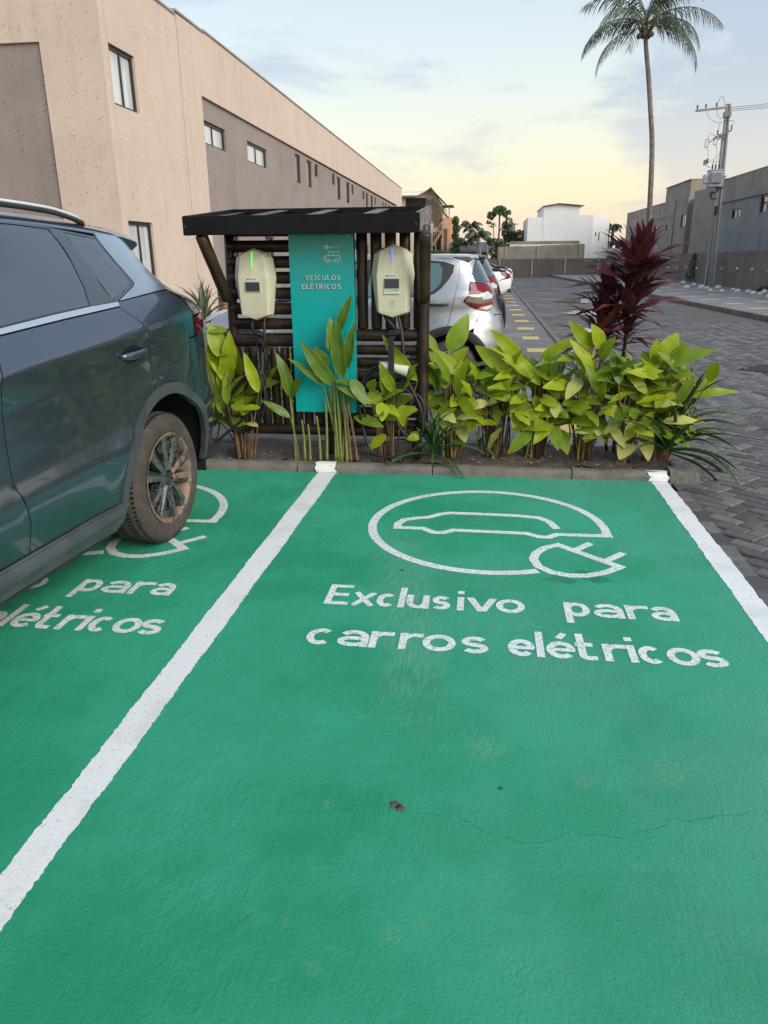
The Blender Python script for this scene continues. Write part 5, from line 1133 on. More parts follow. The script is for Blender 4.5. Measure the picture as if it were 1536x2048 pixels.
# roof rails and spoiler
for sd in (1, -1):
    P = []
    for t in np.linspace(0, 1, 22):
        u = 1.03+t*1.55; zt = S.t[-1, 0]+float(S.warp(np.array(u), np.array(1.735))); lift = .030*min(1, (t/.16))**.6*min(1, ((1-t)/.12))**.6; P.append((u, sd*.615, zt-.004+lift))
    m = MB(); m.tube(P, .0072, 10); V = m.v[0]; m.build('roof_rail', M_RAIL, suv, smooth=180, local=True)
    m = MB(); m.tube([(p[0], p[1]-sd*.004, p[2]-.016) for p in P], .011, 8); m.build('rail_base', M_TRIM, suv, smooth=180, local=True)
sp = MB(); n = 19; V = []
for i in range(n):
    t = -1+2*i/(n-1); v = t*.655; b_ = .05*abs(t)**4; ct = .016*(1-t*t)-.042*max(0, (abs(t)-.86)/.14)**1.6
    V += [(.90, v*.97, 1.690+ct-.02*abs(t)**8), (.74, v*.985, 1.670+ct), (.565+b_, v, 1.646+ct), (.560+b_, v, 1.628+ct), (.60+b_, v*.985, 1.603+ct), (.76, v*.985, 1.585+ct)]
sp.add(V, [(i*6+j, i*6+j+1, i*6+7+j, i*6+6+j) for i in range(n-1) for j in range(5)]+[(0, 1, 2, 3, 4, 5), tuple((n-1)*6+j for j in range(6))[::-1]]); sp.build('spoiler', M_SUV, suv, smooth=40, local=True)
for sd in (1, -1):   # mirrors
    m = MB(); m.lathe([(.0, -.10), (.07, -.09), (.10, -.02), (.09, .06), (.0, .09)], 14, (3.12, sd*1.02, 1.24), 'X'); m.beam((3.10, sd*.90, 1.20), (3.12, sd*1.0, 1.22), .06, .04); m.build('wing_mirror', M_SUV, suv, smooth=50, local=True)

# ---------------------------------------------------------------- other cars
def hatchback(S, name, label, loc, rz, paint, glass, style='hatch', clad=True, detail=True, rwin=None, lampc=None):
    r = thing(name, label, 'car', loc, rz); LOC[r.name] = np.zeros(3); h = .05 if detail else .09
    hubs = S.hubs; R0, R1 = (.375, .465) if clad else (.36, .37)
    shell(S, r, 'inner_body', M_SHELL, S.smin+.02, S.t[-1, 0]-.01, .02, hubs=hubs, R=R1, n=70, k=12)
    q0 = S.Q; sT = S.t[-1, 0]; bel = 1.04
    return r, hubs, R0, R1, h
def hatch_full(loc, rz, label, paint, glass, clad, detail, name='parked_car', group=None):
    S = HATCH; r, hubs, R0, R1, h = hatchback(S, name, label, loc, rz, paint, glass, 'hatch', clad, detail)
    hb0, hb1 = hubs; RL = R1 if clad else R0
    seam = [(.653, .754) if clad else (.653, .70), (.638, .80), (.585, 1.034), (.547, 1.236), (.528, 1.41), (.555, 1.453), (.633, 1.483), (.88, 1.505)]
    a = lambda hb, a0, a1, n=14: arc(hb[0], hb[1], RL, a0, a1, n)
    ztop = 1.50
    sur = [(1.62, 1.475), (.90, 1.462), (.707, 1.445), (.599, 1.413), (.612, 1.338), (.655, 1.266), (.727, 1.18), (.80, 1.12), (.90, 1.085), (2.3, 1.045), (2.60, 1.04), (2.0, 1.40)]
    win = [(1.52, 1.452), (.90, 1.445), (.761, 1.44), (.72, 1.382), (.73, 1.237), (.788, 1.166), (.862, 1.118), (1.58, 1.085)]
    win2 = [(1.62, 1.45), (1.68, 1.085), (2.45, 1.06), (1.98, 1.37)]
    q = lambda u, z: float(S.inv(u, z)[0])
    # rear door + front door as one run up to the belt, cut at the seam
    panel(S, 'rear_door', seam[:1]+a(hb0, 68, 8, 10)+[(1.11, .36), (1.60, .36), (1.63, 1.075), (.90, 1.083)]+[(.80, 1.118), (.725, 1.178), (.652, 1.265), (.608, 1.338), (.595, 1.414), (.705, 1.449), (.90, 1.466), (1.62, 1.479), (1.62, 1.497), (.90, 1.497)]+[p for p in seam[::-1][1:-1]], paint, r, h=h)
    panel(S, 'door', [(1.60, .36), (1.63, 1.075), (2.3, 1.04), (2.62, 1.02), (2.66, .7)]+a(hb1, 150, 172, 5)[0:]+[(2.57, .36)], paint, r, h=h)
    lamp = [(.417, 1.222), (.30, 1.215), (.227, 1.207), (.178, 1.153), (.152, 1.08), (.150, .962), (.216, .915), (.309, .933), (.401, .972), (.479, 1.033), (.421, 1.105)]
    cgl = [(.352, 1.466), (.405, 1.292), (.412, 1.236), (.30, 1.222), (.226, 1.212), (.235, 1.29), (.29, 1.40), (.33, 1.467)]
    qpn = seam+[(.62, 1.50), (.43, 1.497), (.358, 1.47), (.405, 1.292), (.415, 1.226), (.421, 1.105), (.479, 1.033), (.401, .972), (.309, .933), (.285, .903), (.348, .740)]+a(hb0, 122, 72, 12)[1:]
    panel(S, 'rear_quarter', qpn, paint, r, h=h)
    panel(S, 'bumper', [(.309, .930), (.285, .903), (.348, .740)]+a(hb0, 124, 188, 10)+[('q', .55, .26), ('q', 0., .26), ('q', 0., .80), ('q', .60, .82), (.150, .955), (.216, .913)], paint, r, h=h)
    panel(S, 'tail_lamp', lamp, M_RED, r, h=.03, off=.012, gap=.001)
    panel(S, 'lamp_lens', [(.299, 1.102), (.224, 1.128), (.163, 1.081), (.175, 1.053), (.267, 1.043)], M_CLEAR, r, h=.03, off=.016, gap=0)
    panel(S, 'lamp_lens', [(.30, .96), (.17, .985), (.165, .962), (.215, .928)], M_CLEAR, r, h=.03, off=.016, gap=0) if detail else None
    panel(S, 'lamp_trim', [(.470, 1.033), (.421, 1.095), (.20, 1.10), (.160, 1.05), (.160, 1.02), (.30, 1.0), (.40, .985)], M_GLOSSB, r, h=.03, off=.0145, gap=0)
    panel(S, 'pillar_glass', cgl, M_TINT, r, h=.03, off=.002, gap=.001)
    panel(S, 'tailgate', [('q', 0., .81), ('q', .60, .825), ('q', .66, .96), ('q', .64, 1.05), ('q', .62, 1.20), ('q', 0., 1.20)], paint, r, h=h)
    panel(S, 'rear_window', [('q', 0., 1.205), ('q', .60, 1.205), ('q', .52, 1.46), ('q', 0., 1.46)], M_TINT, r, h=h)
    panel(S, 'window_surround', sur, M_TRIM, r, holes=[win, win2], h=h, gap=.001)
    panel(S, 'side_window', win, glass, r, h=h, gap=.001, off=-.003); panel(S, 'side_window', win2, glass, r, h=h, gap=.001, off=-.003)
    panel(S, 'wing', [(2.66, .7), (2.62, 1.02), (2.95, .99), (3.3, .93), (3.48, .80), (3.46, .62)]+a(hb1, 38, 148, 12), paint, r, h=h)
    panel(S, 'headlight', [(3.2, .96), (3.5, .80), ('q', S.Q-.5, .80), ('q', S.Q-.55, .93)], M_CLEAR, r, h=h, off=.004)
    panel(S, 'front_bumper', [(3.48, .79), (3.46, .62)]+a(hb1, 36, -8, 8)+[('q', S.Q-.5, .24), ('q', S.Q, .24), ('q', S.Q, .85), ('q', S.Q-.5, .80)], paint, r, h=h)
    n = 40; qs = np.linspace(q(2.62, 1.03), S.Q, n); rows = [np.stack(S.P(qs, np.full(n, s)), -1) for s in np.linspace(.86, 1.05, 6)]
    for t in (.8, .5, .2, 0): X = rows[5].copy(); X[:, 1] *= t; X[:, 2] += .02*(1-t); rows.append(X)
    V = np.concatenate(rows); f = [(j*n+i, j*n+i+1, (j+1)*n+i+1, (j+1)*n+i) for j in range(9) for i in range(n-1)]; m = MB(); m.add(V, f); m.add(V*np.array([1, -1, 1]), [t[::-1] for t in f]); m.build('bonnet', paint, r, local=True, smooth=180)
    panel(S, 'windscreen', [('q', q(2.6, 1.04)+.02, 1.05), ('q', S.Q, 1.05), ('q', S.Q, 1.49), ('q', q(2.0, 1.42), 1.49)], M_TINT, r, h=.09)
    panel(S, 'windscreen_pillar', [(2.62, 1.045), (2.02, 1.405), (1.64, 1.482), (1.64, 1.50), (2.10, 1.48), (2.45, 1.27), (2.72, 1.05)], paint, r, h=h, gap=0)
    roof_cap(S, r, 'roof', paint, 1.492, .015, 80, 4)
    m = MB(); V = []; nn = 13
    for i in range(nn):
        t = -1+2*i/(nn-1); v = t*.575; zt = 1.545-.03*abs(t)**4; V += [(.60, v, zt-.008), (.44, v, zt-.010), (.345+.05*abs(t)**3, v*.98, zt-.030), (.355+.05*abs(t)**3, v*.98, zt-.050), (.5, v*.97, zt-.055)]
    m.add(V, [(i*5+j, i*5+j+1, i*5+6+j, i*5+5+j) for i in range(nn-1) for j in range(4)]+[(0, 1, 2, 3, 4), tuple((nn-1)*5+j for j in range(5))[::-1]]); m.build('spoiler', paint, r, smooth=40, local=True)
    for hb in hubs:
        if clad: panel(S, 'arch_cladding', arch_poly(hb[0], hb[1], R0, R1, .28), M_TRIM, r, h=.04, off=.012, gap=.001, lip=.03)
        for sd in (1, -1):
            arch_liner(r, hb[0], sd*.74, hb[1], .40, .26, sd); wheel(r, hb[0], sd*.68, .30, .30, .18, sd, 'hatch', .19)
    panel(S, 'sill_cladding', [(1.10, .27), (1.105, .36), (2.57, .36), (2.575, .27), (2.55, .21), (1.12, .21)], M_TRIM if clad else paint, r, h=h, off=.010, gap=0)
    if detail:
        for sd in (1, -1):
            P = []; 
            for t in np.linspace(-1, 1, 11):
                uu = .755+t*.105; _, vv, _ = S.at(uu, .998); P.append((uu, sd*(float(vv)+.028-.022*abs(t)**4), .998))
            m = MB(); m.tube(P, .013, 10); m.build('door_handle', M_TRIM, r, smooth=180, local=True)
            panel(S, 'handle_recess', [(.755+.060*math.cos(a_), .998+.032*math.sin(a_)) for a_ in np.linspace(0, 2*math.pi, 18, endpoint=False)], paint, r, h=.03, gap=0, off=.002, sides=(sd,))
    m = MB(); m.box2((.25, -.6, .22), (3.4, .6, .28)); m.build('underbody', M_TRIM, r, local=True)
    return r
# rear to +X: u axis = -X
hatch_full((-.37+.62, 8.6+.79, 0), math.pi, 'silver hatchback with black wheel arch cladding right behind the charging shelter', M_SILV, M_TINT2, True, True)
hatch_full((.34, 12.2, 0), math.pi, 'black hatchback parked between the silver hatchback and the white cars', M_BLACKP, M_TINT, False, False)
SEDAN = CarShape([(.20, .74, .14, 4.45), (.32, .82, .05, 4.55), (.45, .85, .0, 4.60), (.60, .87, -.01, 4.62), (.75, .875, .0, 4.60), (.86, .87, .05, 4.5), (.94, .865, .10, 4.2), (.98, .84, .25, 3.7), (1.02, .80, .55, 3.35), (1.10, .76, .75, 3.2), (1.2, .71, .95, 3.02), (1.30, .655, 1.15, 2.80), (1.36, .61, 1.3, 2.62), (1.39, .56, 1.4, 2.5), (1.41, .50, 1.5, 2.4)],
    4.6, [(.2, 0), (.7, .03), (.95, .04), (1.2, .0), (1.41, 0)], (.02, 1.5), [(.95, .32), (3.65, .32)], .012, 1.4, 2.0, .40)
def sedan(loc, rz, label, paint):
    S = SEDAN; r = thing('parked_car', label, 'car', loc, rz); LOC[r.name] = np.zeros(3); h = .09; hb0, hb1 = S.hubs; R = .37
    shell(S, r, 'inner_body', M_SHELL, .22, 1.40, .02, hubs=S.hubs, R=.42, n=70, k=12)
    a = lambda hb, a0, a1, n=12: arc(hb[0], hb[1], R, a0, a1, n); q = lambda u, z: float(S.inv(u, z)[0])
    lamp = [(.42, .98), (.22, .955), (.09, .90), (.06, .80), (.12, .76), (.20, .80), (.34, .86)]
    panel(S, 'bumper', [(.55, .62)]+a(hb0, 140, 188, 8)+[('q', .5, .22), ('q', 0, .22), ('q', 0, .72), ('q', .6, .74), (.12, .755), (.35, .72)], paint, r, h=h)
    panel(S, 'rear_quarter', [(1.35, .97), (1.25, .70)]+a(hb0, 55, 138, 10)+[(.54, .63), (.36, .73), (.21, .79), (.35, .855), (.43, .985), (.75, .99)], paint, r, h=h)
    panel(S, 'tail_lamp', lamp, M_RED, r, h=.05, off=.008)
    panel(S, 'boot_lid', [('q', 0, .73), ('q', .62, .75), ('q', .7, .94), ('q', .66, .985), ('q', 0, .985)], paint, r, h=h)
    panel(S, 'rear_door', [(1.35, .97), (1.25, .70)]+a(hb0, 54, 3, 8)+[(1.34, .30), (2.25, .30), (2.28, .965)], paint, r, h=h); panel(S, 'door', [(2.25, .30), (2.28, .965), (3.2, .93), (3.2, .6)]+a(hb1, 150, 177, 6), paint, r, h=h)
    panel(S, 'wing', [(3.2, .6), (3.2, .93), (4.0, .88), (4.4, .75), (4.4, .6)]+a(hb1, 35, 148, 10), paint, r, h=h); panel(S, 'front_bumper', [(4.4, .74), (4.4, .6)]+a(hb1, 33, -8, 6)+[('q', S.Q-.4, .22), ('q', S.Q, .22), ('q', S.Q, .85), ('q', S.Q-.6, .82)], paint, r, h=h)
    wp = [(1.28, 1.06), (1.45, 1.25), (1.62, 1.345), (2.0, 1.37), (2.4, 1.355), (2.75, 1.22), (3.1, 1.03), (2.3, 1.04)]
    panel(S, 'side_window', wp, M_TINT, r, h=h); panel(S, 'roof_pillar', [(1.35, .98), (.80, .995), (1.1, 1.22), (1.35, 1.34), (1.55, 1.385), (2.4, 1.39), (2.8, 1.24), (3.3, .99), (3.2, .94), (2.28, .975)], paint, r, holes=[wp], h=h)
    n = 60; qs = np.linspace(0, S.Q, n); rows = [np.stack(S.P(qs, np.full(n, s)), -1) for s in np.linspace(.97, 1.05, 4)]
    for t in (.85, .5, .2, 0): X = rows[1].copy(); X[:, 1] *= t; X[:, 2] += .02; rows.append(X)
    roof_cap(S, r, 'roof', paint, 1.375, .015, 70, 4)
    panel(S, 'rear_window', [('q', 0, 1.0), ('q', .62, 1.02), ('q', .5, 1.37), ('q', 0, 1.37)], M_TINT, r, h=h); panel(S, 'windscreen', [('q', S.Q-.75, 1.0), ('q', S.Q, 1.0), ('q', S.Q, 1.37), ('q', S.Q-.6, 1.37)], M_TINT, r, h=h)
    X = np.stack(S.P(qs, np.full(n, .972)), -1); m = MB(); m.add(np.concatenate([X, X*np.array([1, -1, 1])]), [(i, i+1, n+i+1, n+i) for i in range(n-1)]); m.build('bonnet', paint, r, local=True, smooth=180)
    for hb in S.hubs:
        for sd in (1, -1): arch_liner(r, hb[0], sd*.82, hb[1], .39, .28, sd); wheel(r, hb[0], sd*.76, .32, .32, .2, sd, 'sedan', .215)
    m = MB(); m.box2((.05, -.55, .38), (.10, -.30, .44)); m.box2((.03, -.86, .30), (.10, -.45, .42)); m.box2((.03, .45, .30), (.10, .86, .42)); m.build('bumper_vent', M_TRIM, r, local=True)
    return r
sedan((.93, 27.4, 0), math.pi, 'white saloon with red tail lamps, third car of the row beyond the black hatchback', M_WHITEP)
sedan((1.16, 33.0, 0), math.pi, 'white car farthest along the row, mostly hidden by the white saloon', M_WHITEP)

# ================================================================ plants
def m_leaf(name, c1, c2, edge, rib, rough=.38, trans=.28, spots=.0, vein=26.):
    t = NT(name); t.m.use_nodes = True; uvn = t.n('ShaderNodeUVMap'); s = t.n('ShaderNodeSeparateXYZ'); t.l(uvn.outputs[0], s.inputs[0]); oi = t.n('ShaderNodeObjectInfo')
    U = t.math('ABSOLUTE', s.outputs['X']); V = s.outputs['Y']; co = t.coord('Object'); n = t.noise(co, 9, 5, .65)
    c = t.mix(oi.outputs['Random'], c1, c2); c = t.mix(t.ramp(n, .40, .70, 0, .35), c, tuple(x*.62 for x in c1))
    # slanting side veins and a pale midrib
    w = t.math('SINE', t.math('MULTIPLY', t.math('ADD', V, t.math('MULTIPLY', U, -.22)), vein*6.28)); c = t.mix(t.ramp(w, .55, 1., 0, .22), c, rib)
    c = t.mix(t.ramp(U, .0, .07, .8, 0), c, rib); c = t.mix(t.ramp(t.math('ADD', U, t.math('MULTIPLY', n, .35)), 1.02, 1.16, 0, .8), c, edge)
    if spots: 
        sp = t.noise(co, 24, 6, .75); c = t.mix(t.ramp(sp, .60, .70, 0, spots), c, (.16, .09, .035)); c = t.mix(t.ramp(V, .90, 1.0, 0, .8), c, (.20, .11, .05))
    else: c = t.mix(t.math('MULTIPLY', t.ramp(V, .955, 1.0), t.ramp(t.math('FRACT', t.math('MULTIPLY', oi.outputs['Random'], 7.3)), .55, .75, 0, .9)), c, (.22, .13, .05))
    t.out(c, rough, t.bump(w, .10, .002), Specular_IOR_Level=.32)
    tr = t.n('ShaderNodeBsdfTranslucent'); t.l(c, tr.inputs[0]); mx = t.n('ShaderNodeMixShader'); mx.inputs[0].default_value = trans
    o = t.t.nodes['Material Output']; t.l(t.b.outputs[0], mx.inputs[1]); t.l(tr.outputs[0], mx.inputs[2]); t.l(mx.outputs[0], o.inputs[0]); return t.m
M_LEAFY = m_leaf('chartreuse_ginger_leaf', (.35, .42, .010), (.165, .275, .010), (.50, .49, .05), (.42, .47, .06)); M_LEAFP = m_leaf('bleached_leaf', (.55, .53, .15), (.46, .47, .12), (.50, .40, .20), (.60, .58, .28), .5, .2, .5)
M_LEAFD = m_leaf('deep_green_leaf', (.115, .20, .018), (.075, .155, .018), (.30, .32, .05), (.26, .33, .06), .34, .22); M_LEAFM = m_leaf('mid_green_leaf', (.13, .225, .014), (.21, .31, .018), (.26, .30, .05), (.25, .32, .06), .4, .25)  # M_LEAFM: mid green for filler leaves, mixed at random among the bright ones
M_CORD = m_leaf('burgundy_cordyline_leaf', (.150, .036, .042), (.050, .016, .022), (.24, .06, .065), (.13, .035, .05), .34, .12, vein=3.); M_CORDR = m_leaf('rusty_cordyline_leaf', (.19, .05, .035), (.13, .05, .035), (.22, .08, .05), (.20, .06, .05), .4, .15, vein=3.)
M_STRAP = m_leaf('dark_strap_leaf', (.035, .085, .025), (.055, .115, .03), (.05, .10, .03), (.07, .13, .04), .38, .1, vein=1.); M_STRAPG = m_leaf('grey_green_strap_leaf', (.13, .17, .09), (.20, .22, .13), (.3, .3, .2), (.2, .24, .14), .5, .1, vein=1.)
M_STEMG = simple('green_stem', (.13, .17, .03), .5, var=.3, scale=20, c2=(.22, .22, .05)); M_STEMR = simple('reddish_stem', (.14, .055, .028), .55, var=.35, scale=14, c2=(.20, .13, .05)); M_STEMD = simple('dark_stem', (.05, .03, .022), .6, var=.3, scale=14)
def leaf_mesh(kind, k):
    r = np.random.RandomState(100+k); n = 12; W = []
    if kind == 'broad': prof = lambda t: (math.sin(math.pi*t**.80)**.78)*(1-.15*t); na = 2; fold, archh, wav = .16+.10*r.rand(), .03+.09*r.rand(), .035
    elif kind == 'strap': prof = lambda t: min(1, .45+t*2.2)*(1-t**2.6)**.9; na = 1; fold, archh, wav = .25, .10+.12*r.rand(), .01
    else: prof = lambda t: (math.sin(math.pi*(t*.93+.05)**.72)**.85); na = 1; fold, archh, wav = .22, .05+.12*r.rand(), .03
    V = []; UV = []; ph = r.uniform(0, 6.28); tw = r.uniform(-.35, .35); sb = r.uniform(-.05, .05)
    for i in range(n+1):
        t = i/n; w = prof(t)*.5
        for j in range(-na, na+1):
            x = j/na; z = archh*math.sin(math.pi*t)*1.0+fold*abs(x)*w*.25+wav*math.sin(t*15+ph+x*1.7)*abs(x)*w; a = tw*(t-.3)
            X, Z = x*w, z/ .25*.25
            V.append((X*math.cos(a)-fold*0*a+sb*math.sin(math.pi*t), t, Z+X*math.sin(a)*.25)); UV.append((x, t))
    m = 2*na+1; f = [(i*m+j, i*m+j+1, (i+1)*m+j+1, (i+1)*m+j) for i in range(n) for j in range(m-1)]
    me = bpy.data.meshes.new('leaf'); me.from_pydata(V, [], f); uv = me.uv_layers.new(name='UVMap')
    for lp in me.loops: uv.data[lp.index].uv = UV[lp.vertex_index]
    me.polygons.foreach_set('use_smooth', [True]*len(me.polygons)); me.update(); return me
LM = {}
def leaf_meshes(kind, mat, n=6):
    k = (kind, mat.name)
    if k not in LM:
        LM[k] = []
        for i in range(n):
            me = leaf_mesh(kind, i); me.materials.append(mat); LM[k].append(me)
    return LM[k]
def put_leaf(root, kind, mat, B, T, w, up=(0, -.45, .9), roll=.0, name='leaf'):
    B = np.array(B, float); T = np.array(T, float); d = T-B; L = np.linalg.norm(d); y = d/L; u = np.array(up, float); u = u-y*(u@y)
    if np.linalg.norm(u) < .1: u = np.array([0, -1., .1]); u = u-y*(u@y)
    z = u/np.linalg.norm(u); x = np.cross(y, z); c, s_ = math.cos(roll), math.sin(roll); x, z = x*c+z*s_, z*c-x*s_
    M = Matrix(((x[0]*w, y[0]*L, z[0]*L, B[0]), (x[1]*w, y[1]*L, z[1]*L, B[1]), (x[2]*w, y[2]*L, z[2]*L, B[2]), (0, 0, 0, 1)))
    return inst(name, random.choice(leaf_meshes(kind, mat)), root, Matrix.Translation(-root.location) @ M)
LEAVES = [(-0.25, 5.58, 0.852, -0.11, 5.618, 1.12, 0.144, 'g'), (-0.307, 5.58, 0.804, -0.532, 5.641, 1.062, 0.087, 'g'), (-0.149, 5.58, 0.671, -0.4, 5.589, 0.879, 0.098, 'g'), (-0.231, 5.58, 0.661, -0.461, 5.632, 0.825, 0.087, 'g'), (-0.229, 5.58, 0.563, -0.457, 5.648, 0.79, 0.077, 'g'), (0.185, 5.58, 0.713, -0.055, 5.588, 0.891, 0.113, 'g'), (0.295, 5.58, 0.781, 0.054, 5.495, 1.016, 0.098, 'g'), (0.286, 5.58, 0.772, 0.054, 5.516, 0.89, 0.087, 'g'), (0.426, 5.58, 0.801, 0.694, 5.522, 0.966, 0.087, 'g'), (0.567, 5.58, 0.783, 0.371, 5.42, 0.762, 0.092, 'g'), (0.248, 5.58, 0.685, 0.085, 5.42, 0.666, 0.077, 'g'), (0.238, 5.58, 0.599, 0.041, 5.42, 0.604, 0.062, 'g'), (0.643, 5.58, 0.623, 0.435, 5.42, 0.614, 0.098, 'g'), (0.454, 5.58, 0.65, 0.605, 5.62, 0.683, 0.077, 'g'), (-0.271, 5.58, 0.454, -0.439, 5.563, 0.544, 0.128, 'g'), (-0.187, 5.58, 0.632, -0.091, 5.42, 0.463, 0.108, 'g'), (-0.144, 5.58, 0.486, -0.211, 5.42, 0.471, 0.067, 'g'), (-0.239, 5.58, 0.324, -0.298, 5.42, 0.254, 0.092, 'p'), (-0.15, 5.58, 0.326, -0.093, 5.42, 0.194, 0.098, 'p'), (0.328, 5.58, 0.522, 0.21, 5.42, 0.492, 0.087, 'g'), (0.284, 5.58, 0.453, 0.246, 5.42, 0.314, 0.108, 'g'), (0.52, 5.58, 0.339, 0.399, 5.42, 0.195, 0.098, 'g'), (0.389, 5.58, 0.277, 0.324, 5.42, 0.184, 0.067, 'p'), (0.591, 5.58, 0.281, 0.653, 5.42, 0.123, 0.103, 'g'), (0.533, 5.58, 0.438, 0.643, 5.42, 0.395, 0.077, 'g'), (0.627, 5.58, 0.459, 0.793, 5.42, 0.474, 0.098, 'g'), (0.724, 5.58, 0.662, 0.606, 5.42, 0.527, 0.098, 'p'), (0.205, 5.58, 0.481, 0.064, 5.42, 0.49, 0.077, 'g'), (0.512, 5.58, 0.467, 0.389, 5.42, 0.457, 0.067, 'g'), (-0.161, 5.58, 0.376, 0.083, 5.61, 0.394, 0.062, 'g'), (-0.053, 5.58, 0.378, 0.027, 5.42, 0.334, 0.072, 'g'), (-0.207, 5.58, 0.213, -0.102, 5.42, 0.163, 0.067, 'g'), (-0.179, 5.58, 0.69, -0.154, 5.629, 0.79, 0.082, 'g'), (-0.14, 5.58, 0.691, 0.014, 5.641, 0.683, 0.062, 'g'), (0.084, 5.58, 0.361, 0.141, 5.621, 0.433, 0.072, 'g'), (0.789, 5.58, 0.887, 0.595, 5.493, 1.082, 0.095, 'g'), (0.859, 5.58, 0.877, 0.756, 5.511, 1.057, 0.101, 'g'), (0.846, 5.58, 0.796, 0.935, 5.515, 0.964, 0.106, 'g'), (0.824, 5.58, 0.704, 0.637, 5.516, 0.888, 0.129, 'g'), (0.826, 5.58, 0.796, 0.712, 5.625, 0.851, 0.101, 'p'), (0.685, 5.58, 0.805, 0.524, 5.42, 0.805, 0.067, 'g'), (1.274, 5.58, 0.78, 1.377, 5.604, 0.992, 0.129, 'g'), (1.283, 5.58, 0.78, 1.449, 5.547, 0.92, 0.095, 'g'), (1.267, 5.58, 0.75, 1.626, 5.528, 0.874, 0.123, 'g'), (1.281, 5.58, 0.76, 0.967, 5.42, 0.71, 0.095, 'g'), (1.058, 5.58, 0.768, 0.918, 5.506, 0.817, 0.056, 'g'), (1.351, 5.58, 0.7, 1.502, 5.502, 0.703, 0.078, 'g'), (1.203, 5.58, 0.698, 1.294, 5.42, 0.634, 0.095, 'g'), (1.519, 5.58, 0.533, 1.862, 5.644, 0.563, 0.067, 'g'), (1.202, 5.58, 0.616, 0.902, 5.42, 0.507, 0.073, 'g'), (0.821, 5.58, 0.422, 0.626, 5.551, 0.446, 0.101, 'g'), (0.926, 5.58, 0.456, 0.952, 5.42, 0.399, 0.084, 'g'), (1.21, 5.58, 0.45, 1.054, 5.42, 0.417, 0.078, 'g'), (1.253, 5.58, 0.419, 1.38, 5.42, 0.341, 0.095, 'g'), (1.383, 5.58, 0.421, 1.482, 5.42, 0.389, 0.073, 'g'), (0.903, 5.58, 0.365, 0.848, 5.42, 0.267, 0.118, 'p'), (0.939, 5.58, 0.307, 0.987, 5.42, 0.233, 0.106, 'g'), (1.108, 5.58, 0.246, 1.02, 5.42, 0.09, 0.134, 'p'), (1.206, 5.58, 0.291, 1.231, 5.42, 0.085, 0.112, 'p'), (1.233, 5.58, 0.79, 1.217, 5.539, 0.953, 0.095, 'g'), (1.238, 5.58, 0.749, 1.135, 5.569, 0.861, 0.106, 'g'), (1.431, 5.58, 0.349, 1.541, 5.42, 0.303, 0.05, 'g'), (0.538, 5.58, 0.417, 0.637, 5.42, 0.399, 0.078, 'g'), (0.687, 5.58, 0.366, 0.812, 5.42, 0.34, 0.095, 'g'), (0.828, 5.58, 0.272, 0.761, 5.42, 0.222, 0.078, 'g'), (-1.889, 5.38, 0.808, -1.997, 5.36, 1.062, 0.141, 'g'), (-1.866, 5.38, 1.01, -2.076, 5.36, 1.017, 0.088, 'g'), (-1.999, 5.38, 0.654, -1.978, 5.36, 0.966, 0.106, 'g'), (-1.931, 5.38, 0.547, -1.908, 5.36, 0.824, 0.092, 'g'), (-1.781, 5.38, 0.683, -1.792, 5.36, 0.903, 0.102, 'g'), (-1.863, 5.38, 0.696, -1.838, 5.36, 1.012, 0.113, 'g'), (-1.763, 5.38, 0.549, -1.475, 5.36, 0.644, 0.12, 'g'), (-1.872, 5.38, 0.397, -1.674, 5.36, 0.534, 0.099, 'g'), (-1.78, 5.38, 0.316, -1.983, 5.36, 0.344, 0.078, 'g'), (-1.901, 5.38, 0.397, -1.99, 5.36, 0.509, 0.092, 'g'), (-1.96, 5.38, 0.533, -2.03, 5.36, 0.777, 0.092, 'g'), (-1.88, 5.38, 0.656, -1.865, 5.36, 0.934, 0.113, 'g'), (-1.876, 5.38, 0.534, -1.704, 5.36, 0.701, 0.099, 'g'), (-1.913, 5.38, 0.424, -1.839, 5.36, 0.565, 0.085, 'g'), (-1.974, 5.38, 0.695, -2.018, 5.36, 0.908, 0.085, 'g'), (-1.405, 5.33, 0.537, -1.487, 5.3, 0.867, 0.102, 'd'), (-1.398, 5.33, 0.537, -1.296, 5.3, 0.695, 0.088, 'd'), (-1.406, 5.33, 0.382, -1.61, 5.3, 0.512, 0.068, 'd'), (-1.063, 5.29, 0.865, -1.074, 5.26, 1.116, 0.134, 'd'), (-0.996, 5.29, 0.68, -1.017, 5.26, 1.122, 0.113, 'd'), (-0.961, 5.29, 0.751, -0.89, 5.26, 1.086, 0.088, 'd'), (-1.057, 5.29, 0.628, -1.288, 5.26, 0.955, 0.106, 'd'), (-1.112, 5.29, 0.75, -1.185, 5.26, 0.911, 0.12, 'd'), (-1.136, 5.29, 0.633, -1.386, 5.26, 0.828, 0.068, 'd'), (-0.912, 5.29, 0.636, -1.056, 5.26, 0.671, 0.059, 'd'), (-0.937, 5.29, 0.681, -0.824, 5.26, 0.493, 0.102, 'd'), (-1.025, 5.29, 1.001, -0.903, 5.25, 1.279, 0.075, 'd'), (-0.455, 5.34, 0.666, -0.707, 5.3, 0.997, 0.088, 'g'), (-0.925, 5.34, 0.396, -0.693, 5.3, 0.328, 0.078, 'g'), (-0.686, 5.34, 0.265, -0.823, 5.3, 0.149, 0.088, 'g'), (-0.671, 5.34, 0.394, -0.444, 5.3, 0.465, 0.13, 'g'), (-0.802, 5.34, 0.597, -0.705, 5.3, 0.474, 0.088, 'g'), (-0.426, 5.34, 0.271, -0.528, 5.3, 0.238, 0.068, 'g'), (-0.685, 5.34, 0.373, -0.613, 5.3, 0.502, 0.085, 'g'), (-0.808, 5.34, 0.59, -0.755, 5.3, 0.682, 0.071, 'g')]

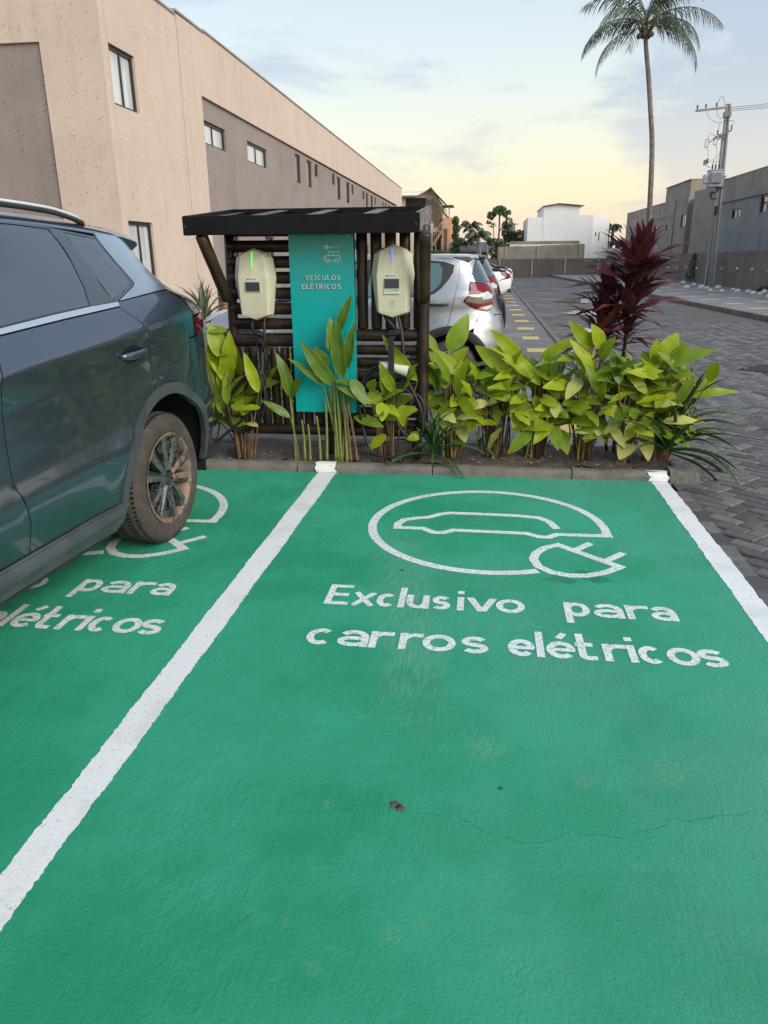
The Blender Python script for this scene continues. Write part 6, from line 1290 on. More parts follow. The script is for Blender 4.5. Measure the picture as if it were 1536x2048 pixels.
random.seed(21); rs = np.random.RandomState(21)
clumps = [  # x, y, label, stem material, kind, number of extra leaves, height range
    (-2.16, 5.42, 'yellow green ginger clump between the dark car and the log shelter', 'l', 34, (.24, .74)),
    (-1.80, 5.36, 'yellow green ginger clump in front of the left charger cable coil', 'l', 9, (.20, .48)),
    (-1.385, 5.335, 'slim dark green ginger shoot with three leaves left of the teal sign foot', 'd', 0, (.3, .5)),
    (-1.03, 5.33, 'tall dark green ginger clump standing in front of the teal sign', 'd', 1, (.4, .6)),
    (-.66, 5.36, 'sparse green ginger clump under the right charger', 'l', 2, (.22, .5)),
    (-.22, 5.56, 'bright ginger clump nearest the right post of the shelter', 'y', 24, (.25, .66)),
    (.12, 5.60, 'bright ginger clump in front of the silver car wheel, second from the shelter', 'y', 28, (.25, .58)),
    (.44, 5.62, 'bright ginger clump in the middle of the hedge between shelter and burgundy plant', 'y', 28, (.25, .58)),
    (.78, 5.60, 'bright ginger clump just left of the burgundy cordyline', 'y', 28, (.25, .60)),
    (1.08, 5.52, 'bright ginger clump with bleached leaves below the burgundy cordyline', 'y', 26, (.22, .60)),
    (1.33, 5.58, 'bright ginger clump at the right end of the bed leaning over the road', 'y', 18, (.25, .58))]
roots = []
for (x, y, lab, st, ne, hr) in clumps:
    roots.append(thing('ginger_plant', lab, 'plant', (x, y, .07), 0, 'ginger plants in the bed'))
stems = [[] for _ in clumps]
MAT = {'g': M_LEAFY, 'p': M_LEAFP, 'd': M_LEAFD}
def near(b):
    return int(np.argmin([abs(b[0]-c[0])+.3*abs(b[1]-c[1]) for c in clumps]))
for (bx, by, bz, tx, ty, tz, w, k) in LEAVES:
    i = near((bx, by)); down = tz < bz-.02
    put_leaf(roots[i], 'broad', (M_LEAFM if (k == 'g' and rs.rand() < .2) else MAT[k]), (bx, by, bz), (tx, ty, tz), w*(1.10 if k != 'd' else 1.0), (rs.normal(0, .25), -.62, .75) if down else (rs.normal(0, .3), -.75, .62), rs.normal(0, .22)); stems[i].append((bx, by, bz))
for i, (x, y, lab, st, ne, hr) in enumerate(clumps):
    for k in range(ne):
        a = rs.uniform(0, 6.28); h_ = rs.uniform(*hr); b = np.array([x+rs.normal(0, .10 if i else .15), y+rs.uniform(-.02, .16), .07+h_]); el = rs.uniform(-.5, .75); L = rs.uniform(.20, .34)
        d = np.array([math.cos(a)*math.cos(el), .75*math.sin(a)*math.cos(el), math.sin(el)]); put_leaf(roots[i], 'broad', random.choice([M_LEAFM, M_LEAFM, M_LEAFY, M_LEAFD]) if st != 'd' else M_LEAFD, b, b+d*L, rs.uniform(.09, .14), (0, -.3, .95), rs.normal(0, .3)); 
        if k % 2 == 0: stems[i].append(tuple(b))
    for k in range({'y': 15, 'l': 7}.get(st, 0)):
        a = rs.uniform(0, 6.28); b = np.array([x+rs.normal(0, .085), y+rs.uniform(-.10, .10), .07+rs.uniform(.42, .64)*(1 if st == 'y' else .9)]); el = rs.uniform(.15, 1.15); L = rs.uniform(.22, .34)
        d = np.array([math.cos(a)*math.cos(el), .7*math.sin(a)*math.cos(el)-.12, math.sin(el)]); put_leaf(roots[i], 'broad', M_LEAFY if rs.rand() < .58 else random.choice([M_LEAFM, M_LEAFM, M_LEAFD]), b, b+d*L, rs.uniform(.065, .10), (0, -.65, .75), rs.normal(0, .3)); stems[i].append(tuple(b))
    for k in range({'y': 12, 'l': 4}.get(st, 0)):
        a = rs.uniform(0, 6.28); b = np.array([x+rs.normal(0, .10), y-rs.uniform(.02, .14), .07+rs.uniform(.22, .50)]); el = rs.uniform(-.9, .1); L = rs.uniform(.17, .27)
        d = np.array([math.cos(a)*math.cos(el), -.6*abs(math.sin(a))*math.cos(el), math.sin(el)]); put_leaf(roots[i], 'broad', random.choice([M_LEAFY, M_LEAFY, M_LEAFY, M_LEAFM, M_LEAFM, M_LEAFP]), b, b+d*L, rs.uniform(.07, .105), (rs.normal(0, .3), -.6, .75), rs.normal(0, .3))
    sm = M_STEMG if st in 'd' else M_STEMR
    for (bx, by, bz) in stems[i]:
        fx = x+(bx-x)*.30+rs.normal(0, .018); fy = y+(by-y)*.25+rs.uniform(.0, .05); r0 = .0085 if st != 'd' else .011
        P = smooth_pts([(fx, fy, .05), (fx*.65+bx*.35, fy*.6+by*.4+.01, .07+(bz-.07)*.45), (bx, by, bz)], 5)
        m = MB(); m.tube(P, np.linspace(r0, .0035, len(P)), 6, cap=False); m.build('stem', sm, roots[i], smooth=180, fix=False)
    if st == 'y':
        for k in range(9):
            fx, fy = x+rs.normal(0, .055), y+rs.uniform(-.06, .10); m = MB(); P = smooth_pts([(fx, fy, .05), (fx+rs.normal(0, .02), fy, .25), (fx+rs.normal(0, .06), fy+.02, .45)], 4); m.tube(P, np.linspace(.0085, .005, len(P)), 6, cap=False); m.build('stem', random.choice([M_STEMR, M_STEMR, M_STEMD, M_STEMG]), roots[i], smooth=180, fix=False)
# dry sheaths and cut stubs by the sign
r_ = roots[3]
for (x0, x1, z1, mt) in ((-1.31, -1.315, .30, M_STEMG), (-1.27, -1.27, .27, M_STEMG), (-.905, -.97, .45, M_STEMR), (-1.19, -1.20, .33, M_STEMG), (-.955, -.99, .42, M_STEMR), (-1.14, -1.13, .5, M_STEMG), (-1.03, -1.05, .6, M_STEMG), (-1.05, -1.08, .55, M_STEMG), (-.98, -1.01, .55, M_STEMG)):
    m = MB(); P = smooth_pts([(x0, 5.335, .05), ((x0+x1)/2+.004, 5.325, .07+z1*.5), (x1, 5.31, .07+z1)], 5); m.tube(P, np.linspace(.013, .006, len(P)), 7); m.build('stem', mt, r_, smooth=180, fix=False)

def rosette(root, mat, c, axis, n, L, w, e0, e1, kind='strap', alt=None, spread=.03, rise=.12, yflat=1.):
    axis = np.array(axis, float)/np.linalg.norm(axis); rx = np.cross(axis, (0, 1., .01)); rx /= np.linalg.norm(rx); ry = np.cross(axis, rx)
    for k in range(n):
        f = k/max(1, n-1); a = k*2.39996+rs.normal(0, .2); el = e0+(e1-e0)*f+rs.normal(0, .10); rad = math.cos(a)*rx+math.sin(a)*ry*yflat
        d = rad*math.cos(el)+axis*math.sin(el); b = np.array(c)+axis*rise*f+rad*spread*.4; ll = L*rs.uniform(.8, 1.15)*(1-.25*f*f)
        T = b+d*ll; T[2] -= ll*.12*math.cos(el)
        up = axis*math.cos(el)-rad*math.sin(el)
        put_leaf(root, kind, (alt if alt is not None and rs.rand() < .14 else mat), b, T, w*rs.uniform(.85, 1.15), up, rs.normal(0, .2))
cd = thing('cordyline_plant', 'tall burgundy cordyline rising out of the bright ginger hedge', 'plant', (1.08, 5.82, .07))
ax = (.06, -.10, 1)
for (c, n, L, w, e0, e1, rise) in (((1.052, 5.80, .88), 18, .32, .064, -.15, .9, .12), ((1.055, 5.79, 1.08), 28, .42, .086, .05, 1.15, .14), ((1.062, 5.78, 1.27), 30, .43, .088, .12, 1.25, .14), ((1.072, 5.77, 1.39), 22, .37, .074, .15, 1.40, .08), ((.875, 5.84, .86), 22, .38, .070, -.1, 1.1, .14), ((.895, 5.86, 1.04), 22, .40, .074, .2, 1.4, .12)):
    rosette(cd, M_CORD, c, ax, n, L, w, e0, e1, 'lance', M_CORDR, rise=rise)
m = MB(); m.tube(smooth_pts([(1.05, 5.83, .05), (1.045, 5.82, .5), (1.055, 5.79, 1.0), (1.075, 5.77, 1.6)], 6), .014, 8); m.build('stem', M_STEMD, cd, smooth=180)
m = MB(); m.tube(smooth_pts([(1.0, 5.85, .05), (.93, 5.85, .5), (.90, 5.85, .8), (.93, 5.86, 1.2)], 6), .012, 8); m.build('stem', M_STEMD, cd, smooth=180)
sp = thing('strap_leaf_plant', 'small dark green strap leaf plant spilling over the kerb beside the right shelter post', 'plant', (-.335, 5.37, .08))
rosette(sp, M_STRAP, (-.335, 5.37, .10), (0, -.12, 1), 26, .40, .030, -.15, 1.35, 'strap', rise=.08)
sp2 = thing('strap_leaf_plant', 'large dark green strap leaf plant at the right end of the bed', 'plant', (1.34, 5.50, .08))
rosette(sp2, M_STRAP, (1.36, 5.48, .14), (.40, .0, 1), 30, .58, .036, -.15, .9, 'strap', rise=.10); rosette(sp2, M_STRAP, (1.40, 5.62, .22), (.35, .1, 1), 20, .55, .036, .3, 1.3, 'strap', rise=.14)
sp3 = thing('bromeliad', 'tiny reddish green rosette plant at the foot of the ginger hedge', 'plant', (.01, 5.46, .08))
rosette(sp3, M_STRAP, (.01, 5.46, .15), (0, -.1, 1), 14, .13, .022, -.2, 1.2, 'strap', M_CORDR, rise=.04)
sp4 = thing('spiky_plant', 'grey green spiky plant against the peach wall behind the dark car', 'plant', (-4.15, 11.0, .0))
rosette(sp4, M_STRAPG, (-4.15, 11.0, .45), (0, -.05, 1), 60, .72, .040, -.2, 1.45, 'strap', rise=.25); m = MB(); m.tube([(-4.15, 11, -.02), (-4.15, 11, .7)], .07, 8); m.build('stem', M_STEMD, sp4)
pp = thing('wooden_post', 'short orange varnished wooden post by the spiky plant', 'post', (-3.9, 11.2, 0)); m = MB(); m.tube([(-3.9, 11.2, -.02), (-3.9, 11.2, 1.22)], .075, 12); m.build('shaft', simple('orange_varnished_wood', (.46, .22, .065), .5, var=.3, scale=6), pp, smooth=40)
m = MB(); m.lathe([(.078, .0), (.08, .02), (.078, .05)], 12, (-3.9, 11.2, .95)); m.build('band', M_FRAME, pp)

# ================================================================ palms and trees
M_TRUNK = simple('ringed_palm_trunk', (.235, .19, .16), .85, var=.2, scale=5, bump=.3, bscale=20, bdist=.02, c2=(.15, .12, .105)); M_FROND = simple('palm_leaflet', (.042, .066, .024), .5, var=.3, scale=2, c2=(.066, .084, .028)); M_RACH = simple('palm_rachis', (.14, .14, .05), .55, var=.2)
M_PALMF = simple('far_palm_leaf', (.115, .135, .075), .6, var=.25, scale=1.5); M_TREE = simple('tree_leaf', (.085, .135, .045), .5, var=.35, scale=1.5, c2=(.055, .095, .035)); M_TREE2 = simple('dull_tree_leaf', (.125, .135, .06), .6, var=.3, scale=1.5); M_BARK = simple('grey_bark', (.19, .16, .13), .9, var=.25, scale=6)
def frond(root, c, az, el, L, nl, ll, droop, rng, mat, w=.035):
    m = MB(); P = []; d = np.array([math.cos(az), math.sin(az), 0.]); n = 14; th = el; p = np.array(c, float)
    for i in range(n+1):
        P.append(p.copy()); p = p+(d*math.cos(th)+np.array([0, 0, 1.])*math.sin(th))*L/n; th -= droop/n*(1+.8*i/n)
    P = np.array(P); m.cur = 1; m.tube(P, np.linspace(.030, .006, n+1)*(L/3.4), 5, cap=False); m.cur = 0
    side = np.cross(d, (0, 0, 1.)); V = []; f = []
    for k in range(nl):
        t = .12+.88*(k+.5)/nl; x = t*n; i = min(int(x), n-1); b = P[i]+(P[i+1]-P[i])*(x-i); tg = P[i+1]-P[i]; tg /= np.linalg.norm(tg); nrm = np.cross(side, tg)
        if rng.rand() < .10: continue
        le = ll*(math.sin(math.pi*min(1, t*.86+.10))**.6)*rng.uniform(.8, 1.1)
        for s_ in (1, -1):
            out_ = side*s_*rng.uniform(.55, .75)+tg*(.50+.25*t)-np.array([0, 0, 1])*rng.uniform(.45, .95); out_ /= np.linalg.norm(out_); e1 = b+out_*le*.55; o2 = out_-np.array([0, 0, 1])*rng.uniform(.45, .95); o2 /= np.linalg.norm(o2); e2 = e1+o2*le*.5
            ww = tg*w*.5; q = len(V); V += [b-ww, b+ww, e1+ww*.9, e1-ww*.9, e2]; f += [(q, q+1, q+2, q+3), (q+3, q+2, q+4)]
    m.add(V, f); return m.build('frond', [mat, M_RACH], root, fix=False)
pm = thing('coconut_palm', 'tall slender coconut palm leaning beside the right hand houses', 'palm', (8.75, 42, 0))
rng = np.random.RandomState(3)
TP = [(8.62, 42, -.05), (8.42, 42, .9), (8.34, 42, 1.9), (8.20, 42, 3.7), (8.10, 42, 5.4), (7.98, 42, 6.8), (7.74, 42, 8.3), (7.50, 42, 9.7), (7.30, 42, 10.7), (7.18, 42, 11.45)]
P = smooth_pts(TP, 10); rr = []
for i in range(len(P)):
    t = i/(len(P)-1); rr.append((.145-.048*t+.06*max(0, 1-t*9))*(1+.035*(i % 2)))
m = MB(); m.tube(P, rr, 14); m.build('trunk', M_TRUNK, pm, smooth=40)
top = np.array([7.18, 42, 11.5])
for k in range(8):
    a = k*.785; m = MB(); m.tube([top+np.array([math.cos(a)*.1, math.sin(a)*.1, -.15]), top+np.array([math.cos(a)*.38, math.sin(a)*.38, .12+.2*rng.rand()]), top+np.array([math.cos(a)*.5, math.sin(a)*.5, .5])], [.07, .05, .02], 6); m.build('leaf_base', M_RACH, pm, smooth=180)
for k in range(7):
    a = k*.9; q = top+np.array([math.cos(a)*.30, math.sin(a)*.30, -.12-.1*rng.rand()]); m = MB(); m.lathe([(.0, -.13), (.09, -.08), (.12, 0), (.08, .10), (.0, .14)], 10, q); m.build('coconut', M_BARK, pm, smooth=180)
for (az, el, L, dr) in ((180, .35, 3.5, 1.45), (186, -.02, 3.2, 1.35), (150, .55, 3.5, 1.5), (215, .6, 3.4, 1.5), (-4, .12, 3.6, 1.55), (8, .62, 4.0, 1.25), (-35, .30, 3.4, 1.5), (35, .5, 3.5, 1.5), (170, .95, 3.4, 1.35), (198, 1.15, 3.2, 1.1), (-8, 1.0, 3.6, 1.2), (-22, 1.25, 3.3, 1.0), (95, .6, 3.4, 1.4), (268, .55, 3.4, 1.5), (300, .4, 3.2, 1.6), (60, 1.1, 3.4, 1.1), (125, 1.2, 3.3, 1.0), (310, 1.1, 3.3, 1.1), (0, 1.45, 3.1, .7)):
    frond(pm, top+np.array([0, 0, .15+.25*max(0, el)]), R_(az+rng.uniform(-5, 5)), el, L*1.02, 42, 1.05, dr*.9, rng, M_FROND, .040)
def small_palm(x, y, h, L, label, n=13, lean=.3, mat=None):
    r = thing('palm_tree', label, 'palm', (x, y, 0), 0, 'palms beyond the far wall'); m = MB(); m.tube(smooth_pts([(x-lean, y, -.05), (x-lean*.6, y, h*.5), (x, y, h)], 5), .13, 7); m.build('trunk', M_TRUNK, r, smooth=180)
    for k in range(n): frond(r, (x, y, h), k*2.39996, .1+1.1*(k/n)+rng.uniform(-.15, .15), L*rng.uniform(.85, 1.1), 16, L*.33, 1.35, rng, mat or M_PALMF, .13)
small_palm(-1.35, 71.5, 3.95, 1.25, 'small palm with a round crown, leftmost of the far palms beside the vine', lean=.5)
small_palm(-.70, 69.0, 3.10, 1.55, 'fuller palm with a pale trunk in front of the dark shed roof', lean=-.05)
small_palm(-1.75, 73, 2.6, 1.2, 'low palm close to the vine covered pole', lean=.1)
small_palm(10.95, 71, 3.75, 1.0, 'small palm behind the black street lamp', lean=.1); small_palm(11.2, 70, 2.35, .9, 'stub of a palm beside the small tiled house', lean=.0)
def leaf_cloud(root, name, mat, centres, n, size, rng, flat=.6):
    m = MB(); V = []; f = []
    for k in range(n):
        c, r = centres[rng.randint(len(centres))]; d = rng.normal(0, 1, 3); d /= np.linalg.norm(d); p = np.array(c)+d*np.array(r)*rng.uniform(.35, 1.0)**.6
        a = rng.normal(0, 1, 3); a /= np.linalg.norm(a); b = np.cross(a, rng.normal(0, 1, 3)); b /= np.linalg.norm(b); s_ = size*rng.uniform(.6, 1.3); q = len(V)
        V += [p-a*s_, p+b*s_*flat, p+a*s_, p-b*s_*flat]; f.append((q, q+1, q+2, q+3))
    m.add(V, f); return m.build(name, mat, root, fix=False)
# papaya-like tree with an umbrella crown
pt = thing('papaya_tree', 'papaya tree with an umbrella crown behind the far concrete wall', 'tree', (.95, 63, 0))
for pts, r0 in (([(.75, 63, -.05), (.88, 63, 1.6), (1.0, 63, 3.2), (.98, 63, 4.6)], .10), ([(.80, 63, 1.6), (.62, 63, 2.8), (.50, 63, 3.9)], .05), ([(1.0, 63, 3.2), (1.45, 63, 4.0), (1.6, 63, 4.4)], .05)):
    m = MB(); m.tube(smooth_pts(pts, 5), np.linspace(r0, r0*.6, 5*(len(pts)-1)+1), 7); m.build('trunk', M_BARK, pt, smooth=180)
cen = [((.98+r_*math.cos(a), 63+.8*r_*math.sin(a), 5.0-.75*r_**1.7+rng.normal(0, .07)), (.17, .2, .17)) for a, r_ in zip(rng.uniform(0, 6.28, 34), rng.uniform(.05, .95, 34))]+[((.45, 63, 3.75), (.35, .3, .22)), ((.15, 63, 3.95), (.2, .2, .16)), ((1.75, 63, 4.05), (.28, .3, .25)), ((1.95, 63, 3.75), (.2, .2, .2))]
leaf_cloud(pt, 'crown', M_TREE, cen, 2600, .075, rng)
leaf_cloud(pt, 'crown', M_TREE, [((.75, 63, 2.45), (.75, .5, .35)), ((1.2, 63, 2.2), (.55, .4, .3)), ((.7, 63, 1.75), (.5, .4, .45)), ((.35, 63, 2.6), (.35, .3, .2)), ((.8, 63, 1.2), (.4, .4, .5))], 2600, .075, rng)
bt = thing('broadleaf_tree', 'ragged olive green tree right of the papaya, behind the whitewashed wall', 'tree', (2.2, 72, 0))
m = MB(); m.tube([(2.2, 72, -.05), (2.25, 72, 3.0)], .1, 7); m.build('trunk', M_BARK, bt)
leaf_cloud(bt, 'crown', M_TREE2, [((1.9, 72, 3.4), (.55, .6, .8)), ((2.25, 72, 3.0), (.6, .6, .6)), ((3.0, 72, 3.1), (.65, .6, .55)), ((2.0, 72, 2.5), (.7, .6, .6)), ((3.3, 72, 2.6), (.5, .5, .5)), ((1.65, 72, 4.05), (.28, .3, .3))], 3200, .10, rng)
vt = thing('vine_column', 'vine covered column beside the orange house', 'climbing plant', (-2.75, 70, 0))
m = MB(); m.tube([(-2.75, 70, -.05), (-2.72, 70, 4.6)], .09, 7); m.build('pole', M_BARK, vt)
leaf_cloud(vt, 'foliage', M_TREE, [((-2.72, 70, 4.35), (.34, .3, .40)), ((-2.62, 70, 3.75), (.36, .3, .40)), ((-2.70, 70, 3.1), (.34, .3, .40)), ((-2.58, 70, 2.5), (.45, .3, .40)), ((-2.72, 70, 1.9), (.50, .35, .4)), ((-2.9, 70, 1.3), (.65, .4, .45))], 3600, .075, rng)
sb = thing('shrub', 'dark shrub below the stairs of the orange house', 'shrub', (-4.2, 69, 0)); leaf_cloud(sb, 'foliage', M_TREE, [((-4.3, 69, 1.5), (.7, .5, .5)), ((-3.6, 69, 1.4), (.6, .5, .5)), ((-4.9, 69, 1.6), (.5, .4, .5)), ((-4.1, 69, .7), (1.0, .5, .7))], 2600, .08, rng)
wd = thing('weed', 'leafy weed growing at the foot of the right boundary wall', 'plant', (10.5, 41.8, .1)); leaf_cloud(wd, 'foliage', M_TREE, [((10.5, 41.8, .45), (.22, .2, .28)), ((10.55, 41.8, .95), (.17, .2, .3)), ((10.62, 41.8, 1.35), (.10, .1, .18))], 700, .045, rng); m = MB(); m.tube([(10.52, 41.8, .1), (10.58, 41.8, 1.1)], .012, 5); m.build('stem', M_STEMG, wd)
wd2 = thing('weed', 'small dry weed at the wall foot right of the utility pole', 'plant', (10.55, 31.0, .1)); leaf_cloud(wd2, 'foliage', M_TREE2, [((10.55, 31.0, .22), (.18, .15, .14)), ((10.45, 31.2, .18), (.1, .1, .1))], 160, .04, rng)
gb = thing('shrub', 'green shrubs behind the charging shelter in front of the silver car bonnet', 'shrub', (-2.5, 7.3, 0)); leaf_cloud(gb, 'foliage', M_LEAFM, [((-2.0, 7.3, .45), (.35, .25, .40)), ((-1.5, 7.3, .35), (.3, .2, .30))], 260, .09, rng, .4)

# ================================================================ pole, wires, lamp, stones
M_POLE = m_stucco('weathered_concrete_pole', (.36, .35, .335), (.29, .28, .27), .15, .5); M_TRAFO = simple('pale_grey_transformer_paint', (.46, .475, .49), .45, var=.06); M_PORC = simple('brown_black_insulator', (.03, .022, .02), .25, var=.1); M_GALV = simple('galvanised_steel', (.22, .225, .23), .5, .5, var=.15); M_WIRE = simple('dark_wire', (.03, .03, .032), .6)
up = thing('utility_pole', 'concrete utility pole with a transformer on the right pavement', 'utility pole', (10.08, 36.65, .1))
bP, tP = np.array([10.09, 36.65, .05]), np.array([9.93, 36.65, 7.45]); m = MB(); n = 8; V = []
for i in range(n+1):
    t = i/n; c = bP+(tP-bP)*t; w = .19-.10*t; d = .13-.06*t; V += [c+np.array(o) for o in ((-w, -d, 0), (-w*.45, -d, 0), (-w*.42, -d*.35, 0), (w*.42, -d*.35, 0), (w*.45, -d, 0), (w, -d, 0), (w, d, 0), (-w, d, 0))]
m.add(V, [(i*8+j, i*8+(j+1) % 8, (i+1)*8+(j+1) % 8, (i+1)*8+j) for i in range(n) for j in range(8)]+[tuple(n*8+j for j in range(8))]); m.build('shaft', M_POLE, up)
m = MB(); m.beam((8.62, 36.6, 7.22), (9.90, 36.6, 7.32), .10, .09); m.build('cross_arm', M_POLE, up, bev=.01)
m = MB(); m.box2((9.80, 36.50, 6.95), (10.06, 36.8, 7.15)); m.build('collar', M_GALV, up)
for x in (8.68, 9.02, 9.45):
    m = MB(); m.lathe([(.0, .17), (.02, .16), (.045, .12), (.02, .10), (.045, .06), (.02, .04), (.03, .0)], 8, (x, 36.6, 7.27+.08*(x-8.62))); m.build('insulator', M_PORC, up)
m = MB(); m.beam((9.45, 36.5, 6.12), (10.14, 36.5, 6.42), .07, .07); m.beam((9.60, 36.52, 6.30), (9.95, 36.52, 6.12), .05, .05); m.build('bracket', M_GALV, up)
for (x, z) in ((10.14, 6.48), (9.60, 6.30), (9.72, 6.16)):
    m = MB(); m.lathe([(.0, .16), (.025, .14), (.04, .09), (.02, .06), (.04, .0), (.0, -.06)], 8, (x, 36.5, z)); m.build('insulator', M_PORC, up)
for (x, z) in ((9.20, 5.95), (9.55, 6.05)):
    m = MB()
    Q = [(x-.07, z-.15), (x+.05, z-.17), (x+.09, z+.14), (x-.03, z+.17)]
    for a, b in zip(Q, Q[1:]+Q[:1]): m.tube([(a[0], 36.5, a[1]), (b[0], 36.5, b[1])], .014, 5)
    m.tube([(x+.07, 36.5, z+.02), (x+.40, 36.5, z+.20)], .022, 6); m.build('fuse_cutout', M_GALV, up)
tf = MB(); tf.box2((9.44, 36.25, 4.22), (9.96, 36.75, 4.86)); tr = tf.build('transformer', M_TRAFO, up, bev=.03)
m = MB(); m.box2((9.50, 36.14, 4.36), (9.94, 36.246, 4.80)); m.build('front_radiator', M_TRAFO, tr, bev=.01)
for k in range(9):
    m = MB(); m.box2((9.52+k*.047, 36.10, 4.38), (9.535+k*.047, 36.138, 4.78)); m.build('fin', M_TRAFO, tr)
m = MB(); m.box2((9.25, 36.3, 4.36), (9.436, 36.7, 4.72)); m.build('radiator', M_TRAFO, tr, bev=.01)
m = MB(); m.box2((9.42, 36.22, 4.862), (9.98, 36.78, 4.90)); m.build('lid', M_TRAFO, tr)
for x in (9.55, 9.68, 9.82):
    m = MB(); m.lathe([(.03, .0), (.045, .04), (.02, .07), (.045, .11), (.02, .14), (.04, .18), (.015, .22), (.012, .32)], 8, (x, 36.45, 4.90)); m.build('bushing', M_PORC, tr)
for k in range(3):
    m = MB(); m.lathe([(.0, .2), (.03, .18), (.03, .0), (.0, -.02)], 7, (9.17+.07*k, 36.4, 5.10+.03*k)); m.build('lightning_arrester', M_PORC, up)
m = MB(); m.tube([(9.17, 36.4, 5.12), (9.46, 36.4, 4.98)], .014, 5); m.build('arrester_arm', M_GALV, up)
for z in (4.62, 4.22):
    m = MB(); m.box2((9.80, 36.48, z), (10.18, 36.82, z+.05)); m.build('band', M_GALV, up)
wl_ = [[(9.95, 36.5, 4.16), (9.80, 36.4, 4.0), (9.62, 36.4, 4.02), (9.58, 36.4, 3.86), (9.70, 36.4, 3.74), (9.92, 36.45, 3.78)], [(9.90, 36.5, 4.2), (9.86, 36.4, 4.02), (9.64, 36.42, 3.96), (9.66, 36.4, 3.82)]]
for w in wl_:
    m = MB(); m.tube(smooth_pts(w, 6), .028, 6); m.build('low_voltage_cable', M_WIRE, up, smooth=180)
for w in ([(9.02, 36.6, 7.28), (9.2, 36.5, 6.9), (9.5, 36.5, 6.75), (9.7, 36.5, 6.72)], [(9.45, 36.6, 7.3), (9.55, 36.5, 6.95), (9.8, 36.5, 6.85)], [(9.55, 36.5, 6.2), (9.3, 36.5, 6.32), (9.22, 36.5, 6.1)], [(9.24, 36.5, 5.8), (9.32, 36.45, 5.4), (9.25, 36.42, 5.12), (9.5, 36.42, 5.3), (9.55, 36.45, 5.2)], [(9.6, 36.5, 5.9), (9.66, 36.45, 5.5), (9.55, 36.45, 5.25), (9.68, 36.45, 5.22)], [(9.78, 36.5, 6.1), (9.78, 36.45, 5.6), (9.7, 36.45, 5.3), (9.82, 36.45, 5.22)], [(10.14, 36.5, 6.6), (10.2, 36.5, 6.75), (9.95, 36.5, 6.8), (9.65, 36.5, 6.7), (9.62, 36.5, 6.4)], [(9.45, 36.6, 7.45), (9.6, 36.6, 7.72), (9.72, 36.6, 7.6), (9.75, 36.6, 7.38)]):
    m = MB(); m.tube(smooth_pts(w, 6), .008, 5); m.build('jumper_wire', M_WIRE, up, smooth=180)
for k, (z0, z1) in enumerate(((7.30, 7.95), (7.24, 7.75), (7.18, 7.55))):
    P = [(9.98+(22-9.98)*t, 36.6-10*t, z0+(z1-z0)*t-.35*4*t*(1-t)) for t in np.linspace(0, 1, 14)]; m = MB(); m.tube(P, .009, 5); m.build('overhead_wire', M_WIRE, up, smooth=180)
m = MB(); m.tube([(9.93, 36.54, 3.45), (9.90, 36.53, 2.9), (9.92, 36.52, 1.0), (9.92, 36.5, .1)], .03, 6); m.build('conduit', M_GALV, up, smooth=180)
m = MB(); m.box2((9.84, 36.42, 3.1), (9.98, 36.53, 3.45)); m.build('junction_box', M_PORC, up)
sl = thing('street_lamp', 'black street lamp post beside the white house', 'street lamp', (10.4, 69.5, 0)); m = MB(); m.tube([(10.4, 69.5, -.05), (10.42, 69.5, 3.5)], .05, 7); m.build('post', M_FRAME, sl, smooth=40); m = MB(); m.box2((10.2, 69.4, 3.42), (10.7, 69.6, 3.55)); m.build('lamp_head', M_FRAME, sl, bev=.02); m = MB(); m.box2((10.34, 69.42, 1.6), (10.5, 69.49, 2.4)); m.build('board', M_WOOD, sl)
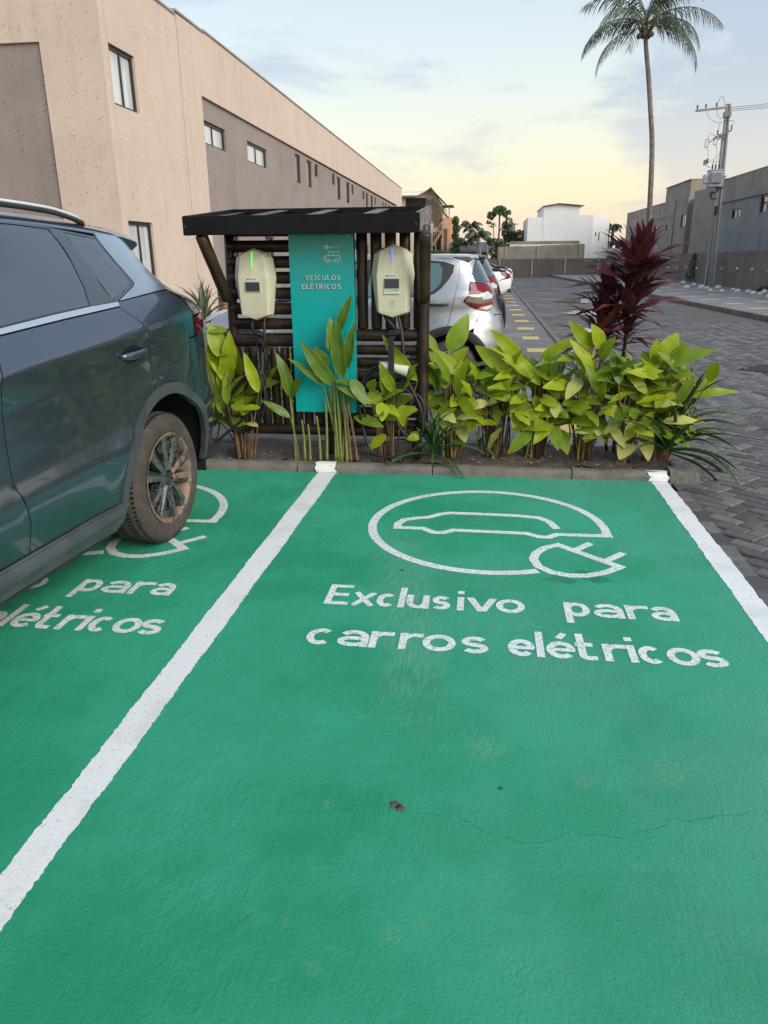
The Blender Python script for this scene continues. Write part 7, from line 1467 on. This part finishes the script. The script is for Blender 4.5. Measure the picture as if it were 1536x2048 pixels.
fp = thing('utility_pole', 'slim concrete pole rising behind the whitewashed garden wall', 'utility pole', (2.55, 73, 0)); m = MB(); m.tube([(2.55, 73, -.05), (2.53, 73, 4.25)], [.09, .06], 7); m.build('shaft', M_POLE, fp, smooth=40); m = MB(); m.box2((2.3, 72.96, 4.1), (2.85, 73.04, 4.18)); m.build('cross_arm', M_POLE, fp)
fp2 = thing('utility_pole', 'pale concrete pole in front of the dark shed', 'utility pole', (-.42, 66, 0)); m = MB(); m.tube([(-.42, 66, -.05), (-.42, 66, 2.3)], .05, 7); m.build('shaft', M_POLE, fp2, smooth=40); m = MB(); m.box2((-.5, 65.9, 2.25), (-.34, 66.1, 2.32)); m.build('cap', M_CAP, fp2)
fp3 = thing('utility_pole', 'thin grey pole between the dark shed and the papaya tree', 'utility pole', (.12, 66, 0)); m = MB(); m.tube([(.12, 66, -.05), (.12, 66, 2.5)], .045, 7); m.build('shaft', M_POLE, fp3, smooth=40); m = MB(); m.box2((.05, 65.93, 2.44), (.19, 66.07, 2.5)); m.build('cap', M_CAP, fp3)
M_STONE = simple('white_painted_stone', (.72, .70, .64), .7, var=.15, scale=6)
m = MB(); m.lathe([(.0, .10), (.07, .085), (.115, .03), (.11, -.02)], 10, (0, 0, 0)); V = m.v[0]; m.v[0] = V*(1+np.random.RandomState(2).normal(0, .05, V.shape))
first = m.build('white_stone', M_STONE, None, smooth=180); sts = [(9.92, 34.59), (9.93, 32.61), (9.7, 31.28), (9.99, 30.95), (9.7, 29.47), (9.79, 29.0), (10.35, 30.21), (9.13, 31.31), (8.92, 32.1), (9.36, 34.24), (9.31, 34.9), (9.73, 37.77), (8.71, 34.95), (9.86, 40.28), (9.09, 37.83), (9.12, 39.48), (9.36, 41.25), (9.01, 40.37), (10.1, 28.0), (9.5, 27.2), (8.9, 43.2), (9.3, 45.0), (8.7, 46.6)]
for i, (x, y) in enumerate(sts):
    o = first if i == 0 else link(first.copy()); o.location = (x, y, .115); s_ = rng.uniform(.75, 1.3); o.scale = (s_, s_, s_*.9); o.rotation_euler = (0, 0, rng.uniform(0, 6))
    tag(o, 'small white painted stone lying along the foot of the right boundary wall', 'stone', 'white stones along the right wall')
